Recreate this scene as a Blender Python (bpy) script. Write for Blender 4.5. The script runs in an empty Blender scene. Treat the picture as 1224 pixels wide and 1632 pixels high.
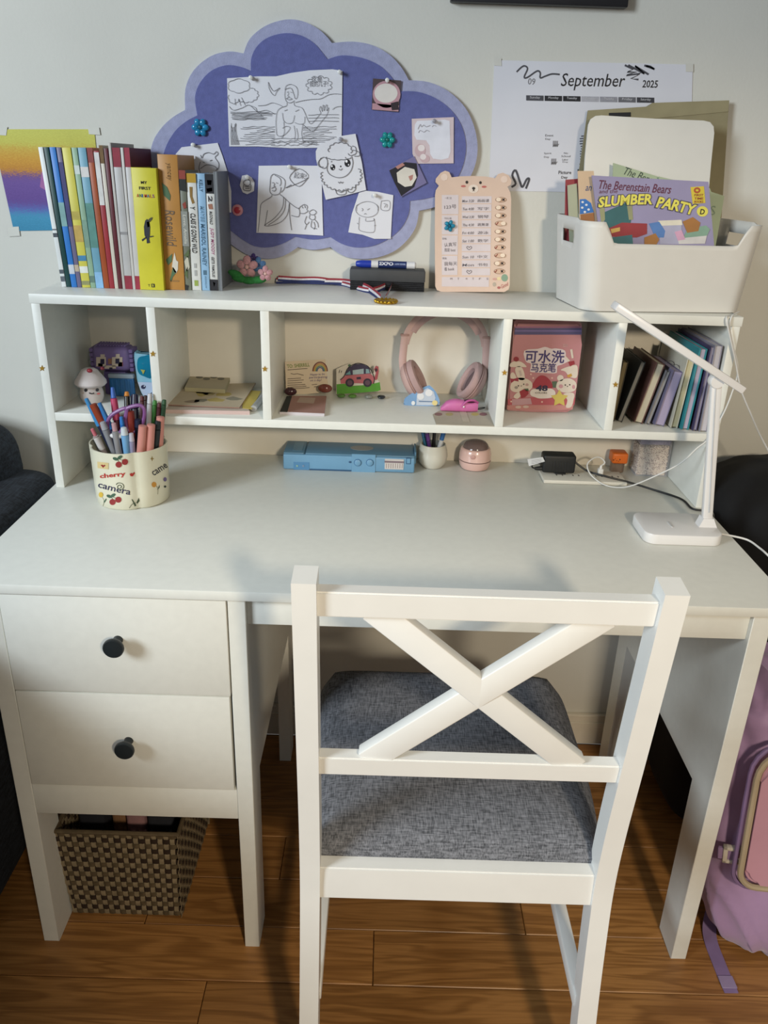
import bpy, bmesh, math, random
from mathutils import Vector, Matrix, noise
random.seed(7)
SC = bpy.context.scene
COL = SC.collection
V = Vector
PI = math.pi

# ------------------------------------------------------------------ camera
CP = V((0.0014, -1.7667, 1.3357)); YAW, PITCH, ROLL, FPX = 0.0059, 0.4066, 0.0341, 1286.24
_f = V((math.sin(YAW)*math.cos(PITCH), math.cos(YAW)*math.cos(PITCH), -math.sin(PITCH)))
_r = V((math.cos(YAW), -math.sin(YAW), 0)); _u = _r.cross(_f)
CR = math.cos(ROLL)*_r + math.sin(ROLL)*_u
CU = -math.sin(ROLL)*_r + math.cos(ROLL)*_u
CF = _f
cd = bpy.data.cameras.new('camera'); cam = bpy.data.objects.new('camera', cd); COL.objects.link(cam)
cam.matrix_world = Matrix(((CR.x, CU.x, -CF.x, CP.x), (CR.y, CU.y, -CF.y, CP.y), (CR.z, CU.z, -CF.z, CP.z), (0, 0, 0, 1)))
cd.sensor_fit = 'VERTICAL'; cd.sensor_height = 36; cd.lens = FPX/1632*36; cd.clip_start = 0.02
SC.camera = cam

# ------------------------------------------------------------------ light
wd = bpy.data.worlds.new('room_ambient'); SC.world = wd; wd.use_nodes = True
bg = wd.node_tree.nodes['Background']; bg.inputs[0].default_value = (1.0, 1.0, 0.97, 1); bg.inputs[1].default_value = 0.17
def area(name, loc, target, sx, sy, power, color):
    ld = bpy.data.lights.new(name, 'AREA'); ld.shape = 'RECTANGLE'; ld.size = sx; ld.size_y = sy; ld.energy = power; ld.color = color
    o = bpy.data.objects.new(name, ld); COL.objects.link(o); o.location = loc
    o.rotation_euler = (V(target)-V(loc)).to_track_quat('-Z', 'Y').to_euler()
    return o
area('window_daylight', (-2.6, -2.8, 2.15), (0.0, -0.3, 0.9), 1.0, 1.1, 102, (0.82, 0.92, 1.0))
ld = bpy.data.lights.new('room_lamp', 'SPOT'); ld.energy = 106; ld.color = (1.0, 0.84, 0.62); ld.shadow_soft_size = 0.09; ld.spot_size = math.radians(56); ld.spot_blend = 0.55
lo_ = bpy.data.objects.new('room_lamp', ld); COL.objects.link(lo_); lo_.location = (0.62, -2.75, 1.73)
lo_.rotation_euler = (V((0.52, -0.9, 0.66))-lo_.location).to_track_quat('-Z', 'Y').to_euler()
SC.view_settings.view_transform = 'Standard'; SC.view_settings.look = 'None'
SC.view_settings.gamma = 1; SC.view_settings.use_curve_mapping = False
SC.view_settings.exposure = 0.17

# ------------------------------------------------------------------ pixel -> world
def ray(u, v):
    return CR*((u-612)/FPX) + CU*(-(v-816)/FPX) + CF
def P(u, v, ax, val):
    d = ray(u, v); i = 'xyz'.index(ax); t = (val-CP[i])/d[i]
    return CP + d*t
def PP(u, v, pl, lift=0):
    p0, n = pl; d = ray(u, v); t = (p0-CP).dot(n)/d.dot(n)
    return CP + d*t + n*lift
def plane(y, tilt=0, z=0, x=0, yaw=0):
    """upright plane facing the room through (x,y,z); tilt>0 leans its top back towards the wall; yaw turns it"""
    n = V((0, -math.cos(tilt), math.sin(tilt)))
    n = Matrix.Rotation(yaw, 3, 'Z') @ n
    return (V((x, y, z)), n.normalized())
def flat(z): return (V((0, 0, z)), V((0, 0, 1)))
def K(crop, pts):
    x0, y0, s = crop
    return [(x0+a/s, y0+b/s) for a, b in pts]

# ------------------------------------------------------------------ materials
def lin(h):
    h = h.lstrip('#'); c = [int(h[i:i+2], 16)/255 for i in (0, 2, 4)]
    return tuple(x/12.92 if x <= .04045 else ((x+.055)/1.055)**2.4 for x in c)
MATS = {}
def mat(h, rough=.55, metal=0, var=.07, sc=30, bump=0, bsc=200, name=None, alpha=None, trans=0, ior=1.45, coat=0, sheen=0, stretch=None):
    key = (h, rough, metal, var, sc, bump, bsc, trans, coat, sheen, stretch)
    if key in MATS: return MATS[key]
    m = bpy.data.materials.new(name or 'paint_'+h.strip('#')); m.use_nodes = True
    nt = m.node_tree; N = nt.nodes; L = nt.links; b = N['Principled BSDF']
    c = lin(h)
    tc = N.new('ShaderNodeTexCoord'); src = tc.outputs['Object']
    if stretch:
        mp = N.new('ShaderNodeMapping'); mp.inputs['Scale'].default_value = stretch; L.new(src, mp.inputs[0]); src = mp.outputs[0]
    if var:
        nz = N.new('ShaderNodeTexNoise'); nz.inputs['Scale'].default_value = sc; nz.inputs['Detail'].default_value = 3; L.new(src, nz.inputs['Vector'])
        rp = N.new('ShaderNodeValToRGB'); rp.color_ramp.elements[0].position = .3; rp.color_ramp.elements[1].position = .7
        rp.color_ramp.elements[0].color = (*[max(0, x*(1-var)) for x in c], 1); rp.color_ramp.elements[1].color = (*[min(1, x*(1+var)) for x in c], 1)
        L.new(nz.outputs[0], rp.inputs[0]); L.new(rp.outputs[0], b.inputs['Base Color'])
    else: b.inputs['Base Color'].default_value = (*c, 1)
    b.inputs['Roughness'].default_value = rough; b.inputs['Metallic'].default_value = metal
    b.inputs['IOR'].default_value = ior; b.inputs['Transmission Weight'].default_value = trans; b.inputs['Coat Weight'].default_value = coat
    if sheen: b.inputs['Sheen Weight'].default_value = sheen
    if bump:
        n2 = N.new('ShaderNodeTexNoise'); n2.inputs['Scale'].default_value = bsc; n2.inputs['Detail'].default_value = 2; L.new(src, n2.inputs['Vector'])
        bp = N.new('ShaderNodeBump'); bp.inputs['Strength'].default_value = bump; bp.inputs['Distance'].default_value = .002
        L.new(n2.outputs[0], bp.inputs['Height']); L.new(bp.outputs[0], b.inputs['Normal'])
    MATS[key] = m
    return m
def ramp_mat(name, axis, stops, nsc=40, amt=.02, rough=.8, streak=None):
    """flat print: colour bands along an object axis, edges roughened by noise"""
    m = bpy.data.materials.new(name); m.use_nodes = True; nt = m.node_tree; N = nt.nodes; L = nt.links; b = N['Principled BSDF']
    tc = N.new('ShaderNodeTexCoord'); sp = N.new('ShaderNodeSeparateXYZ'); L.new(tc.outputs['Object'], sp.inputs[0])
    nz = N.new('ShaderNodeTexNoise'); nz.inputs['Scale'].default_value = nsc; nz.inputs['Detail'].default_value = 4
    if streak:
        mp = N.new('ShaderNodeMapping'); mp.inputs['Scale'].default_value = streak; L.new(tc.outputs['Object'], mp.inputs[0]); L.new(mp.outputs[0], nz.inputs['Vector'])
    else: L.new(tc.outputs['Object'], nz.inputs['Vector'])
    s1 = N.new('ShaderNodeMath'); s1.operation = 'SUBTRACT'; s1.inputs[1].default_value = .5; L.new(nz.outputs[0], s1.inputs[0])
    s2 = N.new('ShaderNodeMath'); s2.operation = 'MULTIPLY_ADD'; s2.inputs[1].default_value = amt; L.new(s1.outputs[0], s2.inputs[0]); L.new(sp.outputs['XYZ'.index(axis)], s2.inputs[2])
    lo, hi = stops[0][0], stops[-1][0]
    mr = N.new('ShaderNodeMapRange'); mr.inputs[1].default_value = lo; mr.inputs[2].default_value = hi; L.new(s2.outputs[0], mr.inputs[0])
    rp = N.new('ShaderNodeValToRGB'); els = rp.color_ramp.elements
    while len(els) < len(stops): els.new(.5)
    for e, (p, h) in zip(els, stops): e.position = (p-lo)/(hi-lo); e.color = (*lin(h), 1)
    L.new(mr.outputs[0], rp.inputs[0])
    mx = N.new('ShaderNodeMixRGB'); mx.blend_type = 'MULTIPLY'; mx.inputs[0].default_value = .35
    L.new(rp.outputs[0], mx.inputs[1]); L.new(nz.outputs[0], mx.inputs[2]); 
    L.new(mx.outputs[0], b.inputs['Base Color']); b.inputs['Roughness'].default_value = rough
    return m
def wood_mat():
    m = bpy.data.materials.new('oak_plank'); m.use_nodes = True; nt = m.node_tree; N = nt.nodes; L = nt.links; b = N['Principled BSDF']
    tc = N.new('ShaderNodeTexCoord'); oi = N.new('ShaderNodeObjectInfo')
    ad = N.new('ShaderNodeVectorMath'); ad.operation = 'ADD'; L.new(tc.outputs['Object'], ad.inputs[0])
    cb = N.new('ShaderNodeVectorMath'); cb.operation = 'SCALE'; cb.inputs[0].default_value = (7, 13, 5); L.new(oi.outputs['Random'], cb.inputs['Scale']); L.new(cb.outputs[0], ad.inputs[1])
    mp = N.new('ShaderNodeMapping'); mp.inputs['Scale'].default_value = (1.3, 13, 13); L.new(ad.outputs[0], mp.inputs[0])
    nz = N.new('ShaderNodeTexNoise'); nz.inputs['Scale'].default_value = 1.6; nz.inputs['Detail'].default_value = 2; nz.inputs['Distortion'].default_value = .8; L.new(mp.outputs[0], nz.inputs['Vector'])
    ml = N.new('ShaderNodeMath'); ml.operation = 'MULTIPLY'; ml.inputs[1].default_value = 42; L.new(nz.outputs[0], ml.inputs[0])
    sn = N.new('ShaderNodeMath'); sn.operation = 'SINE'; L.new(ml.outputs[0], sn.inputs[0])
    mp2 = N.new('ShaderNodeMapping'); mp2.inputs['Scale'].default_value = (12, 320, 40); L.new(ad.outputs[0], mp2.inputs[0])
    n2 = N.new('ShaderNodeTexNoise'); n2.inputs['Scale'].default_value = 1; n2.inputs['Detail'].default_value = 4; L.new(mp2.outputs[0], n2.inputs['Vector'])
    r1 = N.new('ShaderNodeValToRGB'); r1.color_ramp.elements[0].color = (*lin('#8f6232'), 1); r1.color_ramp.elements[1].color = (*lin('#a97842'), 1)
    r1.color_ramp.elements[0].position = .0; r1.color_ramp.elements[1].position = .8
    mr = N.new('ShaderNodeMapRange'); mr.inputs[1].default_value = -1; mr.inputs[2].default_value = 1; L.new(sn.outputs[0], mr.inputs[0]); L.new(mr.outputs[0], r1.inputs[0])
    mx = N.new('ShaderNodeMixRGB'); mx.blend_type = 'MULTIPLY'; mx.inputs[0].default_value = .3; L.new(r1.outputs[0], mx.inputs[1])
    r2 = N.new('ShaderNodeValToRGB'); r2.color_ramp.elements[0].position = .35; r2.color_ramp.elements[0].color = (.35, .3, .26, 1); r2.color_ramp.elements[1].position = .6
    L.new(n2.outputs[0], r2.inputs[0]); L.new(r2.outputs[0], mx.inputs[2])
    hs = N.new('ShaderNodeHueSaturation'); vr = N.new('ShaderNodeMapRange'); vr.inputs[3].default_value = .8; vr.inputs[4].default_value = 1.12
    L.new(oi.outputs['Random'], vr.inputs[0]); L.new(vr.outputs[0], hs.inputs['Value']); L.new(mx.outputs[0], hs.inputs['Color']); L.new(hs.outputs[0], b.inputs['Base Color'])
    b.inputs['Roughness'].default_value = .42
    return m
def weave_mat(name, a, c, sc, rough=.95):
    """woven cloth: crossed thread noise"""
    m = bpy.data.materials.new(name); m.use_nodes = True; nt = m.node_tree; N = nt.nodes; L = nt.links; b = N['Principled BSDF']
    tc = N.new('ShaderNodeTexCoord'); outs = []
    for s in ((sc*.12, sc, sc*.5), (sc, sc*.12, sc*.5)):
        mp = N.new('ShaderNodeMapping'); mp.inputs['Scale'].default_value = s; L.new(tc.outputs['Object'], mp.inputs[0])
        nz = N.new('ShaderNodeTexNoise'); nz.inputs['Scale'].default_value = 1; nz.inputs['Detail'].default_value = 2; L.new(mp.outputs[0], nz.inputs['Vector']); outs.append(nz.outputs[0])
    ad = N.new('ShaderNodeMath'); ad.operation = 'ADD'; L.new(outs[0], ad.inputs[0]); L.new(outs[1], ad.inputs[1])
    rp = N.new('ShaderNodeValToRGB'); rp.color_ramp.elements[0].position = .36; rp.color_ramp.elements[1].position = .64
    hf = N.new('ShaderNodeMath'); hf.operation = 'MULTIPLY'; hf.inputs[1].default_value = .5; L.new(ad.outputs[0], hf.inputs[0])
    rp.color_ramp.elements[0].color = (*lin(a), 1); rp.color_ramp.elements[1].color = (*lin(c), 1); L.new(hf.outputs[0], rp.inputs[0]); L.new(rp.outputs[0], b.inputs['Base Color'])
    bp = N.new('ShaderNodeBump'); bp.inputs['Strength'].default_value = .5; bp.inputs['Distance'].default_value = .001; L.new(hf.outputs[0], bp.inputs['Height']); L.new(bp.outputs[0], b.inputs['Normal'])
    b.inputs['Roughness'].default_value = rough
    return m

WHITE = mat('#dedfd8', .38, var=.02, sc=60, bump=.06, bsc=900, name='white_laminate')
CHAIRW = mat('#e4e4e0', .32, var=.015, sc=25, name='white_lacquer')
WALLM = mat('#cfcec6', .9, var=.025, sc=6, bump=.12, bsc=160, name='wall_paint')
WOOD = wood_mat()
BLACK = mat('#17181a', .35, var=.1)
PAPER = mat('#dcdce2', .85, var=.03, sc=15, name='paper')
INK = mat('#75757b', .8, var=.15, sc=60, name='pencil_ink')
DARK = mat('#1d1d20', .7, var=.1, name='black_ink')

# ------------------------------------------------------------------ mesh helpers
def merge(bm, t, M=None, mi=0):
    vs = [bm.verts.new(M @ v.co if M else v.co) for v in t.verts]; fs = []
    for v, i in zip(t.verts, range(len(vs))): v.index = i
    for f in t.faces:
        try: nf = bm.faces.new([vs[v.index] for v in f.verts]); nf.material_index = mi; fs.append(nf)
        except ValueError: pass
    t.free(); return fs
def box(bm, lo, hi, r=0, seg=2, M=None, mi=0):
    t = bmesh.new(); bmesh.ops.create_cube(t, size=1)
    lo = V(lo); hi = V(hi)
    for v in t.verts: v.co = V([(lo[i]+hi[i])/2 + v.co[i]*(hi[i]-lo[i]) for i in range(3)])
    if r: bmesh.ops.bevel(t, geom=t.edges[:], offset=r, segments=seg, profile=.5, affect='EDGES', clamp_overlap=True)
    return merge(bm, t, M, mi)
def rslab(bm, lo, hi, rc, axis='z', re=0, seg=6, M=None, mi=0):
    """box whose four edges along `axis` are rounded by rc, rims eased by re"""
    t = bmesh.new(); bmesh.ops.create_cube(t, size=1); lo = V(lo); hi = V(hi)
    for v in t.verts: v.co = V([(lo[i]+hi[i])/2 + v.co[i]*(hi[i]-lo[i]) for i in range(3)])
    k = 'xyz'.index(axis)
    es = [e for e in t.edges if abs((e.verts[0].co-e.verts[1].co)[k]) > 1e-7]
    bmesh.ops.bevel(t, geom=es, offset=rc, segments=seg, profile=.5, affect='EDGES', clamp_overlap=True)
    if re:
        c = (lo+hi)/2
        es = [e for e in t.edges if abs(e.verts[0].co[k]-e.verts[1].co[k]) < 1e-7]
        bmesh.ops.bevel(t, geom=es, offset=re, segments=2, profile=.5, affect='EDGES', clamp_overlap=True)
    return merge(bm, t, M, mi)
def prism(bm, pts, d, mi=0, M=None):
    """closed polygon of 3D points extruded by vector d"""
    d = V(d); pts = [V(p) for p in pts]
    if M: pts = [M @ p for p in pts]; d = M.to_3x3() @ d
    a = [bm.verts.new(p) for p in pts]; b = [bm.verts.new(p+d) for p in pts]; n = len(a); fs = []
    fs.append(bm.faces.new(a)); fs.append(bm.faces.new(b[::-1]))
    for i in range(n): fs.append(bm.faces.new((a[i], b[i], b[(i+1) % n], a[(i+1) % n])))
    for f in fs: f.material_index = mi
    return fs
def smoothpath(pts, k=6, closed=False):
    pts = [V(p) for p in pts]; n = len(pts); out = []
    rng = range(n if closed else n-1)
    for i in rng:
        if closed: p0, p1, p2, p3 = pts[i-1], pts[i], pts[(i+1) % n], pts[(i+2) % n]
        else: p0, p1, p2, p3 = pts[max(i-1, 0)], pts[i], pts[i+1], pts[min(i+2, n-1)]
        for j in range(k):
            t = j/k; out.append(.5*((2*p1)+(p2-p0)*t+(2*p0-5*p1+4*p2-p3)*t*t+(3*p1-p0-3*p2+p3)*t**3))
    if not closed: out.append(pts[-1])
    return out
def tube(bm, pts, r, n=8, closed=False, mi=0, sq=None):
    """sq=(a,b): elliptical section scale"""
    pts = [V(p) for p in pts]; m = len(pts); rs = r if isinstance(r, (list, tuple)) else [r]*m
    tan = []
    for i in range(m):
        a = pts[i-1] if (i or closed) else pts[0]; b = pts[(i+1) % m] if (i < m-1 or closed) else pts[-1]
        tan.append((b-a).normalized() if (b-a).length > 1e-9 else V((0, 0, 1)))
    ref = V((0, 0, 1)) if abs(tan[0].z) < .9 else V((1, 0, 0)); nx = tan[0].cross(ref).normalized(); rings = []
    for i in range(m):
        nx = (nx - tan[i]*nx.dot(tan[i])).normalized(); ny = tan[i].cross(nx); s = sq or (1, 1)
        rings.append([bm.verts.new(pts[i]+(nx*math.cos(2*PI*j/n)*s[0]+ny*math.sin(2*PI*j/n)*s[1])*rs[i]) for j in range(n)])
    fs = []
    for i in range(m if closed else m-1):
        A, B = rings[i], rings[(i+1) % m]
        for j in range(n): fs.append(bm.faces.new((A[j], A[(j+1) % n], B[(j+1) % n], B[j])))
    if not closed:
        fs.append(bm.faces.new(rings[0][::-1])); fs.append(bm.faces.new(rings[-1]))
    for f in fs: f.material_index = mi
    return fs
def lathe(bm, prof, n=24, M=None, mi=0, cap=True):
    rings = []; fs = []
    for r, z in prof:
        rings.append([bm.verts.new((M @ V((r*math.cos(2*PI*j/n), r*math.sin(2*PI*j/n), z))) if M else V((r*math.cos(2*PI*j/n), r*math.sin(2*PI*j/n), z))) for j in range(n)])
    for A, B in zip(rings, rings[1:]):
        for j in range(n): fs.append(bm.faces.new((A[j], A[(j+1) % n], B[(j+1) % n], B[j])))
    if cap: fs.append(bm.faces.new(rings[0][::-1])); fs.append(bm.faces.new(rings[-1]))
    for f in fs: f.material_index = mi
    return fs
def ell(bm, c, r, M=None, n=16, m=10, mi=0, e=1.0):
    """ellipsoid (e<1 squarer superellipsoid) centred at c"""
    def sp(x): return math.copysign(abs(x)**e, x)
    c = V(c); rows = []; fs = []
    for i in range(m+1):
        a = -PI/2+PI*i/m; row = []
        for j in range(n):
            b = 2*PI*j/n; p = V((r[0]*sp(math.cos(a))*sp(math.cos(b)), r[1]*sp(math.cos(a))*sp(math.sin(b)), r[2]*sp(math.sin(a))))
            if M: p = M @ p
            row.append(bm.verts.new(c+p))
            if i in (0, m): break
        rows.append(row)
    for i in range(m):
        A, B = rows[i], rows[i+1]
        for j in range(n):
            if len(A) == 1: fs.append(bm.faces.new((A[0], B[(j+1) % n], B[j])))
            elif len(B) == 1: fs.append(bm.faces.new((A[j], A[(j+1) % n], B[0])))
            else: fs.append(bm.faces.new((A[j], A[(j+1) % n], B[(j+1) % n], B[j])))
    for f in fs: f.material_index = mi
    return fs
def stroke(bm, pts, w, n, closed=False, mi=0):
    """flat pen line of width w lying in the plane of normal n"""
    pts = [V(p) for p in pts]
    if closed: pts = pts+[pts[0]]
    L = []; R = []
    for i, p in enumerate(pts):
        a = pts[max(i-1, 0)]; b = pts[min(i+1, len(pts)-1)]
        if closed and i in (0, len(pts)-1): a, b = pts[-2], pts[1]
        t = b-a
        if t.length < 1e-9: t = V((1, 0, 0))
        s = n.cross(t.normalized()).normalized()*(w/2)
        L.append(bm.verts.new(p+s)); R.append(bm.verts.new(p-s))
    for i in range(len(pts)-1):
        f = bm.faces.new((L[i], R[i], R[i+1], L[i+1])); f.material_index = mi
_tc = {}
def textmesh(s, bold=0):
    k = (s, bold)
    if k in _tc: return _tc[k]
    cu = bpy.data.curves.new('lettering', 'FONT'); cu.body = s; cu.resolution_u = 2; cu.offset = bold
    ob = bpy.data.objects.new('lettering', cu); me = bpy.data.meshes.new_from_object(ob)
    vs = [(v.co.x, v.co.y) for v in me.vertices]; fs = [tuple(p.vertices) for p in me.polygons]
    bpy.data.objects.remove(ob); bpy.data.curves.remove(cu); bpy.data.meshes.remove(me)
    if not vs: vs = [(0, 0), (1, 1)]
    x0 = min(v[0] for v in vs); x1 = max(v[0] for v in vs); y0 = min(v[1] for v in vs); y1 = max(v[1] for v in vs)
    _tc[k] = ([((x-x0)/(x1-x0), (y-y0)/(y1-y0)) for x, y in vs], fs, (x1-x0)/(y1-y0)); return _tc[k]
def letters(bm, s, pl, a, b, hpx, lift=.0006, bold=0, slant=0, mi=0, arc=0):
    """text s from pixel a to pixel b (middle line), height in px, on plane pl"""
    A = PP(*a, pl, lift); B = PP(*b, pl, lift); d = B-A; L = d.length; px = math.hypot(b[0]-a[0], b[1]-a[1]); h = hpx*L/px
    r = d/L; n = pl[1]; up = n.cross(r).normalized()
    vs, fs, asp = textmesh(s, bold)
    bv = [bm.verts.new(A+r*(x*L+slant*(y-.5)*h)+up*((y-.5)*h+arc*L*(x*(1-x)))) for x, y in vs]
    for f in fs:
        try: q = bm.faces.new([bv[i] for i in f]); q.material_index = mi
        except ValueError: pass

ORG = {}
def finish(name, bm, m, parent, loc, smooth, ang, kind=None, label=None, cat=None, group=None):
    org = ORG[parent] if parent is not None else V(loc if loc is not None else (0, 0, 0))
    bmesh.ops.recalc_face_normals(bm, faces=bm.faces[:])
    for v in bm.verts: v.co -= org
    me = bpy.data.meshes.new(name); bm.to_mesh(me); bm.free()
    for x in (m if isinstance(m, (list, tuple)) else [m]): me.materials.append(x)
    if smooth:
        me.shade_smooth()
        me.set_sharp_from_angle(angle=math.radians(ang))
    o = bpy.data.objects.new(name, me); COL.objects.link(o); ORG[o] = org
    if parent is not None: o.parent = parent
    else: o.location = org
    if kind: o['kind'] = kind
    if label: o['label'] = label
    if cat: o['category'] = cat
    if group: o['group'] = group
    return o
def part(name, bm, m, parent, smooth=True, ang=38, label=None, kind=None):
    return finish(name, bm, m, parent, None, smooth, ang, kind, label)
def single(name, bm, m, label, cat, loc=None, group=None, smooth=True, ang=38, kind=None):
    if loc is None:
        n = len(bm.verts); c = sum((v.co for v in bm.verts), V())/n; loc = (c.x, c.y, min(v.co.z for v in bm.verts))
    return finish(name, bm, m, None, loc, smooth, ang, kind, label, cat, group)
def struct(name, bm, m, parent=None, smooth=False):
    return finish(name, bm, m, parent, (0, 0, 0), smooth, 40, 'structure')
def thing(name, label, cat, loc, group=None):
    o = bpy.data.objects.new(name, None); COL.objects.link(o); o.location = loc; ORG[o] = V(loc); o.empty_display_size = .05
    o['label'] = label; o['category'] = cat
    if group: o['group'] = group
    return o
def B(): return bmesh.new()
def sheet(bm, pts, pl, th=.0008, lift=0, mi=0):
    """flat card: pixel outline on plane pl (front face lifted), thickness th behind"""
    q = [PP(u, v, pl, lift) for u, v in pts]
    return prism(bm, q, -pl[1]*th, mi)
def disc_px(c, rx, ry=None, n=20, rot=0):
    ry = rx if ry is None else ry; o = []
    for i in range(n):
        a = 2*PI*i/n; x, y = rx*math.cos(a), ry*math.sin(a); o.append((c[0]+x*math.cos(rot)-y*math.sin(rot), c[1]+x*math.sin(rot)+y*math.cos(rot)))
    return o
def smooth2(pts, k=4, closed=False):
    return [(p.x, p.y) for p in smoothpath([(a, b, 0) for a, b in pts], k, closed)]
def ink(bm, pts, pl, wpx=1.2, lift=.0005, closed=False, sm=True, mi=0):
    if sm and len(pts) > 2: pts = smooth2(pts, 4, closed)
    q = [PP(u, v, pl, lift) for u, v in pts]; c = q[0]; w = wpx*(c-CP).length/FPX
    stroke(bm, q, w, pl[1], closed, mi)

# ------------------------------------------------------------------ setting
WY = -.095
bm = B(); box(bm, (-3.2, WY, 0), (3.2, WY+.12, 2.7)); struct('wall_back', bm, WALLM)
bm = B(); box(bm, (-3.2, WY-.013, 0), (3.2, WY, .085), .003); box(bm, (-3.2, WY-.017, .0), (3.2, WY-.013, .065), .0015); struct('baseboard_back', bm, mat('#d8d2c4', .5, var=.03, name='baseboard_paint'))
bm = B(); box(bm, (-3.2, -4.2, -.1), (3.2, WY, -.014)); floor = struct('floor', bm, mat('#3a2715', .9, name='subfloor'))
joints = {0: (.0157,), 1: (.305, -.42), -1: (-.278,), 2: (-.178, .74), 3: (.45,), 4: (-.35,), 5: (.1,), -2: (.36,), -3: (-.1,), -4: (.6,)}
for row in range(-20, 6):
    y0 = -.785+.112*row; y1 = min(y0+.112, WY)
    xs = [-3.2]+sorted([j for j in joints.get(row, (random.uniform(-.6, .6),))]+[-1.35+.3*math.sin(row*3.1), 1.4+.35*math.sin(row*1.7), -2.3+.3*math.sin(row*5), 2.4+.3*math.cos(row*2)])+[3.2]
    if y1-y0 < .02: continue
    for a, b in zip(xs, xs[1:]):
        bm = B(); h = random.uniform(-.0004, .0004); box(bm, (a+.0006, y0+.0006, -.014), (b-.0006, y1-.0006, h), .0012, 1)
        o = finish('plank', bm, WOOD, floor, None, True, 30)
# ------------------------------------------------------------------ desk
DZ = .75
desk = thing('writing_desk', 'white wooden writing desk with two drawers on the left', 'desk', (0, -.42, 0))
bm = B(); box(bm, (-.626, -.722, .734), (.626, -.112, DZ), .0015); part('desktop', bm, WHITE, desk)
def legpanel(x0, x1):
    pr = [(-.716, 0), (-.648, 0), (-.644, .36), (-.215, .36), (-.21, 0), (-.155, 0), (-.155, .733), (-.716, .733)]
    bm = B(); prism(bm, [(x0, y, z) for y, z in pr], (x1-x0, 0, 0))
    bmesh.ops.bevel(bm, geom=bm.edges[:], offset=.001, segments=1, affect='EDGES')
    part('side_panel', bm, WHITE, desk)
legpanel(-.5925, -.564); legpanel(-.2217, -.1948); legpanel(.5665, .595)
bm = B(); box(bm, (-.1948, -.706, .686), (.5665, -.69, .734), .001); part('apron', bm, WHITE, desk)
bm = B(); box(bm, (-.5638, -.7155, .307), (-.2219, -.699, .3695), .001); part('bottom_rail', bm, WHITE, desk)
bm = B(); box(bm, (-.5638, -.69, .307), (-.2219, -.16, .32)); part('bottom_board', bm, WHITE, desk)
for z0, z1, k in ((.5605, .7315, (179.6, 1035)), (.3718, .5578, (197.3, 1198))):
    bm = B(); x1 = -.2235 if z0 > .5 else -.2255
    box(bm, (-.562, -.7185, z0), (x1, -.702, z1), .0012)
    box(bm, (-.545, -.702, z0+.012), (-.24, -.25, z1-.03))
    dr = part('drawer', bm, WHITE, desk)
    c = P(k[0], k[1], 'y', -.745); bm = B()
    M = Matrix.Translation((c.x, -.7185, c.z)) @ Matrix.Rotation(PI/2, 4, 'X')
    lathe(bm, [(.0075, 0), (.0065, .004), (.0055, .010), (.007, .016), (.0145, .019), (.0158, .0215), (.0158, .0255), (.0145, .0275), (.004, .0285)], 28, M)
    part('knob', bm, mat('#1f2528', .38, var=.1, name='black_knob'), dr, label='round black drawer knob')

# ------------------------------------------------------------------ hutch
HZ = 1.111; SZ = .898; HF = -.3375; HB = -.107; XL, XR, T = -.617, .622, .0155
hutch = thing('desk_hutch', 'white shelf unit with five compartments standing on the desk', 'shelf unit', (0, -.22, DZ))
bm = B(); box(bm, (XL-.002, HF-.001, HZ-.0165), (XR+.002, HB, HZ), .001); part('top_board', bm, WHITE, hutch)
for x in (XL, XR-T):
    bm = B(); box(bm, (x, HF, DZ), (x+T, HB, HZ-.0165), .0008); part('side_panel', bm, WHITE, hutch)
bm = B(); box(bm, (XL+T, HF, SZ-.0155), (XR-T, HB-.005, SZ), .0008); part('shelf_board', bm, WHITE, hutch)
for x in (-.4179, -.2184, .2079, .4093):
    bm = B(); box(bm, (x, HF+.0005, SZ), (x+T, HB-.005, HZ-.0165), .0008); part('divider', bm, WHITE, hutch)
bm = B(); box(bm, (XL+T, HB-.005, DZ), (XR-T, HB, HZ-.0165)); part('back_panel', bm, mat('#dbd6ca', .5, var=.02, name='back_panel_white'), hutch)
GOLD = mat('#b58d35', .4, .5, var=.1, name='gold_foil')
for u, v in ((67, 587), (243.5, 564), (422, 588), (804, 594), (981, 613)):
    pl = plane(HF-.0004); pts = [(u+(5 if i % 2 == 0 else 2.2)*math.sin(i*PI/5), v-(5 if i % 2 == 0 else 2.2)*math.cos(i*PI/5)) for i in range(10)]
    bm = B(); sheet(bm, pts, pl, .0006, .0005); part('star_sticker', bm, GOLD, hutch, label='gold star sticker')

# ------------------------------------------------------------------ chair
chair = thing('dining_chair', 'white wooden chair with crossed back and grey seat at the desk', 'chair', (.125, -.75, 0))
prof = [(-1.012, 0), (-.972, .2), (-.95, .36), (-.945, .44), (-.95, .53), (-.965, .66), (-.994, .915)]
def py(z):
    for (y0, z0), (y1, z1) in zip(prof, prof[1:]):
        if z <= z1: return y0+(y1-y0)*(z-z0)/(z1-z0)
    return prof[-1][0]
sp = smoothpath([(0, y, z) for y, z in prof], 5)
for x0, x1 in ((-.0925, -.065), (.315, .3425)):
    bm = B(); rings = []
    for i, p in enumerate(sp):
        d = .036 if p.z > .1 else .034
        rings.append([bm.verts.new(q) for q in ((x0, p.y, p.z), (x1, p.y, p.z), (x1, p.y+d, p.z+.004), (x0, p.y+d, p.z+.004))])
    for A, C in zip(rings, rings[1:]):
        for j in range(4): bm.faces.new((A[j], A[(j+1) % 4], C[(j+1) % 4], C[j]))
    bm.faces.new(rings[0][::-1]); bm.faces.new(rings[-1])
    es = [e for e in bm.edges if len(e.link_faces) == 2 and e.calc_face_angle() > .6]
    bmesh.ops.bevel(bm, geom=es, offset=.0028, segments=2, affect='EDGES'); part('back_leg', bm, CHAIRW, chair, ang=45)
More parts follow.
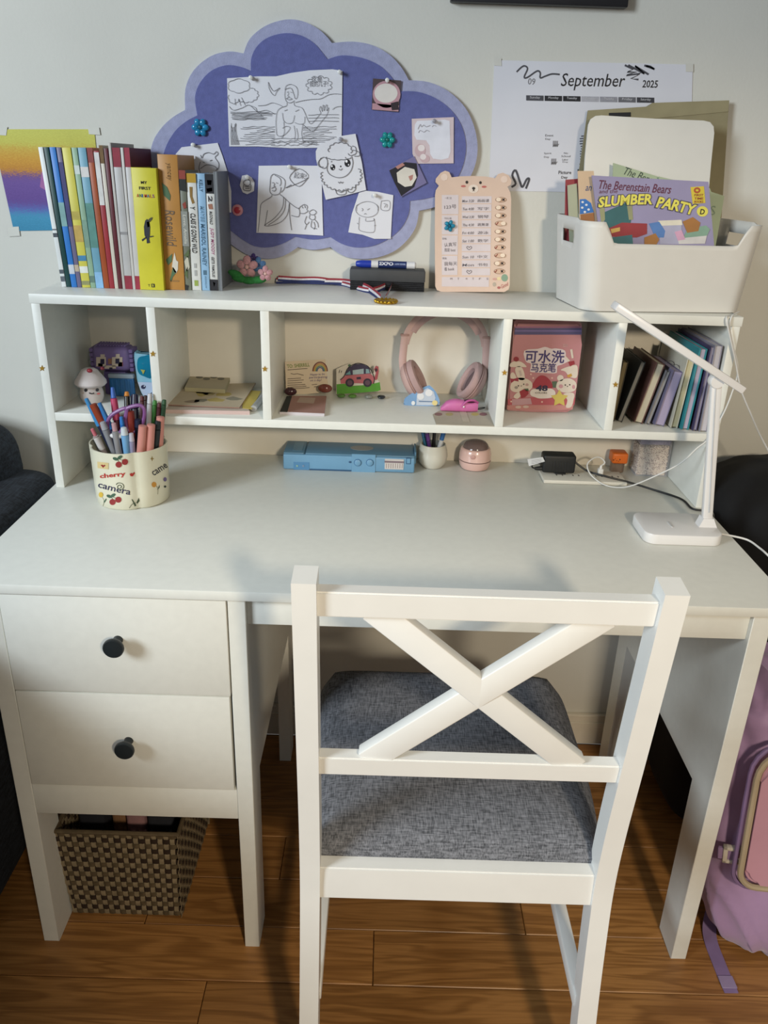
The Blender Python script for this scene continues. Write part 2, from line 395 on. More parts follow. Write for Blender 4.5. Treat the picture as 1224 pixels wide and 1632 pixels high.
def rail(name, z0, z1, off, dep):
    bm = B(); yb = py((z0+z1)/2); sl = (py(z1)-py(z0))
    pts = [(-.067, yb+off-sl/2, z0), (-.067, yb+off+dep-sl/2, z0), (-.067, yb+off+dep+sl/2, z1), (-.067, yb+off+sl/2, z1)]
    prism(bm, pts, (.384, 0, 0)); bmesh.ops.bevel(bm, geom=bm.edges[:], offset=.002, segments=2, affect='EDGES'); part(name, bm, CHAIRW, chair, ang=45)
rail('top_rail', .866, .9, .008, .021)
rail('lower_rail', .618, .648, .006, .021)
rail('seat_rail', .388, .442, .006, .024)
def bar(name, a, b, w, d, m=CHAIRW, par=chair, bev=.0015):
    a = V(a); b = V(b); t = (b-a).normalized(); n = V((0, 1, 0)); n = (n-t*n.dot(t)).normalized(); s = t.cross(n); L = (b-a).length
    M = Matrix(((s.x, n.x, t.x, a.x), (s.y, n.y, t.y, a.y), (s.z, n.z, t.z, a.z), (0, 0, 0, 1)))
    bm = B(); box(bm, (-w/2, -d/2, 0), (w/2, d/2, L), bev, 2, M); part(name, bm, CHAIRW, par, ang=45)
a = P(601, 984, 'y', -.978); b = P(912, 1216, 'y', -.956); bar('cross_bar', (a.x-.006, -.979+.018, .872), (b.x+.006, -.963+.018, .64), .0335, .0195)
a = P(962, 996, 'y', -.978); b = P(592, 1209, 'y', -.956); bar('cross_bar', (a.x+.006, -.979+.0175, .872), (b.x-.006, -.963+.0175, .64), .0335, .0185)
for x0, x1 in ((-.0925, -.0605), (.3105, .3425)):
    bm = B(); box(bm, (x0, -.545, 0), (x1, -.513, .432), .003); part('front_leg', bm, CHAIRW, chair)
for x in (-.0825, .3125):
    bm = B(); box(bm, (x, -.93, .385), (x+.02, -.53, .432), .002); part('side_rail', bm, CHAIRW, chair)
    bm = B(); box(bm, (x, -.95, .19), (x+.02, -.53, .215), .002); part('stretcher', bm, CHAIRW, chair)
bm = B(); box(bm, (-.07, -.54, .385), (.32, -.52, .432), .002); part('front_rail', bm, CHAIRW, chair)
# cushion: domed, rounded front corners
SEAT = weave_mat('grey_seat_weave', '#3f4146', '#83858c', 560)
bm = B(); NX, NY = 28, 28; x0, x1, y0, y1 = -.096, .346, -.918, -.485; g = []
def sqmap(a, b):
    # square [-1,1]^2 -> squircle
    k = .17 if b > 0 else .02; return a*math.sqrt(1-k*abs(b)**10), b*math.sqrt(1-k*abs(a)**10)
for side in (0, 1):
    rows = []
    for i in range(NX+1):
        row = []
        for j in range(NY+1):
            a = -1+2*i/NX; b = -1+2*j/NY; e = max(abs(a), abs(b)); sa, sb = sqmap(a, b)
            x = (x0+x1)/2+sa*(x1-x0)/2; y = (y0+y1)/2+sb*(y1-y0)/2
            if b < 0: x = (x0+x1)/2+(x-(x0+x1)/2)*(1-.075*b*b)
            z = .45+.026*(1-e**8)**.6+.006*(1-e*e) if side == 0 else .432
            if side == 1: x = (x0+x1)/2+(x-(x0+x1)/2)*.985; y = (y0+y1)/2+(y-(y0+y1)/2)*.985
            row.append(bm.verts.new((x, y, z)))
        rows.append(row)
    for i in range(NX):
        for j in range(NY): bm.faces.new((rows[i][j], rows[i+1][j], rows[i+1][j+1], rows[i][j+1]))
    g.append(rows)
T0, T1 = g
rim = [(i, 0) for i in range(NX)]+[(NX, j) for j in range(NY)]+[(NX-i, NY) for i in range(NX)]+[(0, NY-j) for j in range(NY)]
for (a, b), (c, d) in zip(rim, rim[1:]+rim[:1]): bm.faces.new((T0[a][b], T0[c][d], T1[c][d], T1[a][b]))
part('seat_cushion', bm, SEAT, chair, ang=60, label='grey woven fabric seat cushion')
# ------------------------------------------------------------------ picture frame at the top of the frame
a = P(718, 2, 'y', WY-.02); b = P(1002, 2, 'y', WY-.02); z = a.z
fr = thing('framed_picture', 'black picture frame hanging high on the wall', 'picture frame', ((a.x+b.x)/2, WY, z))
bm = B(); w = .018; x0, x1 = a.x, b.x; z1 = z+.26
for lo, hi in (((x0, WY-.02, z), (x1, WY, z+w)), ((x0, WY-.02, z1-w), (x1, WY, z1)), ((x0, WY-.02, z+w), (x0+w, WY, z1-w)), ((x1-w, WY-.02, z+w), (x1, WY, z1-w))): box(bm, lo, hi, .002)
part('frame', bm, mat('#202024', .4, name='black_frame'), fr)
bm = B(); box(bm, (x0+w, WY-.008, z+w), (x1-w, WY-.004, z1-w)); part('picture', bm, mat('#b9b4a8', .6), fr)

# ------------------------------------------------------------------ cloud pinboard
c2 = (230, 20, 2.2255)
outer = [[(145, 345), (146, 270), (175, 205), (235, 155), (300, 138), (352, 145)], [(352, 145), (375, 92), (430, 47), (500, 25), (560, 30), (612, 55), (645, 83), (665, 108)],
 [(665, 108), (740, 103), (810, 116), (870, 150), (912, 195), (938, 240)], [(938, 240), (1010, 247), (1080, 280), (1140, 340), (1173, 415), (1182, 490), (1167, 560), (1130, 620), (1085, 660), (1030, 690), (975, 703)],
 [(975, 703), (963, 760), (930, 810), (880, 850), (810, 872), (740, 872), (695, 857), (660, 832)], [(660, 832), (600, 842), (545, 832)],
 [(545, 832), (500, 860), (450, 873), (390, 868), (340, 845), (290, 808), (250, 775)], [(250, 775), (200, 770), (120, 740), (60, 680), (25, 600), (18, 530), (30, 460), (60, 410), (100, 372), (145, 345)]]
inner = [[(188, 365), (180, 300), (197, 250), (237, 207), (290, 187), (340, 192), (378, 207)], [(378, 207), (380, 160), (402, 117), (442, 87), (500, 73), (555, 81), (600, 107), (630, 140), (650, 166)],
 [(650, 166), (700, 152), (770, 160), (830, 185), (868, 218), (892, 250), (912, 279)], [(912, 279), (970, 281), (1030, 302), (1085, 342), (1125, 400), (1141, 470), (1131, 540), (1102, 600), (1060, 640), (1000, 660), (942, 668)],
 [(942, 668), (938, 712), (913, 762), (868, 802), (810, 828), (750, 833), (700, 820), (660, 796)], [(660, 796), (600, 805), (535, 795)],
 [(535, 795), (490, 820), (440, 833), (390, 828), (345, 803), (300, 768), (260, 735)], [(260, 735), (220, 730), (140, 705), (85, 640), (62, 560), (73, 485), (108, 422), (150, 385), (188, 365)]]
def loops(L):
    o = []
    for lobe in L: o += smooth2(lobe, 4)[:-1]
    return K(c2, o)
PBY = WY-.011; pbf = plane(PBY)
c = PP(510, 230, pbf)
pb = thing('cloud_pinboard', 'purple felt cloud-shaped pinboard hanging on the wall', 'pinboard', (c.x, WY, 1.15))
fb = plane(WY-.0095)
bm = B(); sheet(bm, loops(outer), fb, .0095); part('border', bm, mat('#9ea1bf', .95, var=.08, sc=90, bump=.4, bsc=700, name='pale_lilac_felt'), pb, False, label='pale lilac felt border')
bm = B(); sheet(bm, loops(inner), pbf, .0012); part('felt_panel', bm, mat('#62679d', .95, var=.09, sc=90, bump=.4, bsc=700, name='violet_felt'), pb, False, label='violet felt panel')

def pin(u, v, h='#d9d9d6', label='', y=PBY-.002):
    c = P(u, v, 'y', y-.004); bm = B(); M = Matrix.Translation((c.x, y, c.z)) @ Matrix.Rotation(PI/2, 4, 'X')
    lathe(bm, [(.001, 0), (.0035, .0005), (.0035, .002), (.0022, .003), (.0022, .007), (.0036, .0085), (.0036, .010), (.002, .011)], 14, M)
    single('push_pin', bm, mat(h, .3, var=.03), label, 'push pin', loc=(c.x, y, c.z))
CA = (350, 90, 4.896); CB = (540, 110, 5.322)
PL0 = plane(PBY-.0022); PL1 = plane(PBY-.0040)
def paper(name, label, outline, crop, pl, strokes, cat='drawing', m=None, w=1.0, inkm=None, fills=()):
    pts = K(crop, outline); q = [PP(u, v, pl) for u, v in pts]; c = sum(q, V())/len(q)
    t = thing(name, label, cat, (c.x, c.y, min(p.z for p in q)))
    bm = B(); sheet(bm, pts, pl, .0009); part('sheet', bm, m or PAPER, t, False)
    for i, (h, sh) in enumerate(fills):
        for s in sh:
            bm = B(); sheet(bm, K(crop, s), pl, .0003, .0004+.0002*i); part('printed_shape', bm, mat(h, .8), t, False)
    if strokes:
        bm = B()
        for s in strokes: ink(bm, K(crop, s), pl, w, .0013)
        part('line_drawing', bm, inkm or INK, t, False, kind='stuff')
    return t
rs = random.Random(3)
def wob(x0, x1, y, a=3, n=6): return [(x0+(x1-x0)*i/n, y+rs.uniform(-a, a)) for i in range(n+1)]
def scal(cx, cy, rx, ry, n, a0=0, a1=2*PI, d=.12):
    o = []
    m = n*4
    for i in range(m+1):
        a = a0+(a1-a0)*i/m; k = 1+d*abs(math.sin(PI*i/4)) ; o.append((cx+rx*k*math.cos(a), cy+ry*k*math.sin(a)))
    return o
S = []
# bather scene
S += [scal(150, 230, 80, 50, 6), scal(210, 300, 85, 55, 7, -1.2, 2.4), scal(110, 320, 40, 45, 4, .3, 3.6), [(120, 330), (125, 380)], [(150, 330), (165, 385)], [(170, 320), (200, 380)],
 [(380, 200), (400, 245), (425, 270), (470, 245), (445, 275), (430, 305), (405, 285), (385, 245), (380, 200)],
 [(510, 260), (520, 230), (555, 218), (595, 235), (610, 270), (605, 320), (590, 330), (580, 300), (560, 250), (530, 250), (512, 262), (510, 320), (525, 355), (555, 362), (585, 345)],
 [(520, 330), (540, 320), (565, 332), (540, 338), (520, 330)], [(525, 280), (540, 276)], [(552, 278), (566, 282)], [(540, 285), (532, 308), (545, 312)],
 [(525, 360), (522, 385), (480, 400), (450, 430), (440, 500), (442, 570), (450, 615), (490, 620), (530, 590), (550, 555), (520, 545), (490, 560)], [(580, 355), (588, 385), (640, 400), (665, 440), (690, 500), (715, 525), (760, 480), (790, 440)],
 [(790, 440), (778, 410), (790, 390), (800, 430), (805, 385), (815, 385), (815, 425), (830, 380), (840, 385), (835, 425), (848, 400), (850, 415), (835, 460), (810, 490), (770, 540), (730, 585), (690, 565), (650, 530)],
 [(490, 440), (500, 500), (530, 522), (570, 515), (585, 460)], [(585, 515), (620, 528), (660, 520), (665, 470)], [(500, 510), (505, 590), (485, 640)], [(650, 530), (640, 600), (650, 660)], [(580, 540), (590, 600), (585, 650)], [(600, 560), (612, 620), (605, 650)],
 [(505, 425), (530, 415)], [(590, 430), (620, 415)], [(590, 360), (650, 345), (720, 335), (790, 330), (850, 300), (900, 292), (950, 295)], [(300, 385), (360, 380), (410, 362), (460, 375), (490, 390)], [(880, 415), (910, 395), (950, 390)],
 [(75, 390), (110, 420), (180, 400), (230, 380), (290, 430), (330, 460)], [(230, 380), (280, 400), (300, 430), (370, 420), (430, 450)],
 scal(775, 225, 85, 62, 11, 0, 2*PI, .22)]
for i in range(8): S.append(wob(75+rs.uniform(0, 40), 330+rs.uniform(0, 110), 435+i*8, 4))
for i in range(10):
    y = 550+i*15; S.append(wob(150+rs.uniform(-20, 150), 430, y, 5)); S.append(wob(650, 760+rs.uniform(0, 170), y, 5))
for i in range(8): S.append([(90+i*9, 690), (88+i*6, 600), (75+i*7+rs.uniform(0, 20), 520+rs.uniform(0, 60))])
for y in (455, 480, 505): S.append(wob(690, 930, y, 3))
for y in (640, 660, 675, 690): S.append(wob(400, 760, y, 8, 14))
p = paper('line_drawing_sheet', 'large pencil drawing of a man wading in a river, pinned on the cloud', [(58, 170), (300, 155), (440, 155), (560, 128), (700, 108), (880, 100), (958, 112), (952, 620), (945, 680), (780, 712), (560, 716), (300, 702), (75, 702), (66, 450)], CA, PL0, S, w=.6)
bm = B(); letters(bm, '这是', PL0, *K(CA, [(715, 180), (800, 178)]), 8, .0012); letters(bm, '我的儿子!', PL0, *K(CA, [(700, 215), (845, 212)]), 8, .0012); part('lettering', bm, INK, p, False)
S = [[(395, 990), (400, 940), (425, 918), (480, 940), (510, 970), (505, 1030), (480, 1060)], [(395, 990), (392, 1050), (410, 1075), (440, 1080), (470, 1065), (480, 1020)], [(430, 925), (470, 950), (480, 985), (470, 1010)], [(405, 1030), (425, 1020), (440, 1030), (430, 1050), (410, 1045)], [(410, 985), (425, 985)], [(440, 985), (455, 990)], [(430, 990), (425, 1012), (437, 1014)],
 [(408, 1080), (400, 1098), (330, 1145), (318, 1200), (310, 1290), (300, 1370)], [(470, 1075), (500, 1098), (545, 1140), (600, 1180), (625, 1185)], [(500, 1098), (490, 1180), (430, 1260), (360, 1310), (355, 1320), (400, 1320), (480, 1290), (530, 1230), (545, 1140)], [(375, 1200), (365, 1260), (355, 1315)], [(515, 1110), (505, 1200), (450, 1270), (380, 1315)],
 [(545, 1150), (548, 1250), (562, 1355)], [(560, 1240), (615, 1250), (625, 1210), (620, 1185), (640, 1165), (665, 1155), (685, 1170), (680, 1195), (690, 1205), (660, 1225), (628, 1222)], [(645, 1170), (650, 1185)], [(665, 1162), (668, 1182)],
 scal(620, 945, 72, 68, 1, 0, 2*PI, .03)+[(520, 1025), (560, 1000)],
 [(700, 1210), (730, 1195), (755, 1215), (735, 1235), (705, 1230), (700, 1210)], [(705, 1235), (700, 1260), (725, 1275), (745, 1262), (742, 1238)], [(680, 1245), (665, 1290), (680, 1310), (700, 1290)], [(720, 1280), (715, 1330), (760, 1345)], [(740, 1270), (765, 1300), (770, 1335)], [(680, 1310), (665, 1350)], [(735, 1290), (745, 1325), (735, 1350)]]
p = paper('line_drawing_sheet', 'pencil drawing of a robed man reaching out, low on the cloud', [(305, 853), (520, 850), (795, 853), (800, 1120), (808, 1398), (540, 1382), (287, 1375), (296, 1120)], CA, PL0, S, w=.9)
bm = B(); letters(bm, '起来!', PL0, *K(CA, [(580, 925), (675, 935)]), 9, .0012); part('lettering', bm, INK, p, False)
S = [scal(940, 735, 85, 60, 7, PI*.95, PI*2.1), scal(930, 780, 95, 25, 5, PI*.1, PI*.95), [(845, 830), (838, 880), (860, 920), (920, 945), (980, 935), (1025, 890), (1040, 830), (1030, 780)], scal(810, 830, 32, 40, 3), scal(1030, 735, 35, 35, 3, -1.5, 2.5), [(1040, 730), (1085, 745), (1090, 775), (1050, 778)], [(795, 790), (768, 830), (780, 860), (810, 862)],
 scal(950, 930, 148, 110, 16, -.5, PI*1.08, .1), [(905, 1035), (915, 1070), (945, 1080), (985, 1070), (985, 1030)], [(1000, 1030), (1005, 1055), (1035, 1060), (1060, 1035), (1060, 1000)], [(925, 1050), (950, 1060), (975, 1045)], [(925, 978), (935, 988), (945, 978), (955, 988), (965, 978)], [(980, 785), (985, 795)], [(875, 815), (870, 825)], [(930, 878), (945, 886), (958, 874)]]
ex = lambda c, r: [(c[0]+r*.8*math.cos(a), c[1]+r*math.sin(a)) for a in [i*PI/8 for i in range(16)]]
paper('line_drawing_sheet', 'line drawing of a fluffy sheep with big eyes, pinned tilted', [(750, 740), (775, 690), (830, 665), (950, 620), (1060, 603), (1110, 830), (1143, 1042), (980, 1085), (828, 1118), (790, 960), (752, 800)], CA, PL1, S, w=1.0,
      fills=(('#26262a', [ex((883, 865), 24), ex((998, 832), 30), ex((945, 858), 7)]), ('#f2f2f5', [ex((876, 856), 8), ex((990, 818), 11), ex((890, 876), 5), ex((1006, 845), 6)])))
S = [scal(240, 1190, 95, 65, 3, 0, 2*PI, .03), [(165, 1150), (150, 1160), (150, 1200)], [(320, 1150), (335, 1170), (330, 1200)], [(175, 1255), (170, 1320), (180, 1370), (290, 1385), (305, 1330), (300, 1270)], [(230, 1265), (230, 1290), (295, 1285), (295, 1265)], [(195, 1180), (205, 1192), (195, 1205)], [(240, 1195), (262, 1182)], [(215, 1232), (225, 1225), (235, 1232)], [(155, 1305), (165, 1315)], [(315, 1325), (300, 1330)], [(360, 1120), (430, 1120), (425, 1195), (358, 1190), (360, 1120)], [(380, 1140), (410, 1150), (405, 1175)], [(385, 1175), (400, 1150)]]
paper('line_drawing_sheet', 'faint pencil drawing of a small round-headed animal, lower right on the cloud', [(170, 1050), (230, 1033), (330, 1042), (462, 1070), (450, 1250), (440, 1440), (300, 1440), (200, 1405), (80, 1385), (110, 1230)], CB, PL0, S, w=.7, inkm=mat('#85858b', .8, name='faint_pencil'))
CC = (190, 230, 6.442)
S = [[(835, 180), (820, 240), (835, 290)], [(835, 110), (850, 140), (870, 100), (920, 85), (970, 100), (1000, 75), (1015, 100), (985, 135), (1020, 190), (1020, 240), (990, 270)], [(835, 250), (900, 210), (980, 225), (1010, 260)], [(860, 182), (880, 188)], [(930, 170), (955, 160)]]
paper('line_drawing_sheet', 'pencil animal drawing half hidden behind the books', [(580, 100), (640, 30), (760, 15), (1010, -15), (1060, 120), (1110, 280), (1150, 480), (1150, 700), (560, 700)], CC, PL0, S, w=.9)
S = [scal(215, 985, 25, 22, 3), [(190, 1000), (188, 1040), (240, 1045), (245, 1000)], [(195, 1015), (240, 1018)], [(200, 1030), (236, 1030)]]
paper('sticker_cutout', 'tiny scalloped paper cutout pinned left on the cloud', [(175, 930), (215, 922), (250, 945), (272, 985), (268, 1050), (215, 1075), (180, 1060), (158, 1005)], CA, PL0, S, w=1.2, cat='cutout')
# photo cards: printed designs replaced by plain shapes of the same colours
p = paper('photo_card', 'small square card of a pale glow on black, pinned upper right', [(290, 80), (530, 98), (505, 365), (278, 345)], CB, PL0, [], cat='card', m=mat('#4a3c40', .4, name='dark_card'),
     fills=(('#b98f98', [[(405+118*math.cos(a), 215+115*math.sin(a)) for a in [i*PI/12 for i in range(24)]], [(285, 290), (510, 310), (505, 360), (282, 343)]]), ('#d8d2cc', [[(400+98*math.cos(a), 205+82*math.sin(a)) for a in [i*PI/12 for i in range(24)]]]), ('#332b30', [[(440, 290), (500, 275), (508, 345), (450, 350)]])))
p = paper('photo_card', 'tilted square card in black, cream and violet on the cloud', [(425, 855), (640, 740), (745, 965), (525, 1085)], CB, PL1, [], cat='card', m=mat('#6b6794', .4, name='violet_card'),
     fills=(('#26242b', [[(428, 860), (560, 790), (660, 800), (672, 900), (640, 1000), (530, 1078), (470, 960)]]), ('#d5cfc4', [[(490, 880), (560, 830), (640, 850), (660, 920), (620, 990), (560, 1000), (500, 960)]]), ('#b07f76', [[(480, 830), (540, 795), (560, 815), (500, 850)], [(590, 910), (630, 895), (625, 935), (605, 950)]])))
p = paper('note_card', 'pink bordered memo card pinned at the right of the cloud', [(618, 422), (975, 408), (973, 800), (660, 803), (625, 720)], CB, PL0, [[(670, 510), (690, 470), (700, 490), (720, 475), (740, 490), (775, 478)], [(790, 490), (805, 478), (825, 485)], [(675, 540), (690, 520), (720, 535), (745, 520), (770, 530)]], cat='card', m=mat('#cdbcc0', .8, name='pink_card'), w=.8, inkm=mat('#a5a2aa', .8),
     fills=(('#d9dae4', [[(645, 470), (665, 440), (900, 430), (940, 440), (948, 700), (930, 755), (870, 770), (800, 760), (775, 720), (770, 650), (740, 605), (660, 600), (640, 560)]]), ('#c3a8ad', [disc_px((690, 690), 45, 55), disc_px((730, 760), 40, 35)]), ('#dfd6d6', [disc_px((700, 670), 30, 28), disc_px((715, 745), 26, 25)])))
for i, (u, v, l) in enumerate(((400, 124, 'white push pin on the left of the large river drawing'), (541, 115, 'white push pin at the right corner of the river drawing'), (461, 266, 'white push pin above the robed man drawing'), (617, 128, 'white push pin above the dark square card'), (394, 283, 'white push pin on the tiny scalloped cutout'), (597, 311, 'white push pin on the faint animal drawing'), (543, 222, 'grey push pin at the top of the sheep drawing'), (692, 193, 'grey push pin in the pink memo card'), (308, 231, 'white push pin in the drawing behind the books'))):
    pin(u, v, '#d9d9d6' if 'white' in l else '#8f8d96', l, PBY-.0045)
def gem(u, v, r, h, label, y=PBY-.001, pet=6, cat='magnet', name='flower_gem'):
    c = P(u, v, 'y', y-.003); t = thing(name, label, cat, (c.x, y, c.z)); s = (c-CP).length/FPX; bm = B()
    for i in range(pet):
        a = 2*PI*i/pet; ell(bm, (c.x+.6*r*s*math.cos(a), y-.0032, c.z+.6*r*s*math.sin(a)), (r*s*.42, .0032, r*s*.36), Matrix.Rotation(-a, 3, 'Y'), 10, 6)
    part('petals', bm, mat(h, .12, var=.25, sc=150, trans=.25, name='gem_'+h.strip('#')), t)
    bm = B(); ell(bm, (c.x, y-.004, c.z), (r*s*.28, .0028, r*s*.28), None, 10, 6); part('center', bm, mat('#1d4f66' if 'blue' in label else '#17635f', .2), t)
gem(319, 203, 12, '#2b8fc0', 'blue faceted flower gem on the left of the cloud')
gem(617.5, 223, 11, '#1f9c9c', 'teal faceted flower gem in the middle right of the cloud')
c = P(378.5, 335, 'y', PBY-.003); t = thing('round_magnet', 'pink round magnet with a red centre beside the books', 'magnet', (c.x, PBY, c.z)); M = Matrix.Translation((c.x, PBY-.0003, c.z)) @ Matrix.Rotation(PI/2, 4, 'X')
bm = B(); lathe(bm, [(.0095, 0), (.0105, .001), (.0105, .003), (.0085, .0045), (.001, .0045)], 24, M); part('rim', bm, mat('#c98a94', .4), t)
bm = B(); lathe(bm, [(.0062, .0045), (.0062, .0062), (.004, .007), (.0005, .007)], 20, M); part('red_centre', bm, mat('#a83240', .3), t)

# ------------------------------------------------------------------ crayon picture taped on the wall, left
pl = plane(WY-.0015)
q = [PP(u, v, pl) for u, v in ((-14, 206), (150, 206), (166, 366), (22, 368))]
t = thing('crayon_drawing', 'crayon seascape in yellow, orange, purple and blue taped to the wall', 'drawing', (sum(p.x for p in q)/4, WY, q[3].z))
zb, zt = q[3].z, q[0].z; h = zt-zb; zc = 0
bm = B(); prism(bm, q, -pl[1]*.001)
stops = [(0, '#3f8fb4'), (.17*h, '#4a9bc0'), (.22*h, '#6070b8'), (.30*h, '#6a4f97'), (.52*h, '#765aa0'), (.57*h, '#7d5a8a'), (.6*h, '#c98a3c'), (.72*h, '#d9a243'), (.83*h, '#d8b552'), (.87*h, '#d3cd62'), (h, '#d6d46a')]
part('sheet', bm, ramp_mat('crayon_bands', 'Z', stops, 30, .05, .85, (9, 60, 70)), t, False)
bm = B(); sheet(bm, K((0, 180, 3.221), [(205, 380), (215, 300), (235, 330), (240, 400)]), pl, .0003, .0005); part('sail_mark', bm, mat('#a0669a', .8), t, False)
for pts in ([(-5, 203), (12, 202), (10, 216), (-6, 215)], [(140, 202), (158, 203), (160, 215), (142, 214)], [(12, 362), (30, 361), (32, 376), (14, 377)]):
    bm = B(); sheet(bm, pts, pl, .0003, .0008); part('tape', bm, mat('#cccbc2', .6, var=.02), t, False)

# ------------------------------------------------------------------ calendar page on the wall
pl = plane(WY-.0012); CD = (780, 85, 3.709)
q = [PP(u, v, pl) for u, v in ((788, 96), (1104, 103), (1100, 309), (779, 304))]
t = thing('calendar_page', 'white September calendar page taped on the wall above the bin', 'calendar', (q[0].x, WY, q[2].z))
bm = B(); prism(bm, q, -pl[1]*.0009); part('page', bm, mat('#d3d4dc', .8, var=.03, sc=8), t, False)
bm = B()
letters(bm, 'September', pl, *K(CD, [(425, 168), (798, 172)]), 24, .0006, 0, .12); letters(bm, '2025', pl, *K(CD, [(905, 180), (995, 182)]), 10.5, .0006, .01)
part('lettering', bm, DARK, t, False)
bm = B(); letters(bm, '09', pl, *K(CD, [(228, 165), (270, 168)]), 9, .0006); part('lettering', bm, mat('#77777c', .8), t, False)
DOOD = mat('#4a4a50', .8, name='marker_doodle')
for ss, wd, smo in (([[(160, 110), (200, 75), (225, 90), (205, 140), (225, 142), (280, 105), (300, 115), (300, 145), (330, 135), (370, 122), (415, 125)]], 2.0, True),
    ([[(800, 70), (850, 95), (815, 110), (870, 110), (810, 130), (890, 120), (835, 150), (880, 155)], [(820, 70), (915, 120), (860, 75), (940, 125)], [(915, 72), (950, 78), (975, 95)], [(925, 75), (972, 92)]], 2.4, False),
    ([[(130, 790), (155, 770), (135, 720), (155, 692), (180, 760), (195, 790), (220, 745), (235, 745), (215, 800)]], 3.0, True), ([[(520, 690), (562, 690)]], 2.5, False)):
    bm = B()
    for s_ in ss: ink(bm, K(CD, s_), pl, wd, .0006, sm=smo)
    part('doodle', bm, DOOD, t, False, kind='stuff' if len(ss) > 1 else None)
bm = B(); bm2 = B(); names = ['Sunday', 'Monday', 'Tuesday', 'Wednesday', 'Thursday', 'Friday', 'Saturday']
shades = ['#4a4a50', '#2a2a2e', '#26262a', '#a8a8b0', '#8e8e96', '#66666c', '#3c3c42']
for i in range(7):
    xa = 217+i*109; ya = 248+i*2
    b3 = B(); sheet(b3, K(CD, [(xa, ya), (xa+103, ya+2), (xa+103, ya+33), (xa, ya+31)]), pl, .0002, .0005); part('day_box', b3, mat(shades[i], .8, var=.12, sc=120), t, False)
    letters(bm2, names[i], pl, *K(CD, [(xa+22, ya+14), (xa+82, ya+15)]), 4.2, .0009)
part('lettering', bm2, mat('#c9c9cf', .8), t, False)
bm.free(); bm = B()
letters(bm, 'Event', pl, *K(CD, [(330, 485), (378, 485)]), 3.2); letters(bm, 'Day', pl, *K(CD, [(330, 508), (360, 508)]), 3.2)
letters(bm, 'Spirit', pl, *K(CD, [(322, 592), (366, 592)]), 3.2); letters(bm, 'Day', pl, *K(CD, [(322, 614), (352, 614)]), 3.2)
letters(bm, 'No', pl, *K(CD, [(440, 590), (464, 590)]), 2.6); letters(bm, 'School', pl, *K(CD, [(425, 608), (478, 608)]), 2.8); letters(bm, 'Labor', pl, *K(CD, [(430, 628), (466, 628)]), 2.6); letters(bm, 'Day', pl, *K(CD, [(432, 643), (464, 643)]), 2.6)
letters(bm, 'Picture', pl, *K(CD, [(408, 704), (484, 704)]), 5, bold=.02); letters(bm, 'Day', pl, *K(CD, [(424, 735), (462, 735)]), 5, bold=.02)
for i in range(12): ink(bm, K(CD, [(530+rs.uniform(0, 14), 490+i*15), (572, 486+i*15)]), pl, 1.3, .0006)
for x, y in ((390, 535), (380, 640)):
    for k in range(4): ink(bm, K(CD, [(x-12+8*k, y-18), (x-14+8*k, y+18), (x-4+8*k, y)]), pl, .9, .0006, sm=False)
part('small_print', bm, mat('#55555b', .8), t, False, kind='stuff')
for pts in (K(CD, [(25, 25), (70, 30), (72, 75), (28, 72)]), K(CD, [(1160, 60), (1205, 62), (1205, 110), (1160, 108)])):
    bm = B(); sheet(bm, pts, pl, .0003, .0007); part('tape', bm, mat('#cccbc4', .6, var=.02), t, False)

# ------------------------------------------------------------------ books on the top board
CUR, NB = -9, 0
def book(b, tp, yb, yt, ys, dep, cover, label, page='#cfc8b8', prints=(), texts=(), cov2=None, soft=False):
    """b=(left,right) px at base, tp=(left,right) px at top on the spine plane y=ys"""
    b0 = P(b[0], yb, 'y', ys); b1 = P(b[1], yb, 'y', ys); t0 = P(tp[0], yt, 'y', ys); t1 = P(tp[1], yt, 'y', ys)
    zt = t0.z; w = max(.0025, ((b1.x-b0.x)+(t1.x-t0.x))/2)*.97; xt = (t0.x+t1.x)/2; w = max(.003, b1.x-b0.x)
    global CUR, NB
    th = math.radians(-2.9+3.3*min(NB, 15)/15); NB += 1; H = (zt-HZ)/math.cos(th); x0 = max(CUR+.0004, b0.x) if NB > 1 else b0.x; xb = x0+w/2*math.cos(th); CUR = x0+w*math.cos(th)+(abs(math.sin(th))*.01)
    M = Matrix.Translation((xb, ys, HZ+abs(math.sin(th))*w/2+.0001)) @ Matrix.Rotation(th, 4, 'Y')
    t = thing('book', label, 'book', (xb, ys+dep/2, HZ), 'books standing on the white shelf unit')
    c = .0006 if soft or w < .006 else .0018; m = mat(cover, .45, var=.08, sc=20)
    bm = B(); e = min(.0012, w*.2)
    box(bm, (-w/2, 0, 0), (w/2, c*1.4, H), e, 2, M); box(bm, (-w/2, .0005, 0), (-w/2+c, dep, H), 0, 2, M, 1 if cov2 else 0); box(bm, (w/2-c, .0005, 0), (w/2, dep, H), 0, 2, M, 1 if cov2 else 0)
    part('cover', bm, [m, mat(cov2, .5)] if cov2 else m, t)
    g = .0005 if soft or w < .006 else .003
    bm = B(); box(bm, (-w/2+c, c, g), (w/2-c, dep-g, H-g), 0, 2, M); part('pages', bm, mat(page, .9, var=.12, sc=4, stretch=(900, 1, 1)), t, False)
    for z0, z1, hx in prints:
        bm = B(); box(bm, (-w/2*.99, -.0003, z0*H), (w/2*.99, .0004, z1*H), 0, 2, M); part('spine_band', bm, mat(hx, .5, var=.12, sc=60), t, False)
    for s, z0, z1, frac, hx, bold in texts:   # reads downwards
        bm = B(); vs, fs, asp = textmesh(s, bold); L = (z1-z0)*H; hh = frac*w
        bv = [bm.verts.new(M @ V(((y-.5)*hh, -.0006, z1*H-x*L))) for x, y in vs]
        for f in fs:
            try: bm.faces.new([bv[i] for i in f])
            except ValueError: pass
        part('spine_lettering', bm, mat(hx, .6, var=.05), t, False)
    return t, M, w, H
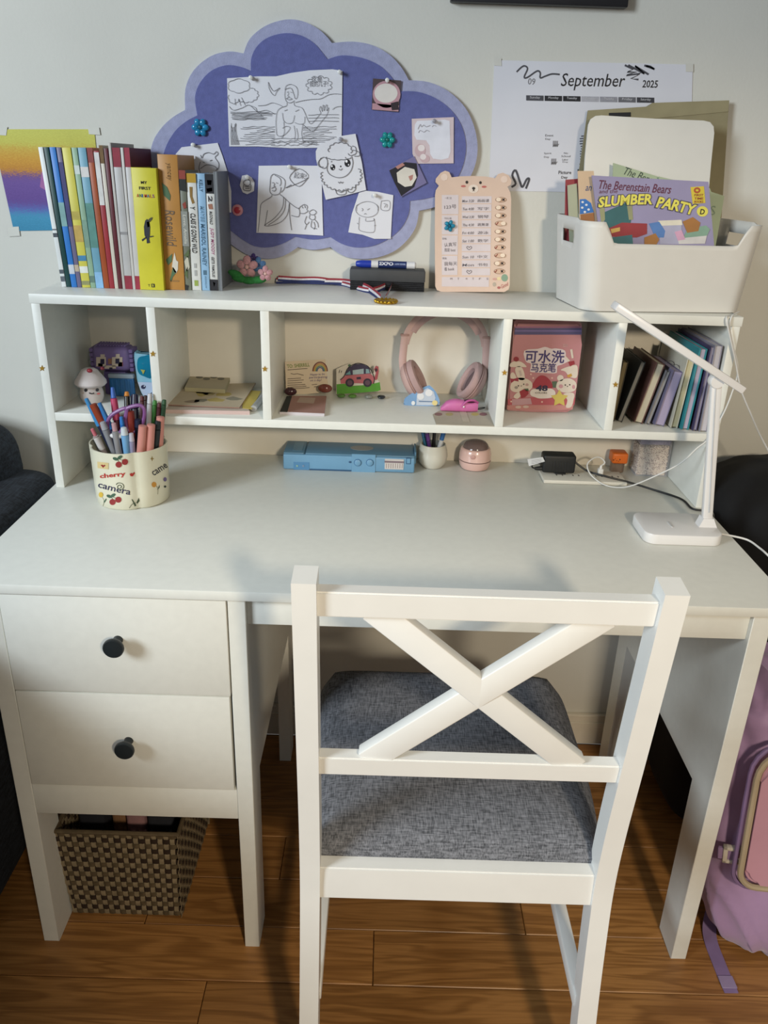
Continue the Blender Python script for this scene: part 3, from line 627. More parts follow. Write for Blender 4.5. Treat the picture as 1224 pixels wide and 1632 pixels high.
YS = -.25; D1 = .135
book((98.7, 105.5), (60, 68.4), 456, 234.5, YS, D1, '#dfe2e0', 'thin white picture book, leftmost in the row', soft=True, prints=((.1, .13, '#4f565e'), (.04, .08, '#5c626a'), (.37, .40, '#454a52'), (.42, .43, '#6a6e74')))
book((105.5, 112.5), (68.4, 75.7), 456.3, 234.5, YS, D1, '#12403f', 'dark green book second from the left end', soft=True)
book((112.5, 121.2), (75.7, 86), 456.5, 234.5, YS, D1, '#2f78c4', 'blue book with a pale band near the left end', soft=True, prints=((.45, .62, '#7da7a6'), (.1, .17, '#c8ccd2')))
book((121.2, 128), (86, 92), 456.8, 234.8, YS, D1, '#6d6682', 'grey violet thin book left of the yellow spine', soft=True, prints=((.45, .9, '#3b3a6e'), (.12, .17, '#b9a890')))
book((128, 141), (92, 106), 457, 235, YS, D1, '#cfc653', 'pale yellow picture book with small print near the left end', soft=True, prints=((.11, .16, '#dfe0d8'), (.2, .24, '#3d7fa8'), (.34, .46, '#c0a050'), (.5, .56, '#b8a84a'), (.02, .05, '#8a8a5a')))
book((141, 149), (106.7, 116), 457.2, 235, YS, D1, '#8fae92', 'pale green thin book right of the yellow spine', soft=True, prints=((.82, .88, '#c9d3cc'), (.3, .5, '#7a9a86'), (.04, .09, '#5f7a6c')))
book((149, 161), (116, 128), 457.5, 235, YS, D1, '#6fa0b4', 'light blue and green picture book near the brick spine', soft=True, prints=((.8, .87, '#d4d0cc'), (.3, .62, '#568a80'), (.0, .12, '#86b4d8')))
book((161, 169.5), (128, 137), 457.8, 235, YS, D1, '#a04c24', 'brick orange book among the tilted picture books', soft=True, prints=((.9, 1, '#8a3a34'),))
book((169.5, 177), (137, 144), 458, 240, YS, D1, '#9b2f38', 'thin red book with a white upper spine', soft=True, prints=((.62, .99, '#d6d3cf'),))
book((177, 182.5), (142.7, 158), 458.2, 231, YS, D1, '#cfc7b8', 'cream book with a kraft brown top corner', soft=True, prints=((.88, 1, '#6f5226'),))
book((182.5, 188.6), (158, 163), 458.4, 236, YS, D1, '#5d1f28', 'dark maroon thin book beside the cream one', soft=True)
book((188.6, 192.5), (162.6, 168), 458.6, 227, YS, D1, '#b9b4ad', 'tall grey thin folder standing taller than its neighbours', soft=True, cov2='#8d8882')
book((192.5, 204), (171, 185), 459, 235, YS, D1, '#b9b6b4', 'grey white magazine volume with red bands, wider one', soft=True, prints=((.87, 1, '#8c2336'), (0, .1, '#8c2336'), (.4, .42, '#8f8c8c')))
book((204, 208), (185, 188.6), 459.2, 235, YS, D1, '#c9c5bf', 'thin cream booklet between the red banded magazines', soft=True)
book((208, 216), (188.6, 199.4), 459.4, 235, YS, D1, '#c6c3c1', 'grey white magazine with red bands and maroon cover', soft=True, prints=((.87, 1, '#96283c'), (0, .1, '#96283c')), cov2='#581a26')
t, M, w, H = book((216.4, 254), (201.6, 241), 461, 266.5, YS-.004, .12, '#cdc433', 'thick yellow board book with a toucan on the spine', page='#b0a99a')
def spine(sh, hx, nm='spine_print'):
    for s in sh:
        bm = B(); prism(bm, [M @ V(((x-.5)*w, -.0004, (1-y)*H)) for x, y in s], M.to_3x3() @ V((0, -.0004, 0)))
        part(nm, bm, mat(hx, .6, var=.06), t, False)
def sptext(s, x0, x1, y, hh, hx, bold=.015, down=False):
    bm = B(); vs, fs, asp = textmesh(s, bold)
    bv = [bm.verts.new(M @ V(((x0+(x1-x0)*a-.5)*w, -.0009, (1-y)*H+(b-.5)*hh*H))) for a, b in vs]
    for f in fs:
        try: bm.faces.new([bv[i] for i in f])
        except ValueError: pass
    part('spine_lettering', bm, mat(hx, .6, var=.05), t, False)
sptext('MY', .36, .6, .115, .022, '#23211a'); sptext('FIRST', .27, .74, .16, .024, '#23211a')
for i, (ch, hx) in enumerate(zip('ANIMALS', ('#b8342c', '#2f7a4a', '#2f66a8', '#b8342c', '#2f66a8', '#c86a24', '#8a3a7a'))): sptext(ch, .15+i*.105, .15+i*.105+(.09 if ch != 'I' else .04), .22, .026, hx)
spine([[(.42, .42), (.5, .405), (.58, .42), (.6, .47), (.57, .53), (.53, .57), (.55, .6), (.42, .605), (.42, .57), (.35, .54), (.35, .47)], [(.22, .575), (.42, .55), (.42, .56), (.24, .59)], [(.57, .545), (.72, .54), (.72, .547), (.57, .555)]], '#2a2c33')
spine([[(.48, .43), (.58, .425), (.59, .465), (.5, .475)]], '#d8d6c8'); spine([[(.55, .41), (.66, .392), (.74, .39), (.7, .41), (.6, .43)]], '#4d4a2e')
spine([[(.48, .945), (.62, .945), (.62, .975), (.48, .975)]], '#1d1c18'); sptext('T', .34, .42, .96, .02, '#2d2b22'); sptext('B', .52, .58, .96, .018, '#cdc433')
t, M, w, H = book((257, 287), (243.5, 271.5), 459, 245.5, YS+.008, .13, '#b5813f', 'orange hardback with green leaves and white flower on its spine', page='#a99c86')
spine([[(.15, .2), (.4, .23), (.55, .29), (.5, .33), (.2, .29)], [(.1, .77), (.45, .72), (.4, .78), (.2, .81)], [(.25, .92), (.45, .82), (.62, .86), (.4, .9), (.3, .94)]], '#4d6b4a')
spine([[(.45, .78), (.58, .71), (.64, .77), (.74, .78), (.7, .84), (.6, .87), (.5, .86), (.4, .82)]], '#cfc9ba')
def down(s, x, wd, y0, y1, hx, bold=0, slant=.15):
    bm = B(); vs, fs, asp = textmesh(s, bold)
    bv = [bm.verts.new(M @ V(((x+(b-.5)*wd-.5)*w, -.0009, (1-y0-(y1-y0)*a-slant*(b-.5)*.03)*H))) for a, b in vs]
    for f in fs:
        try: bm.faces.new([bv[i] for i in f])
        except ValueError: pass
    part('spine_lettering', bm, mat(hx, .6, var=.05), t, False)
down('Rosewild', .45, .5, .4, .66, '#6d5c4a'); down('yancey', .5, .24, .06, .18, '#7a5a30'); spine([[(.28, .925), (.72, .925), (.72, .935), (.28, .935)]], '#8f6a38')
t, M, w, H = book((288, 298), (277, 288.6), 459.5, 271, YS+.01, .1, '#6f7263', 'slim floral spine book with a red top right of orange one')
spine([[(0, 0), (1, 0), (1, .07), (0, .07)], [(.3, .27), (.8, .25), (.9, .3), (.5, .31)]], '#8e3b2e'); spine([[(0, .07), (1, .07), (1, .17), (0, .16)], [(0, .95), (.6, .96), (.4, 1), (0, 1)]], '#1f211e')
spine([[(0, .33), (1, .33), (1, .62), (0, .62)]], '#8d8f88'); spine([[(.1, .7), (1, .64), (.8, .72)], [(0, .86), (.6, .79), (.5, .9)]], '#55643d'); down('Love, Amalia', .5, .55, .36, .6, '#d6d3c4')
spine([[(.1, .75), (.7, .7), (.9, .8), (.4, .84)]], '#bdb8a4')
t, M, w, H = book((298.7, 313.4), (290, 305.6), 460, 276, YS+.012, .1, '#d3d2cc', 'white paperback with yellow top spine left of the pale blue one')
spine([[(0, 0), (1, 0), (1, .075), (0, .075)]], '#b58e22'); spine([[(.3, .11), (.6, .11), (.55, .19), (.75, .24), (.5, .25), (.3, .19)]], '#8a6a30'); down('CLASS IS GOING WILD', .5, .55, .33, .67, '#232325', .02); spine([[(.36, .76), (.62, .76), (.62, .8), (.36, .8)], [(.36, .82), (.62, .82), (.62, .87), (.36, .87)]], '#a3a3a0'); spine([[(.3, .91), (.7, .91), (.7, .96), (.3, .96)]], '#8fa04a')
down('Y', .5, .5, .27, .3, '#3a3a3a', .02)
t, M, w, H = book((314, 326.6), (305.6, 319), 460.6, 276, YS+.014, .1, '#8fb4d2', 'pale blue paperback spine beside the black and white one')
down('KELLY', .5, .42, .05, .15, '#37566e', .012); down('MAYBE', .5, .45, .27, .40, '#6f97b4', .012); down('MARISOL RAINEY', .5, .5, .42, .78, '#3f6480', .012); down('GREENWILLOW', .55, .2, .87, .98, '#4a6a80')
spine([[(.3, .82), (.7, .82), (.7, .86), (.3, .86)]], '#4a6a80')
t, M, w, H = book((327.4, 340), (319, 332), 461.2, 277, YS+.016, .1, '#cfcfcb', 'black and white paperback spine against the grey bookend')
spine([[(0, 0), (1, 0), (1, .16), (0, .16)], [(0, .9), (1, .9), (1, 1), (0, 1)]], '#1b1a20'); spine([[(.2, .05), (.8, .05), (.7, .09), (.25, .09)], [(.1, .12), (.8, .11), (.8, .14), (.2, .15)], ], '#a06a90'); spine([[(.4, .92), (.7, .93), (.5, .97)]], '#8a6040')
down('2', .5, .5, .18, .23, '#3a3a3e', .02); spine([[(.2, .25), (.7, .245), (.8, .29), (.3, .29)]], '#9c6a55'); down('McDONALD', .5, .36, .31, .42, '#3a3a3e', .02); down('JUDY MOODY', .5, .5, .45, .68, '#a24b78', .012); down('GETS FAMOUS!', .5, .35, .7, .88, '#3a3a3e', .02)
# bookend
x = CUR+.0015; th = .004; H = P(332, 273, 'y', YS+.016).z-HZ
BE = mat('#75797d', .55, 0, var=.05, name='grey_steel')
t = thing('bookend', 'dark grey metal bookend at the right end of the books', 'bookend', (x, -.17, HZ))
bm = B(); box(bm, (x, -.236, HZ), (x+.0022, -.105, HZ+H), .0008); part('plate', bm, BE, t)
bm = B(); box(bm, (x+.0022, -.2355, HZ), (x+.007, -.2335, HZ+H), .0008); part('folded_lip', bm, BE, t)
# ------------------------------------------------------------------ crochet flowers
def wool(h): return mat(h, .95, var=.2, sc=300, bump=.8, bsc=900)
c0 = V((-.262, -.165, HZ)); S_ = 1/FPX*1.45
t = thing('crochet_bouquet', 'small crochet bunch of pink and blue flowers beside the bookend', 'flowers', c0)
yb = -.165
def fl(u, v, r, h, n=5, y=yb, tilt=.5, ch='#d8b0a8'):
    c = P(u, v, 'y', y)
    for i in range(n):
        a = 2*PI*i/n+.3; M = Matrix.Rotation(-a, 3, 'Y') @ Matrix.Rotation(tilt, 3, 'Z'); d = V((math.cos(a), -.25, math.sin(a)))
        bm = B(); ell(bm, c+d*r*.75, (r*.55, r*.22, r*.45), M, 12, 8); part('petal', bm, wool(h), t)
    bm = B(); ell(bm, c+V((0, -r*.2, 0)), (r*.3, r*.3, r*.3), None, 10, 8); part('flower_centre', bm, wool(ch), t)
fl(394, 425, .017, '#c9979a'); fl(423, 436, .012, '#c08f94', y=yb-.01); fl(412, 422, .012, '#5c86b8', y=yb+.012, ch='#40609a'); fl(404, 413, .009, '#4b3d7a', y=yb+.02, ch='#3a2d60')
for u, v, a in ((382, 444, .5), (397, 447, 0), (412, 446, -.35), (376, 437, .9)):
    c = P(u, v, 'y', yb-.004); c.z = max(c.z, HZ+.0075); bm = B(); ell(bm, c, (.016, .008, .0072), Matrix.Rotation(a*.35, 3, 'Y'), 12, 8); part('leaf', bm, wool('#2f7a3c'), t)
# ------------------------------------------------------------------ medal
c = P(615, 481, 'z', HZ); 
t = thing('medal', 'gold medal with red, white and blue ribbon lying on the shelf top', 'medal', (c.x, c.y, HZ))
G = mat('#b8922e', .28, .9, var=.12, name='medal_gold')
bm = B(); M = Matrix.Translation((c.x, -.313, HZ)); lathe(bm, [(.001, .0035), (.0125, .0035), (.014, .005), (.0175, .005), (.0185, .0035), (.0185, .0018), (.017, .0002), (.001, .0002)][::-1], 32, M); part('disc', bm, G, t)
for i in range(16):
    a = 2*PI*i/16; bm = B(); ell(bm, (c.x+.0182*math.cos(a), -.313+.0182*math.sin(a), HZ+.0038), (.0034, .0034, .0032), None, 8, 6); part('bead', bm, G, t)
RB = [('#26305e',), ('#d8d6d6',), ('#8e2e38',)]
def ribbon(pts, w, nrm, flip=1):
    pts = smoothpath([V(p) for p in pts], 8); 
    for k, h in enumerate(('#26305e', '#cfcdd0', '#8e2e38')):
        bm = B(); A = []; C = []
        for i, p in enumerate(pts):
            tg = (pts[min(i+1, len(pts)-1)]-pts[max(i-1, 0)]).normalized(); s = (V(nrm)-tg*tg.dot(V(nrm))).normalized()
            A.append(p+s*w*((k)/3-.5)*flip); C.append(p+s*w*((k+1)/3-.5)*flip)
        th = V((0, 0, 1)) if abs(nrm[2]) < .9 else V((0, 1, 0))
        va = [[bm.verts.new(q) for q in (a, b, b+th*.0006, a+th*.0006)] for a, b in zip(A, C)]
        for r0, r1 in zip(va, va[1:]):
            for j in range(4): bm.faces.new((r0[j], r0[(j+1) % 4], r1[(j+1) % 4], r1[j]))
        bm.faces.new(va[0]); bm.faces.new(va[-1][::-1]); part('ribbon_stripe', bm, mat(h, .7, var=.1, sc=200), t, False)
def T_(u, v, dz=.0): q = P(u, v, 'z', HZ+.0002); q.y = max(min(q.y, -.112), -.334); q.x = P(u, v, 'y', q.y).x; q.z = HZ+.001+dz; return q
ribbon([T_(440, 446, .004), T_(470, 451, .006), T_(510, 452, .006), T_(550, 453, .006), T_(580, 463, .006), T_(596, 472, .005), T_(606, 480, .004)], .013, (0, .55, .85))
ribbon([T_(443, 440, .009), T_(475, 448, .008), T_(510, 447, .009), T_(545, 454, .002), T_(590, 467, .003), T_(622, 462, .010), T_(618, 474, .006), T_(614, 480, .005)], .011, (.2, .5, .8))
# ------------------------------------------------------------------ whiteboard eraser and marker
a = P(557, 462, 'z', HZ); x0 = P(557, 458, 'y', -.165).x; x1 = P(677, 460, 'y', -.165).x; z1 = P(617, 430, 'y', -.165).z
t = thing('board_eraser', 'charcoal felt whiteboard eraser with a marker resting on it', 'eraser', ((x0+x1)/2, -.14, HZ))
zm = HZ+(z1-HZ)*.42
bm = B(); box(bm, (x0, -.165, zm), (x1, -.118, z1), .003, 2); part('grip', bm, mat('#3b3d40', .6, var=.1, name='charcoal_plastic'), t)
for k in range(5):
    z = HZ+(zm-HZ)*k/5; bm = B(); box(bm, (x0+.001, -.164+.0006*(k % 2), z), (x1-.001, -.119, z+(zm-HZ)/5*.86), .0006, 1); part('felt_layer', bm, mat('#242529', .95, var=.25, sc=150, bump=.8, bsc=600), t)
xa = P(567, 425, 'y', -.14).x; xb = P(663, 430, 'y', -.14).x; r = .0068; zc = z1+r
t = thing('dry_erase_marker', 'white dry-erase marker with a blue cap on the eraser', 'marker', ((xa+xb)/2, -.14, z1))
def cylx(prof, y, z, m, nm, par, n=20, lab=None):
    bm = B(); M = Matrix.Translation((0, y, z)) @ Matrix.Rotation(PI/2, 4, 'Y'); lathe(bm, [(rr, xx) for rr, xx in prof], n, M); return part(nm, bm, m, par, label=lab)
L = xb-xa
cylx([(r, xa+L*.24), (r, xb-.003), (r*.6, xb)], -.14, zc, mat('#d2d3d6', .35, var=.03), 'barrel', t)
cylx([(r*.55, xa), (r*.8, xa+.002), (r*1.05, xa+L*.1), (r*1.05, xa+L*.255)], -.14, zc, mat('#2038a0', .35), 'cap', t, lab='blue cap')
cylx([(r*1.02, xa+L*.37), (r*1.02, xa+L*.84)], -.14, zc, mat('#22305f', .4), 'label_band', t)
def cyltext(s, xs, xe, y, z, rr, hgt, mid, m, par, bold=.02):
    vs, fs, asp = textmesh(s, bold); bm = B()
    bv = [bm.verts.new((xs+(xe-xs)*a, y-(rr+.0002)*math.cos(mid+(b-.5)*hgt/rr), z+(rr+.0002)*math.sin(mid+(b-.5)*hgt/rr))) for a, b in vs]
    for f in fs:
        try: bm.faces.new([bv[i] for i in f])
        except ValueError: pass
    part('lettering', bm, m, par, False)
cyltext('EXPO', xa+L*.39, xa+L*.62, -.14, zc, r*1.03, .0065, .35, mat('#d5d8e2', .5), t, .03)
cyltext('LOW ODOR', xa+L*.65, xa+L*.82, -.14, zc, r*1.03, .003, .35, mat('#9fb0d8', .5), t, .02)

# ------------------------------------------------------------------ bear planner
pl = plane(-.148, .16, HZ); CE = (680, 265, 7.65); TH = .007
t = thing('bear_planner', 'peach bear-shaped daily planner board leaning against the wall', 'planner', (P(753, 466, 'z', HZ).x, -.145, HZ))
body = [(105, 1460), (100, 900), (103, 350), (112, 290), (150, 235), (108, 190), (112, 150), (170, 80), (225, 53), (275, 70), (305, 135), (420, 122), (570, 118), (720, 125), (835, 145), (870, 95), (930, 78), (1000, 110), (1035, 170), (1025, 225), (985, 250), (1020, 320), (1030, 400), (1022, 900), (1012, 1450), (1000, 1500), (950, 1532), (560, 1532), (180, 1530), (125, 1510)]
PEACH = mat('#cdb3a2', .45, var=.03, name='peach_plastic')
bm = B(); sheet(bm, K(CE, body), pl, TH, 0); bm.normal_update(); part('board', bm, PEACH, t, False)
def shp(name, pts, h, lift=.0006, th=.0005, rough=.6, **k):
    bm = B(); sheet(bm, K(CE, pts), pl, th, lift); return part(name, bm, mat(h, rough, var=.04), t, False, **k)
for nm, p_, h in (('inner_ear', disc_px((215, 135), 42), '#dcc6b8'), ('inner_ear', disc_px((945, 160), 42), '#dcc6b8'), ('eye', disc_px((490, 195), 17, 19), '#2a2422'), ('eye', disc_px((655, 200), 16, 18), '#2a2422'), ('cheek', disc_px((447, 243), 30, 13), '#b4625c'), ('cheek', disc_px((700, 250), 30, 13), '#b4625c'), ('muzzle', disc_px((570, 275), 62, 52), '#dccdbf')): shp(nm, p_, h)
shp('nose', disc_px((572, 270), 20, 17), '#2a2422', .0011); shp('mouth', [(566, 285), (578, 285), (579, 298), (592, 303), (550, 303), (565, 298)], '#4a3c38', .0011)
GR = '#cfc4c6'
for k in range(4): shp('note_window', [(185, 350+k*247), (388-k*4, 350+k*247), (387-k*4, 585+k*247), (185, 585+k*247)], GR)
for k in range(10): shp('task_strip', [(428, 365+k*97.5), (792-k*2, 365+k*97.5), (792-k*2, 452+k*97.5), (428, 452+k*97.5)], GR)
for k in range(10):
    y0 = 408+k*97; x = 838-k*2
    shp('slider_slot', disc_px((x+68, y0), 70, 33, 24), '#8f735f', .0004, .0003); shp('slider_well', disc_px((x+68, y0), 62, 27, 24), '#cfae96')
    red = k in (3, 6, 7, 9); both = k in (6, 9)
    cx = x+97 if not red or both else x+20
    def mark(cx, kind):
        bm = B()
        if kind == 'x':
            for s in ([(cx-14, y0-14), (cx+14, y0+14)], [(cx-14, y0+14), (cx+14, y0-14)]): ink(bm, K(CE, s), pl, 1.3, .0013, sm=False)
        else: ink(bm, K(CE, [(cx-14, y0), (cx-3, y0+14), (cx+18, y0-18)]), pl, 1.2, .0013, sm=False)
        part('cross_mark' if kind == 'x' else 'tick_mark', bm, DARK if kind == 'x' else mat('#8a4038', .7), t, False, kind='stuff' if kind == 'x' else None)
    if not red: mark(x+97, 'x'); kx = x+36
    elif both: mark(x+97, 'x'); mark(x+18, 't'); kx = None
    else: mark(x+22, 't'); kx = x+100
    if kx:
        q = [PP(u, v, pl) for u, v in K(CE, disc_px((kx, y0), 30, 25, 16))]; bm = B(); prism(bm, [p_+pl[1]*.0032 for p_ in q], -pl[1]*.003); part('slider_knob', bm, mat('#dcc8b4', .4, var=.03), t, False)
shp('week_grid', [(185, 1350), (760, 1352), (758, 1470), (183, 1465)], GR)
for x, l in ((300, 'M'), (385, 'T'), (485, 'W'), (565, 'T'), (650, 'F'), (740, 'S')):
    bm = B(); letters(bm, l, pl, *K(CE, [(x-12, 1372), (x+12, 1372)]), 3, .0011); part('lettering', bm, mat('#77686a', .7), t, False)
rt = random.Random(5)
WR = mat('#6a666c', .8, name='grey_handwriting')
rows = ['Mon 3:20 画画课', 'Tue 4:00 写字', 'Wed 3:30 钢琴', 'Thu 4:30 跳舞课', 'Fri 4:00 游泳', 'Sat 1:00 数学', '', 'Sun 10 中文', 'Mon 书包', '']
for k, s in enumerate(rows):
    y0 = 415+k*97.5
    bm = B()
    if s:
        h1, h2 = s.rsplit(' ', 1); letters(bm, h1, pl, *K(CE, [(435, y0+10), (575, y0+8)]), 4.0, .0012, .005, .2); letters(bm, h2, pl, *K(CE, [(620, y0+5), (760-(k*2), y0+5)]), 4.6, .0012)
    else: ink(bm, K(CE, [(515, y0+20), (488, y0-5), (492, y0-20), (505, y0-22), (517, y0-8), (530, y0-22), (545, y0-18), (545, y0), (515, y0+20)]), pl, .8, .0012)
    part('handwriting', bm, WR, t, False)
for s, a, b, h in (('一月二日', (220, 388), (300, 390), 3), ('123号', (215, 500), (360, 490), 6), ('今天心情', (215, 635), (300, 637), 3), ('目标', (192, 882), (242, 884), 3), ('认真写', (212, 960), (360, 950), 6), ('我是 best', (215, 1020), (350, 1020), 5.5), ('奖励', (192, 1122), (242, 1124), 3), ('我每天', (212, 1190), (370, 1185), 6), ('看 book', (215, 1255), (335, 1250), 5.5)):
    bm = B(); letters(bm, s, pl, *K(CE, [a, b]), h, .0012); part('handwriting', bm, WR, t, False)
for p_, h in ((disc_px((950, 1360), 40, 45), '#7f9a84'), (disc_px((880, 1480), 20, 16), '#a5605c'), (disc_px((825, 1440), 22, 26), '#b0a494'), (disc_px((880, 1370), 24, 20), '#dccb9c'), (disc_px((830, 1375), 28, 14), '#c79a8e')): shp('corner_print', p_, h)
bm = B(); letters(bm, 'Good', pl, *K(CE, [(905, 1470), (990, 1430)]), 6, .0012, 0, .3); part('corner_lettering', bm, mat('#b0605f', .7), t, False)
q = PP(716.5, 360, pl); gem(716.5, 360, 8.5, '#2b8fb0', 'blue flower gem stuck on the bear planner', q.y-.0012, 5)

# ------------------------------------------------------------------ storage bin
BX0, BX1, BY0, BY1 = .332, .628, -.319, -.143; ZT = 1.262; BROT = Matrix.Translation((.48, -.231, 0)) @ Matrix.Rotation(.13, 4, 'Z') @ Matrix.Translation((-.48, .231, 0))
tb = thing('storage_bin', 'white plastic storage bin with cut-out handles on the shelf top', 'storage bin', ((BX0+BX1)/2, (BY0+BY1)/2, HZ))
def rrect(x0, x1, y0, y1, r, n=8):
    o = []
    for cx, cy, a0 in ((x1-r, y1-r, 0), (x0+r, y1-r, PI/2), (x0+r, y0+r, PI), (x1-r, y0+r, 1.5*PI)):
        for i in range(n+1): a = a0+PI/2*i/n; o.append((cx+r*math.cos(a), cy+r*math.sin(a)))
    # subdivide the straight runs
    out = []
    for i, p in enumerate(o):
        q = o[(i+1) % len(o)]; d = math.hypot(q[0]-p[0], q[1]-p[1]); k = max(1, int(d/.008))
        for j in range(k): out.append((p[0]+(q[0]-p[0])*j/k, p[1]+(q[1]-p[1])*j/k))
    return out
lo = rrect(BX0, BX1, BY0, BY1, .03); nlev = 14; bm = B(); rings = []
cx, cy = (BX0+BX1)/2, (BY0+BY1)/2
def sst(x): x = max(0, min(1, x)); return x*x*(3-2*x)
def toph(x, y):
    if y > BY0+.045: return ZT
    fx = (x-cx)/((BX1-BX0)/2); k = sst((.80-abs(fx))/.13) if y < BY0+.02 else 0
    return ZT-.003-k*.034
for l in range(nlev+1):
    s = l/nlev; r_ = []
    for x, y in lo:
        zt = toph(x, y); g = 1+.10*s; gy = 1+.045*s
        r_.append(bm.verts.new(BROT @ V((cx+(x-cx)*(1+.10*s), cy+(y-cy)*gy, HZ+.0015+(zt-HZ-.0015)*s))))
    rings.append(r_)
n = len(lo)
for l in range(nlev):
    for j in range(n):
        k = (j+1) % n; xm = (lo[j][0]+lo[k][0])/2; ym = (lo[j][1]+lo[k][1])/2
        side = abs(abs(xm-cx)-(BX1-BX0)/2) < .002
        if side and abs(ym-cy-.004) < .026 and 10 <= l < 12: continue
        bm.faces.new((rings[l][j], rings[l][k], rings[l+1][k], rings[l+1][j]))
bm.faces.new(rings[0][::-1])
o = part('tub', bm, mat('#cfcdc7', .5, var=.015, name='white_bin_plastic'), tb)
m_ = o.modifiers.new('wall', 'SOLIDIFY'); m_.thickness = .0028; m_.offset = -1
# things standing in the bin
def standing(name, label, pts, pl, th, h, cat, lm=None, **k):
    q = [PP(u, v, pl) for u, v in pts]; c = sum(q, V())/len(q); t = thing(name, label, cat, (c.x, c.y, min(p_.z for p_ in q)), k.get('group'))
    bm = B(); sheet(bm, pts, pl, th); part(k.get('pn', 'cover'), bm, lm or mat(h, .55, var=.05, sc=15), t, False); return t
plE = plane(-.116, .02, HZ)
t = thing('kraft_envelope', 'large olive kraft envelope standing behind the bin', 'envelope', (.5, -.115, HZ))
q = [PP(u, v, plE) for u, v in ((937, 176), (1030, 170), (1040, 164), (1162, 160), (1150, 345))]; q.append(V((q[-1].x, -.116, HZ+.001))); q.append(V((q[0].x-.012, -.116, HZ+.001)))
bm = B(); prism(bm, q, (0, .003, 0)); part('envelope', bm, mat('#8c8467', .8, var=.08, sc=25, bump=.3, bsc=40, name='kraft_olive'), t, False)
bm = B(); sheet(bm, [(937, 176), (1030, 170), (1040, 164), (1162, 160), (1160, 178), (1030, 190), (936, 196)], plE, .0008, .0012); part('flap', bm, mat('#928a6c', .8, var=.08, sc=25, name='kraft_flap'), t, False)
bm = B(); sheet(bm, [(970, 180), (1005, 179), (1005, 186), (970, 187)], plE, .0003, .0018); part('black_print', bm, DARK, t, False)
plW = plane(-.165, .06, HZ+.1)
t = thing('white_tray_lid', 'white rounded rectangular board standing tall in the bin', 'board', (P(1035, 300, 'y', -.165).x, -.17, HZ+.004))
CF_ = (860, 160, 3.3626)
ol = [(238, 420), (245, 300), (258, 170), (262, 130), (275, 100), (300, 83), (330, 80), (620, 98), (880, 108), (915, 116), (935, 140), (936, 175), (920, 330), (905, 500)]
px = K(CF_, ol); q = [PP(u, v, plW) for u, v in px]; a, b = q[-1], q[0]
bm = B(); prism(bm, q+[V((b.x+(.0 if False else a.x-b.x)+.0, a.y-.006, HZ+.012)), V((b.x, b.y-.006, HZ+.012))], -plW[1]*.006); bmesh.ops.bevel(bm, geom=[e for e in bm.edges if len(e.link_faces) == 2 and any(len(f.verts) > 4 for f in e.link_faces)], offset=.001, segments=2, affect='EDGES'); part('board', bm, mat('#d3d2cc', .35, var=.015), t)
def bearbook(label, pts, y, h, th=.003, tilt=.1):
    pl = plane(y, tilt, HZ+.1); t = standing('picture_book', label, pts, pl, th, h, 'book', group='picture books in the white bin'); return t, pl
GRN = '#a3b193'
t, pl = bearbook('pale green picture book standing tilted at the back of the bin', K(CF_, [(395, 335), (640, 410), (715, 430), (715, 900), (380, 900)]), -.19, GRN)
bm = B(); letters(bm, 'The Berens', pl, *K(CF_, [(452, 375), (640, 440)]), 11, .0006, 0, .2); part('lettering', bm, mat('#3c4a42', .7), t, False)
t, pl = bearbook('pale green picture book at the right end of the bin', K(CF_, [(640, 408), (912, 470), (920, 490), (990, 512), (940, 800), (640, 900)]), -.2, GRN)
bm = B(); letters(bm, 'S', pl, *K(CF_, [(915, 590), (942, 590)]), 14, .0006); part('lettering', bm, mat('#7c8f78', .7), t, False)
t, pl = bearbook('thin red picture book leftmost in the bin', K(CF_, [(140, 425), (205, 420), (215, 900), (130, 900)]), -.212, '#8c2f38')
t, pl = bearbook('pale sage picture book beside the red one in the bin', K(CF_, [(150, 455), (200, 445), (225, 900), (165, 900)]), -.222, '#a2a790'); 
t, pl = bearbook('cream picture book with a blue polka-dot patch in the bin', K(CF_, [(205, 378), (290, 378), (330, 900), (225, 900)]), -.232, '#c9ae90')
bm = B(); sheet(bm, K(CF_, [(215, 530), (245, 528), (275, 550), (290, 600), (215, 610)]), pl, .0003, .0005); part('blue_patch', bm, mat('#2d6db5', .6), t, False)
for x, y in ((230, 545), (250, 560), (228, 575), (262, 585), (242, 598)): bm = B(); sheet(bm, K(CF_, disc_px((x, y), 7, 6, 10)), pl, .0002, .0008); part('dot', bm, mat('#d8dade', .6), t, False)
bm = B(); sheet(bm, K(CF_, [(218, 612), (290, 602), (296, 660), (222, 660)]), pl, .0003, .0005); part('brown_patch', bm, mat('#96643a', .6), t, False)
bm = B(); letters(bm, 'an', pl, *K(CF_, [(247, 472), (277, 472)]), 7, .0006, 0, .2); part('lettering', bm, mat('#4a5a80', .7), t, False)
t, pl = bearbook('lilac picture book with yellow title lettering at the front of the bin', K(CF_, [(280, 402), (905, 436), (935, 770), (945, 900), (345, 900)]), -.248, '#8f89aa', .0035)
bm = B(); letters(bm, 'The Berenstain Bears', pl, *K(CF_, [(315, 450), (705, 478)]), 13, .0006, .008, .15); part('lettering', bm, mat('#5d2440', .6), t, False)
bm = B(); letters(bm, 'and the', pl, *K(CF_, [(320, 488), (418, 486)]), 6, .0006, 0, .2); part('lettering', bm, mat('#5d2440', .6), t, False)
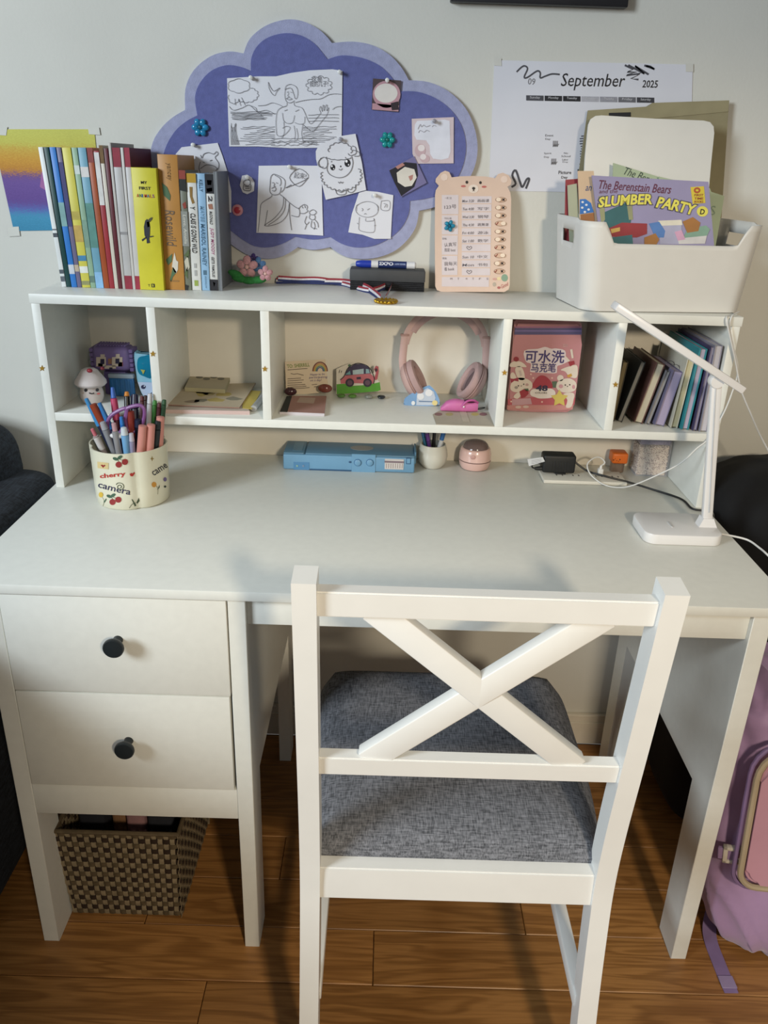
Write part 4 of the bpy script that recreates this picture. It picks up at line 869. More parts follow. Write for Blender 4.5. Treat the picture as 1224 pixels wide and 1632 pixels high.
for w_, a, b, h, sl in (('SLUMBER', (315, 548), (605, 530), 16, .1), ('PARTY', (630, 545), (832, 590), 16, .1)):
    bm = B(); letters(bm, w_, pl, *K(CF_, [(a[0]-6, a[1]), (b[0]+6, b[1])]), h+2.2, .0014, .075, sl, arc=.07); part('lettering_outline', bm, mat('#3d3a50', .6), t, False)
    bm = B(); letters(bm, w_, pl, *K(CF_, [a, b]), h, .0018, .035, sl, arc=.07); part('title_lettering', bm, mat('#d8cf5a', .6), t, False)
bm = B(); sheet(bm, K(CF_, [(808, 465), (880, 460), (888, 550), (820, 555)]), pl, .0003, .0006); part('yellow_badge', bm, mat('#cdb93c', .6), t, False)
bm = B(); ink(bm, K(CF_, disc_px((843, 482), 13, 11, 12)), pl, 2.4, .001, True); part('badge_mark', bm, mat('#a5502c', .6), t, False)
for s, y in (('FIRST', 508), ('TIME', 526), ('BOOKS', 543)): bm = B(); letters(bm, s, pl, *K(CF_, [(828, y), (876, y)]), 3.6, .001, .02); part('badge_lettering', bm, mat('#8a3a2a', .6), t, False)
bm = B(); sheet(bm, K(CF_, disc_px((872, 595), 30, 28)), pl, .0003, .0006); part('yellow_badge', bm, mat('#d8cf5a', .6), t, False)
bm = B(); letters(bm, 'D', pl, *K(CF_, [(860, 596), (884, 598)]), 8, .001, .02); part('badge_lettering', bm, DARK, t, False)
# plain scene below the title: curtain, wall panels, cushions and blankets in the cover's colours
SC_ = [('#2f5f63', [(345, 600), (470, 545), (490, 640), (480, 700), (350, 700)]), ('#8e8f6c', [(315, 515), (345, 510), (350, 640), (330, 660), (318, 560)]), ('#8e8f6c', [(465, 545), (495, 560), (500, 640), (478, 640)]), ('#a2a1b8', [(640, 650), (760, 645), (760, 770), (645, 770)]), ('#d3cdbc', [(635, 645), (760, 640), (765, 668), (640, 672)]),
 ('#8f2f36', [(360, 690), (440, 655), (575, 660), (575, 715), (520, 735), (370, 730)]), ('#c6a457', [(380, 690), (430, 680), (430, 700), (385, 712)]), ('#356b73', [(380, 735), (495, 720), (500, 772), (390, 772)]), ('#4f77b0', [(585, 660), (640, 650), (672, 700), (665, 735), (620, 735)]), ('#7c9c8a', [(790, 690), (890, 670), (912, 690), (890, 740), (770, 735)]), ('#c9c6c4', [(740, 740), (895, 725), (885, 768), (745, 770)]), ('#c79ab4', [(722, 705), (760, 695), (780, 745), (740, 752)]), ('#9a6a38', [(560, 735), (620, 712), (640, 745), (625, 772), (560, 772)]), ('#9a6a38', [(765, 650), (820, 625), (860, 655), (850, 700), (790, 710)])]
for h, s in SC_: bm = B(); sheet(bm, K(CF_, s), pl, .0003, .0006+.00005*SC_.index((h, s))); part('cover_print', bm, mat(h, .6, var=.1), t, False)

# ------------------------------------------------------------------ compartment 1: mushroom, block doll, blue toy
c = P(148, 643, 'z', SZ); my = -.262; mx = P(148, 640, 'y', my).x
t = thing('mushroom_figure', 'white toy mushroom with a red spot and a smiling face', 'toy', (mx, my, SZ))
bm = B(); lathe(bm, [(.012, 0), (.018, .002), (.0215, .012), (.022, .02), (.019, .03), (.015, .036)], 26, Matrix.Translation((mx, my, SZ))); part('stem', bm, mat('#c9bfba', .5, var=.03), t)
bm = B(); lathe(bm, [(.014, .034), (.026, .034), (.0295, .038), (.029, .043), (.022, .053), (.015, .063), (.010, .066), (.001, .0665)], 28, Matrix.Translation((mx, my, SZ))); part('cap', bm, mat('#cdc4c2', .5, var=.03), t)
pf = plane(my-.0222)
def face(par, pts, h, y, th=.001, nm='face_print'):
    bm = B(); sheet(bm, pts, plane(y), th); part(nm, bm, mat(h, .5, var=.03), par, False)
face(t, disc_px((136.5, 622), 2.4, 2.6), '#1d1a1c', my-.0205); face(t, disc_px((155, 621.5), 2.6, 2.6), '#1d1a1c', my-.0215); face(t, [(142, 625.5), (146, 627), (150, 625.5), (150, 627.5), (146, 628.5), (142, 627.5)], '#2a2426', my-.0222)
face(t, disc_px((157, 627.5), 2.6, 1.3), '#a5504c', my-.0212); face(t, disc_px((134, 627), 2.2, 1.3), '#a5703c', my-.019)
bm = B(); c = P(142.5, 591, 'y', my-.022); ell(bm, (c.x, my-.0205, c.z), (.0055, .004, .004), Matrix.Rotation(-.75, 3, 'X'), 12, 8); part('spot', bm, mat('#8e2430', .4), t)
bm = B(); c = P(161, 589, 'y', my-.02); ell(bm, (c.x, my-.012, c.z), (.004, .004, .003), Matrix.Rotation(-.6, 3, 'X'), 12, 8); part('spot', bm, mat('#6e1f2a', .4), t)
dy = -.185; a = P(144, 592, 'y', dy-.025); b = P(207, 551, 'y', dy-.025); x0, x1, z0, z1 = a.x, b.x, a.z, b.z
t = thing('block_doll', 'purple-haired doll built of small bricks behind the mushroom', 'toy', ((x0+x1)/2, dy, SZ))
PU = mat('#6b5a88', .45, var=.06); 
bm = B(); box(bm, (x0+.004, dy-.024, z0), (x1-.004, dy+.024, z1-.004), .012, 3); hd = part('head', bm, PU, t)
for i in range(11):
    for j in range(4):
        bm = B(); xx = x0+.014+(x1-x0-.028)*i/10; yy = dy-.013+.0087*j; lathe(bm, [(.0024, 0), (.0024, .0022), (.0018, .0026)], 8, Matrix.Translation((xx, yy, z1-.0042))); part('stud', bm, PU, hd)
for s in (-1, 1):
    for k in range(5):
        bm = B(); xx = (x0+x1)/2+s*((x1-x0)/2-.003); box(bm, (xx-.004, dy-.018, z0+k*(z1-z0)*.17), (xx+.004, dy+.018, z0+(k+.88)*(z1-z0)*.17), .0012, 1); part('hair_brick', bm, PU, t)
CG = (100, 530, 8.16); yf = dy-.0252
for h, r in (('#b8aa9a', [(435, 320), (560, 320), (560, 440), (435, 440)]), ('#b8aa9a', [(490, 285), (545, 285), (545, 320), (490, 320)]), ('#b8aa9a', [(640, 320), (775, 320), (775, 440), (640, 440)]), ('#b8aa9a', [(690, 280), (740, 280), (740, 320), (690, 320)]), ('#b8aa9a', [(545, 430), (690, 430), (690, 470), (545, 470)]), ('#8a6048', [(590, 340), (635, 340), (635, 410), (590, 410)]), ('#9c5c60', [(460, 400), (520, 400), (520, 445), (460, 445)]), ('#9c5c60', [(720, 385), (780, 385), (780, 440), (720, 440)])):
    face(t, K(CG, r), h, yf, .0015, 'face_brick')
for r in ([(490, 345), (540, 345), (540, 410), (490, 410)], [(685, 340), (735, 340), (735, 405), (685, 405)], [(605, 455), (645, 455), (645, 485), (605, 485)]): face(t, K(CG, r), '#241f3a', yf-.0008, .0015, 'eye_brick')
xm = (x0+x1)/2+.004; bm = B(); box(bm, (xm-.022, dy-.02, SZ), (xm+.022, dy+.018, z0), .003); part('torso', bm, mat('#4d4270', .45), t)
# block base with ribbed blue skirt and white collar
a = P(176, 632, 'y', dy-.03); b = P(212, 604, 'y', dy-.03); bm = B(); box(bm, (a.x, dy-.029, SZ), (b.x, dy-.0205, b.z), .0015); sk = part('skirt', bm, mat('#2a6192', .4, var=.06), t, label='ribbed blue front')
for i in range(5): bm = B(); xx = a.x+(b.x-a.x)*(i+.5)/5; box(bm, (xx-.0026, dy-.0305, SZ+.001), (xx+.0026, dy-.029, b.z-.002), .0006, 1); part('rib', bm, mat('#22598c', .35), sk)
bm = B(); box(bm, (a.x-.001, dy-.0305, b.z), (b.x+.001, dy-.018, b.z+.0085), .002); part('collar', bm, mat('#8795a2', .5), t)
ty = -.2; a = P(217, 622, 'y', ty-.012); zt_ = P(216, 560, 'y', ty-.012).z; x0 = P(216, 600, 'y', ty-.012).x; x1 = -.4195
t = thing('toy_handheld', 'light blue toy with a round teal window, half behind the divider', 'toy', ((x0+x1)/2, ty, SZ))
bm = B(); pr = [(x0+.002, zt_), (x0+.006, zt_-.006), (x1, zt_-.006), (x1, SZ+.0), (x0+.012, SZ+.0), (x0+.007, SZ+.01), (x0+.002, SZ+.032), (x0, zt_-.012)]
prism(bm, [(x, ty-.012, z) for x, z in pr], (0, .024, 0)); bmesh.ops.bevel(bm, geom=bm.edges[:], offset=.0018, segments=2, affect='EDGES'); part('body', bm, mat('#7fb0c4', .35, var=.03), t)
bm = B(); prism(bm, [(x0+.0035, ty-.0135, SZ+.03), (x1, ty-.0135, SZ+.03), (x1, ty-.0135, SZ+.002), (x0+.013, ty-.0135, SZ+.002), (x0+.0085, ty-.0135, SZ+.012)], (0, .002, 0)); part('lower_face', bm, mat('#a9b6cc', .35, var=.03), t, False)
ww = x1-x0; bm = B(); sheet(bm, K(CG, smooth2([(965, 430), (985, 330), (1060, 305), (1160, 305), (1160, 580), (1060, 570), (990, 530)], 3, True)), plane(ty-.013), .002); part('window', bm, mat('#16708c', .08, var=.15, coat=.5), t, False)
face(t, K(CG, [(1010, 480), (1070, 490), (1060, 515), (1045, 545), (1030, 510)]), '#9c9a48', ty-.0142, .0008, 'window_print'); face(t, K(CG, disc_px((1047, 708), 30, 26, 16)), '#1a1c40', ty-.0142, .0008, 'eye'); face(t, K(CG, disc_px((1060, 698), 8, 8, 10)), '#c8cedc', ty-.0147, .0006, 'eye_glint')
# ------------------------------------------------------------------ compartment 2: papers
def slab(name, label, quad, z, th, h, cat, edge=None, r=0, grp=None, loc=None):
    """flat lying sheet/booklet: four px corners on its top plane"""
    q = [P(u, v, 'z', z+th) for u, v in quad]; bm = B(); fs = prism(bm, q, (0, 0, -th))
    c = sum(q, V())/4; t = thing(name, label, cat, (c.x, c.y, z), grp)
    if edge:
        for f in fs[2:]: f.material_index = 1
    part('sheets', bm, [mat(h, .8, var=.06, sc=20), mat(edge or h, .85, var=.15, sc=3, stretch=(1, 1, 1500))], t, False); return t
CH = (40, 450, 3.06)
def hpx(p_): return K(CH, p_)
g2 = 'papers lying in the second compartment'
slab('paper_stack', 'thick white booklet with pinkish edges at the bottom of the pile', hpx([(665, 620), (1095, 628), (1060, 560), (720, 555)]), SZ+.0002, .007, '#b9aca0', 'booklet', '#c2aaa4', grp=g2)
slab('yellow_folder', 'pale yellow sheet under the map at the right of the pile', hpx([(1060, 612), (1105, 618), (1150, 530), (1060, 525)]), SZ+.0076, .0008, '#b9a552', 'sheet', grp=g2)
t = slab('folded_map', 'cream printed sheet spread over the booklet pile', hpx([(690, 595), (1045, 610), (1125, 490), (790, 500)]), SZ+.0086, .002, '#b3a58e', 'sheet', '#8d6f62', grp=g2)
for k in range(9):
    x, y = 770+rt.uniform(0, 260), 520+rt.uniform(0, 70); bm = B(); q = [P(*K(CH, [(x+rt.uniform(20, 50)*math.cos(a), y+rt.uniform(6, 14)*math.sin(a))])[0], 'z', SZ+.0108) for a in [i*PI/4 for i in range(8)]]; prism(bm, q, (0, 0, -.0002)); part('map_print', bm, mat(rt.choice(['#94855f', '#8a7a68', '#a8965a', '#7f7a6a']), .8), t, False)
t = slab('note_block', 'small notebook with a floral cream cover on the paper pile', hpx([(778, 512), (975, 522), (1005, 450), (810, 445)]), SZ+.011, .008, '#a99f88', 'notebook', '#a09a7c', grp=g2)
for k in range(4):
    x, y = 850+k*35, 462+8*(k % 2); bm = B(); q = [P(*K(CH, [(x+18*math.cos(a), y+6*math.sin(a))])[0], 'z', SZ+.0194) for a in [i*PI/4 for i in range(8)]]; prism(bm, q, (0, 0, -.0003)); part('cover_print', bm, mat('#6a675c', .8), t, False)
c = P(411, 645, 'y', -.25); bm = B(); tube(bm, [(c.x-.002, -.29, SZ+.0062), (c.x+.004, -.2, SZ+.0062)], .006, 12)
single('glue_stick', bm, mat('#9ea0a0', .4), 'small grey tube squeezed between paper pile and divider', 'tube')
# ------------------------------------------------------------------ compartment 3
CI = (430, 560, 5.829); yk = -.152
plc = plane(yk, .12, SZ); t = standing('rainbow_card', 'cream handwritten card with a rainbow leaning at the back', K(CI, [(140, 95), (515, 75), (548, 375), (152, 418)]), plc, .0012, '#c9b9a0', 'card', pn='card')
def cprint(nm, s, h, w=1.2, lift=.0008):
    bm = B(); ink(bm, K(CI, s), plc, w, lift); part(nm, bm, mat(h, .8), t, False)
for r, h in ((68, '#6a3c38'), (58, '#b08050'), (48, '#a89a50'), (38, '#4f7a70'), (28, '#5a5a80')): cprint('rainbow_arc', [(468+r*math.cos(a), 185-r*1.25*math.sin(a)) for a in [PI*i/10 for i in range(11)]], h, 1.6)
bm = B(); letters(bm, 'TO: SHERRILL', plc, *K(CI, [(160, 140), (370, 122)]), 6, .0006, .02); part('lettering', bm, mat('#7a8a50', .8), t, False)
bm = B()
for s in ([(165, 172), (350, 158)], [(195, 205), (220, 212), (260, 208), (315, 222)], [(165, 255), (290, 248)], [(165, 275), (315, 265)], [(165, 295), (300, 288)], [(165, 315), (330, 306)], [(165, 335), (340, 322)], [(165, 350), (370, 336)], [(390, 310), (440, 305)], [(410, 330), (445, 326)]): ink(bm, K(CI, s), plc, .9, .0006, sm=False)
part('written_lines', bm, mat('#5a5048', .8), t, False, kind='stuff')
for s, a, b in (('Happy to be', (375, 218), (510, 212)), ('participating', (368, 245), (535, 240)), ('on a day!', (375, 272), (480, 268))): bm = B(); letters(bm, s, plc, *K(CI, [a, b]), 4.4, .0006, 0, .25); part('handwriting', bm, mat('#4a4278', .8), t, False)
def stone(u, v, rx, ry, h, label, y=-.168, name='polished_stone'):
    c = P(u, v, 'y', y); w = (c-CP).length/FPX; rz = ry*w; bm = B(); ell(bm, (c.x, y, max(c.z, SZ+rz)), (rx*w, .008, rz), None, 18, 10); single(name, bm, mat(h, .15, var=.3, sc=60, coat=.3), label, 'stone')
stone(463, 624, 10, 6.5, '#3c2026', 'dark maroon polished stone at the foot of the rainbow card', -.175); stone(518, 619, 11.5, 7, '#6e3a30', 'reddish brown polished stone propping the rainbow card', -.17)
# notebook
q = [(445.5, 656), (517, 659), (520.5, 631), (457, 631)]
t = slab('pocket_notebook', 'pink pocket notebook with a black spine lying flat', q, SZ+.0002, .0055, '#a07a70', 'notebook', '#c2bcc0')
bm = B(); qq = [P(u, v, 'z', SZ+.0059) for u, v in ((446, 656), (458, 656.5), (465.5, 631), (457, 631))]; prism(bm, qq, (0, 0, -.0004)); part('spine_tape', bm, mat('#262a28', .7), t, False)
bm = B(); qq = [P(u, v, 'z', SZ+.0059) for u, v in ((473, 641), (500, 643), (503, 634), (478, 633))]; prism(bm, qq, (0, 0, -.0003)); part('label_patch', bm, mat('#b09a8c', .7), t, False)
# car card (painted cut-out standee)
yk = -.15; plc = plane(yk, .06, SZ)
t = standing('car_standee', 'paper cut-out of a pink car on green grass standing up', K(CI, [(618, 165), (690, 130), (725, 118), (760, 105), (830, 105), (900, 130), (935, 155), (945, 205), (968, 200), (965, 150), (985, 125), (1010, 135), (1018, 180), (1000, 260), (1030, 300), (1030, 360), (1000, 372), (618, 400)]), plc, .0015, '#c3bcae', 'paper cut-out', pn='card')
def cs(nm, s, h, lift=.0004): bm = B(); sheet(bm, K(CI, s), plc, .0003, lift); part(nm, bm, mat(h, .6, var=.1, sc=80), t, False)
cs('grass', [(620, 305), (700, 300), (760, 320), (860, 315), (960, 300), (1022, 285), (1030, 358), (1000, 370), (830, 385), (622, 398)], '#4f8f2c')
cs('car_body', [(655, 260), (690, 230), (720, 220), (935, 205), (970, 240), (965, 300), (800, 295), (660, 300)], '#a85c62', .0007); cs('car_roof', [(690, 225), (735, 150), (790, 118), (850, 115), (920, 145), (940, 205), (720, 222)], '#352d45', .0007)
cs('car_window', [(770, 175), (872, 160), (872, 208), (772, 215)], '#98a9ac', .0011); cs('car_window', [(700, 215), (745, 180), (752, 215)], '#5f8a90', .0011); cs('car_window', [(892, 162), (918, 165), (930, 202), (892, 205)], '#7d9aa0', .0011); cs('roof_light', disc_px((740, 130), 14, 12, 12), '#4a6a50', .0011)
cs('tail', [(970, 255), (985, 200), (968, 165), (985, 132), (1008, 140), (1012, 185), (1000, 255), (985, 268)], '#a04a50', .0011); cs('tail_heart', disc_px((988, 172), 12, 16, 12), '#3a2028', .0014); cs('door_mark', [(805, 240), (845, 235), (848, 258), (808, 260)], '#2f2438', .0011)
for x, y in ((743, 290), (908, 290)): cs('wheel', disc_px((x, y), 40, 40, 20), '#2a2230', .0012); cs('hub', disc_px((x, y), 24, 24, 16), '#57404e', .0016)
bm = B(); ink(bm, K(CI, [(655, 262), (690, 230), (730, 150), (800, 112), (860, 115), (925, 150), (970, 245), (962, 300)]), plc, 1.2, .0018); part('outline', bm, DARK, t, False)
for s in ([(643, 200), (650, 172)], [(662, 200), (668, 178)]): bm = B(); ink(bm, K(CI, s), plc, .9, .0006, sm=False); part('pen_mark', bm, DARK, t, False)
for u, v, h, l in ((544, 625, '#4a7030', 'green glass bead at the left foot of the car cut-out'), (562, 623, '#4f7a30', 'green glass bead under the middle of the car cut-out'), (588, 625, '#7d8078', 'clear glass bead under the car cut-out rear wheel'), (608, 625.5, '#20242a', 'black glass bead right of the car cut-out')):
    c = P(u, v, 'y', -.17); bm = B(); ell(bm, (c.x, -.17, SZ+.0042), (.0085, .0075, .0042), None, 16, 8); single('glass_bead', bm, mat(h, .08, var=.2, sc=100, coat=.6), l, 'bead', group='glass beads in front of the car cut-out')
# ------------------------------------------------------------------ headphones
PK = mat('#b99a93', .45, var=.02, name='dusty_pink'); PK2 = mat('#a98d8a', .75, var=.06, sc=60, name='pink_leatherette')
hy = -.172; HXL = P(641, 575, 'y', hy).x; HXR = P(775, 575, 'y', hy).x; hcx = (HXL+HXR)/2; hr = (HXR-HXL)/2
t = thing('headphones', 'dusty pink over-ear headphones standing in the middle compartment', 'headphones', (hcx, hy, SZ))
zc_ = P(711, 560, 'y', hy).z
def arc(a0, a1, n, rx, rz, dz=0): return [(hcx+rx*math.cos(a0+(a1-a0)*i/n), hy, zc_+dz+rz*math.sin(a0+(a1-a0)*i/n)) for i in range(n+1)]
bm = B(); tube(bm, arc(.15, PI-.15, 40, hr-.003, .084), .0058, 10, sq=(.55, 1.5)); part('headband', bm, PK, t)
bm = B(); tube(bm, arc(.5, PI-.5, 30, hr-.009, .077), .0062, 10, sq=(.6, 1.3)); part('headband_pad', bm, PK2, t)
for s in (-1, 1):
    X = lambda d: hcx+s*(hr-d)
    bm = B(); tube(bm, smoothpath([(X(.004), hy, zc_+.03), (X(.0015), hy, zc_+.0), (X(.001), hy-.001, zc_-.025), (X(.006), hy-.002, zc_-.055)], 6), .0058, 10, sq=(.75, 1.35)); part('yoke', bm, PK, t)
    bm = B(); tube(bm, [(X(.004), hy, zc_+.028), (X(.0038), hy, zc_+.032)], .0068, 12, sq=(.8, 1.4)); part('hinge_ring', bm, mat('#a08078', .35), t)
    # cup: disc with axis pointing inwards and slightly up
    C = V((X(.021), hy-.004, SZ+.041)); ax = V((-s*.86, -.18, .46)).normalized(); zz = V((0, 0, 1)); e1 = ax.cross(V((0, 1, 0))).normalized(); e2 = ax.cross(e1)
    M = Matrix(((e1.x, e2.x, ax.x, C.x), (e1.y, e2.y, ax.y, C.y), (e1.z, e2.z, ax.z, C.z), (0, 0, 0, 1))) @ Matrix.Diagonal((1.12, .95, 1, 1))
    bm = B(); lathe(bm, [(.008, -.016), (.024, -.013), (.0315, -.006), (.034, .0), (.034, .004), (.031, .005)], 32, M); cp = part('ear_cup', bm, PK, t)
    bm = B(); lathe(bm, [(.0345, .0005), (.0347, .0016), (.0345, .0028)], 32, M, cap=False); part('seam', bm, mat('#8d6f6a', .5), cp)
    bm = B(); lathe(bm, [(.030, .004), (.0345, .0065), (.036, .012), (.034, .0175), (.028, .0195), (.0225, .016), (.021, .008)], 32, M, cap=False); part('ear_cushion', bm, PK2, t)
    bm = B(); lathe(bm, [(.0215, .006), (.0215, .0075), (.001, .008)], 24, M); part('mesh_cloth', bm, mat('#6d5a5a', .9), t)
# ------------------------------------------------------------------ blue dispenser, clog charm, envelope
CJ = (630, 495, 7.2); yk = -.212; pj = plane(yk, .35, SZ)
t = thing('tape_dispenser', 'blue wedge-shaped correction tape case in front of the headphones', 'tape dispenser', (P(672, 645, 'y', yk).x, yk+.006, SZ))
bm = B(); sheet(bm, K(CJ, smooth2([(105, 1060), (115, 1000), (250, 915), (370, 862), (410, 870), (470, 940), (510, 1040), (490, 1085), (300, 1098), (120, 1090)], 3, True)), pj, .011); bmesh.ops.bevel(bm, geom=[e for e in bm.edges if any(len(f.verts) > 4 for f in e.link_faces)], offset=.0015, segments=2, affect='EDGES'); part('case', bm, mat('#6f97c0', .2, var=.12, coat=.4), t)
for nm, s, h, l in (('clear_panel', [(250, 950), (370, 890), (440, 930), (460, 1000), (440, 1085), (240, 1085)], '#a8b4c4', .0006), ('spool', disc_px((290, 985), 40, 38), '#c9ccd0', .0012), ('spool', disc_px((385, 945), 42, 40), '#ccced2', .0012), ('tape_strip', [(270, 1035), (430, 1040), (430, 1052), (270, 1048)], '#46688c', .0012), ('yellow_wheel', disc_px((453, 1060), 32, 30), '#c8b978', .0016), ('white_wheel', disc_px((205, 1062), 22, 24), '#cdd2d6', .0016)):
    bm = B(); sheet(bm, K(CJ, s), pj, .0004, l); part(nm, bm, mat(h, .3, var=.05), t, False)
q = [P(u, v, 'z', SZ+.0012) for u, v in K(CJ, [(430, 1190), (470, 1310), (1140, 1335), (1075, 1160), (500, 1150)])]; q[1].y = max(q[1].y, HF+.001); q[2].y = max(q[2].y, HF+.001)
t = thing('cream_envelope', 'cream card envelope lying at the front edge of the middle compartment', 'envelope', (sum(p_.x for p_ in q)/5, sum(p_.y for p_ in q)/5, SZ))
bm = B(); prism(bm, q, (0, 0, -.001)); part('paper', bm, mat('#b3aa9a', .8, var=.04), t, False)
for cxx, h in ((495, '#8c6a68'), (1010, '#8a6466'), (620, '#a8a070'), (915, '#b0a468')):
    bm = B(); prism(bm, [P(u, v, 'z', SZ+.0015) for u, v in K(CJ, disc_px((cxx, 1188), 45, 18, 14))], (0, 0, -.0002)); part('flower_print', bm, mat(h, .8), t, False)
bm = B(); prism(bm, [P(u, v, 'z', SZ+.0019) for u, v in K(CJ, [(735, 1150), (810, 1150), (855, 1275), (775, 1275)])], (0, 0, -.0003)); part('paper_tab', bm, mat('#bdb2a2', .8), t, False)
yk = -.245; a = P(702, 655, 'y', yk); b = P(761, 655, 'y', yk); L = b.x-a.x
t = thing('clog_keychain', 'pink toy clog shoe keychain resting on the cream envelope', 'keychain', ((a.x+b.x)/2, yk, SZ+.0016))
bm = B(); secs = []
for i in range(15):
    s = i/14; x = a.x+L*s; wd = .0135*math.sin(PI*min(1, (s*.93+.04)))**.45*(1 if s < .5 else .92); ht = .010+.0135*math.sin(PI*min(1, s*1.15+.02))**.8 if s < .62 else .0225-.006*(s-.62)/.38+.003*sst((s-.8)/.2)
    if s < .12: ht *= .55+3.6*s
    secs.append([bm.verts.new((x, yk+wd*math.copysign(abs(math.cos(q_))**.7, math.cos(q_)), SZ+.0016+ht*.5+ht*.5*math.copysign(abs(math.sin(q_))**.7, math.sin(q_)))) for q_ in [2*PI*j/16 for j in range(16)]])
for A, C in zip(secs, secs[1:]):
    for j in range(16): bm.faces.new((A[j], A[(j+1) % 16], C[(j+1) % 16], C[j]))
bm.faces.new(secs[0]); bm.faces.new(secs[-1][::-1]); part('shoe', bm, mat('#c46aa0', .5, var=.04), t)
bm = B(); ell(bm, (a.x+L*.76, yk-.002, SZ+.0222), (L*.17, .0085, .003), None, 16, 8); part('opening', bm, mat('#4a1a38', .7), t)
bm = B(); tube(bm, smoothpath([(a.x+L*.55, yk-.0125, SZ+.014), (a.x+L*.68, yk-.0135, SZ+.025), (a.x+L*.86, yk-.011, SZ+.0265), (a.x+L*.99, yk-.004, SZ+.02)], 5), .0022, 8); part('heel_strap', bm, mat('#b0508a', .5), t)
for k in range(4): bm = B(); ell(bm, (a.x+L*(.22+.07*k), yk-.005+.004*(k % 2), SZ+.0016+.0165+.0018*k), (.0014, .0014, .0007), None, 8, 6); part('vent_hole', bm, mat('#7a3a60', .8), t)
bm = B(); ell(bm, (a.x+L*.60, yk-.0136, SZ+.014), (.002, .0012, .002), None, 10, 6); part('rivet', bm, mat('#e0dcdc', .3), t)
bm = B(); tube(bm, [(b.x+.006+.008*math.cos(q_), yk+.004*math.sin(q_), SZ+.008+.002*math.cos(q_)) for q_ in [2*PI*i/20 for i in range(20)]], .0009, 6, True); part('key_ring', bm, mat('#26282a', .4, .6), t)
# ------------------------------------------------------------------ compartment 4: marker pouch
CKK = (800, 500, 8.16); yb_ = -.232; pk = plane(yb_)
ol = K(CKK, [(60, 1255), (100, 880), (140, 400), (165, 110), (200, 85), (1000, 95), (1045, 140), (1040, 400), (990, 800), (940, 1180), (915, 1260), (850, 1290), (400, 1290), (100, 1275)])
q = [PP(u, v, pk) for u, v in ol]
for p_ in q: p_.z = max(p_.z, SZ+.0005)
t = thing('marker_pouch', 'pink zipped marker pouch printed with a white bunny and bear', 'pencil pouch', (.31, -.18, SZ))
PKM = '#b07a7d'
bm = B(); prism(bm, q, (0, .105, 0)); bmesh.ops.bevel(bm, geom=[e for e in bm.edges if any(len(f.verts) > 4 for f in e.link_faces)], offset=.006, segments=3, affect='EDGES'); part('pouch', bm, mat(PKM, .35, var=.04, sc=12, coat=.25, name='pink_vinyl'), t)
def pr_(nm, s, h, l=.0006, sm=False, lab=None):
    bm = B(); sheet(bm, K(CKK, smooth2(s, 3, True) if sm else s), pk, .0004, l); part(nm, bm, mat(h, .45, var=.05), t, False, label=lab)
pr_('zip_band', [(168, 185), (1038, 185), (1036, 272), (160, 272)], '#4d476e'); pr_('zip_tape', [(166, 165), (1040, 165), (1040, 182), (166, 182)], '#8a5a78'); pr_('zip_tooth_line', [(166, 212), (1037, 212), (1037, 232), (165, 232)], '#6b5f8f', .001)
pr_('lower_panel', [(75, 1110), (400, 1085), (650, 1085), (955, 1090), (940, 1185), (75, 1185)], '#a85058', .0005); pr_('base_band', [(68, 1190), (930, 1190), (915, 1245), (66, 1245)], '#b47c78', .0005)
pr_('text_backing', [(290, 480), (470, 455), (560, 430), (640, 455), (700, 450), (820, 480), (830, 580), (870, 610), (780, 660), (720, 680), (715, 740), (680, 775), (400, 760), (365, 740), (375, 650), (310, 620)], '#cdbfc0', .0006, True)
pr_('egg', [(400, 960), (420, 880), (470, 820), (525, 800), (590, 830), (640, 890), (650, 970)], '#94303c', .0006, True)
pr_('cloud', [(365, 1020), (390, 985), (450, 975), (520, 965), (600, 970), (650, 975), (690, 1010), (690, 1060), (640, 1090), (560, 1100), (480, 1100), (420, 1080), (375, 1060)], '#cfc6bf', .0009, True)
for s, a, b, h, l in (('可水洗', (300, 555), (812, 560), 21, .0013), ('马克笔', (378, 700), (700, 702), 15, .0013)):
    bm = B(); letters(bm, s, pk, *K(CKK, [a, b]), h, l, .018); part('lettering', bm, mat('#3c3064', .5), t, False)
bm = B(); letters(bm, '48', pk, *K(CKK, [(440, 965), (595, 968)]), 9.5, .0014, .04); part('lettering', bm, mat('#241f3c', .5), t, False)
bm = B(); letters(bm, 'COLORS', pk, *K(CKK, [(430, 1026), (585, 1028)]), 2.6, .0014, .02); part('lettering', bm, mat('#4a4038', .5), t, False)
CRM = '#c9bcae'
for nm, s in (('bunny_head', [(110, 930), (150, 860), (240, 830), (330, 850), (390, 900), (385, 970), (310, 1010), (180, 1020), (115, 990)]), ('bunny_ear', [(170, 740), (190, 690), (240, 685), (280, 740), (295, 850), (215, 850)]), ('bunny_ear', [(108, 790), (140, 760), (170, 790), (190, 850), (125, 860)]), ('bunny_arm', [(150, 1080), (190, 1030), (240, 1020), (245, 1060), (200, 1105)]), ('cream_swirl', [(115, 640), (180, 615), (260, 630), (320, 690), (240, 690), (110, 690)]), ('bear_head', [(705, 960), (720, 890), (790, 850), (880, 840), (950, 880), (970, 940), (940, 1000), (850, 1025), (760, 1010)]), ('bear_ear', disc_px((758, 835), 42, 40, 14)), ('bear_body', [(800, 1040), (930, 1030), (930, 1120), (900, 1210), (830, 1215), (850, 1120)]), ('cream_swirl', [(760, 730), (850, 690), (960, 665), (985, 720), (970, 830), (880, 820), (820, 750)]), ('marker_stick', [(885, 465), (915, 460), (930, 575), (905, 580)]), ('marker_stick', [(800, 555), (825, 545), (885, 610), (860, 625)])):
    pr_(nm, s, CRM, .0009, 'stick' not in nm)
pr_('bunny_dress', [(130, 1110), (370, 1095), (390, 1175), (130, 1190)], '#b08a90', .0011)
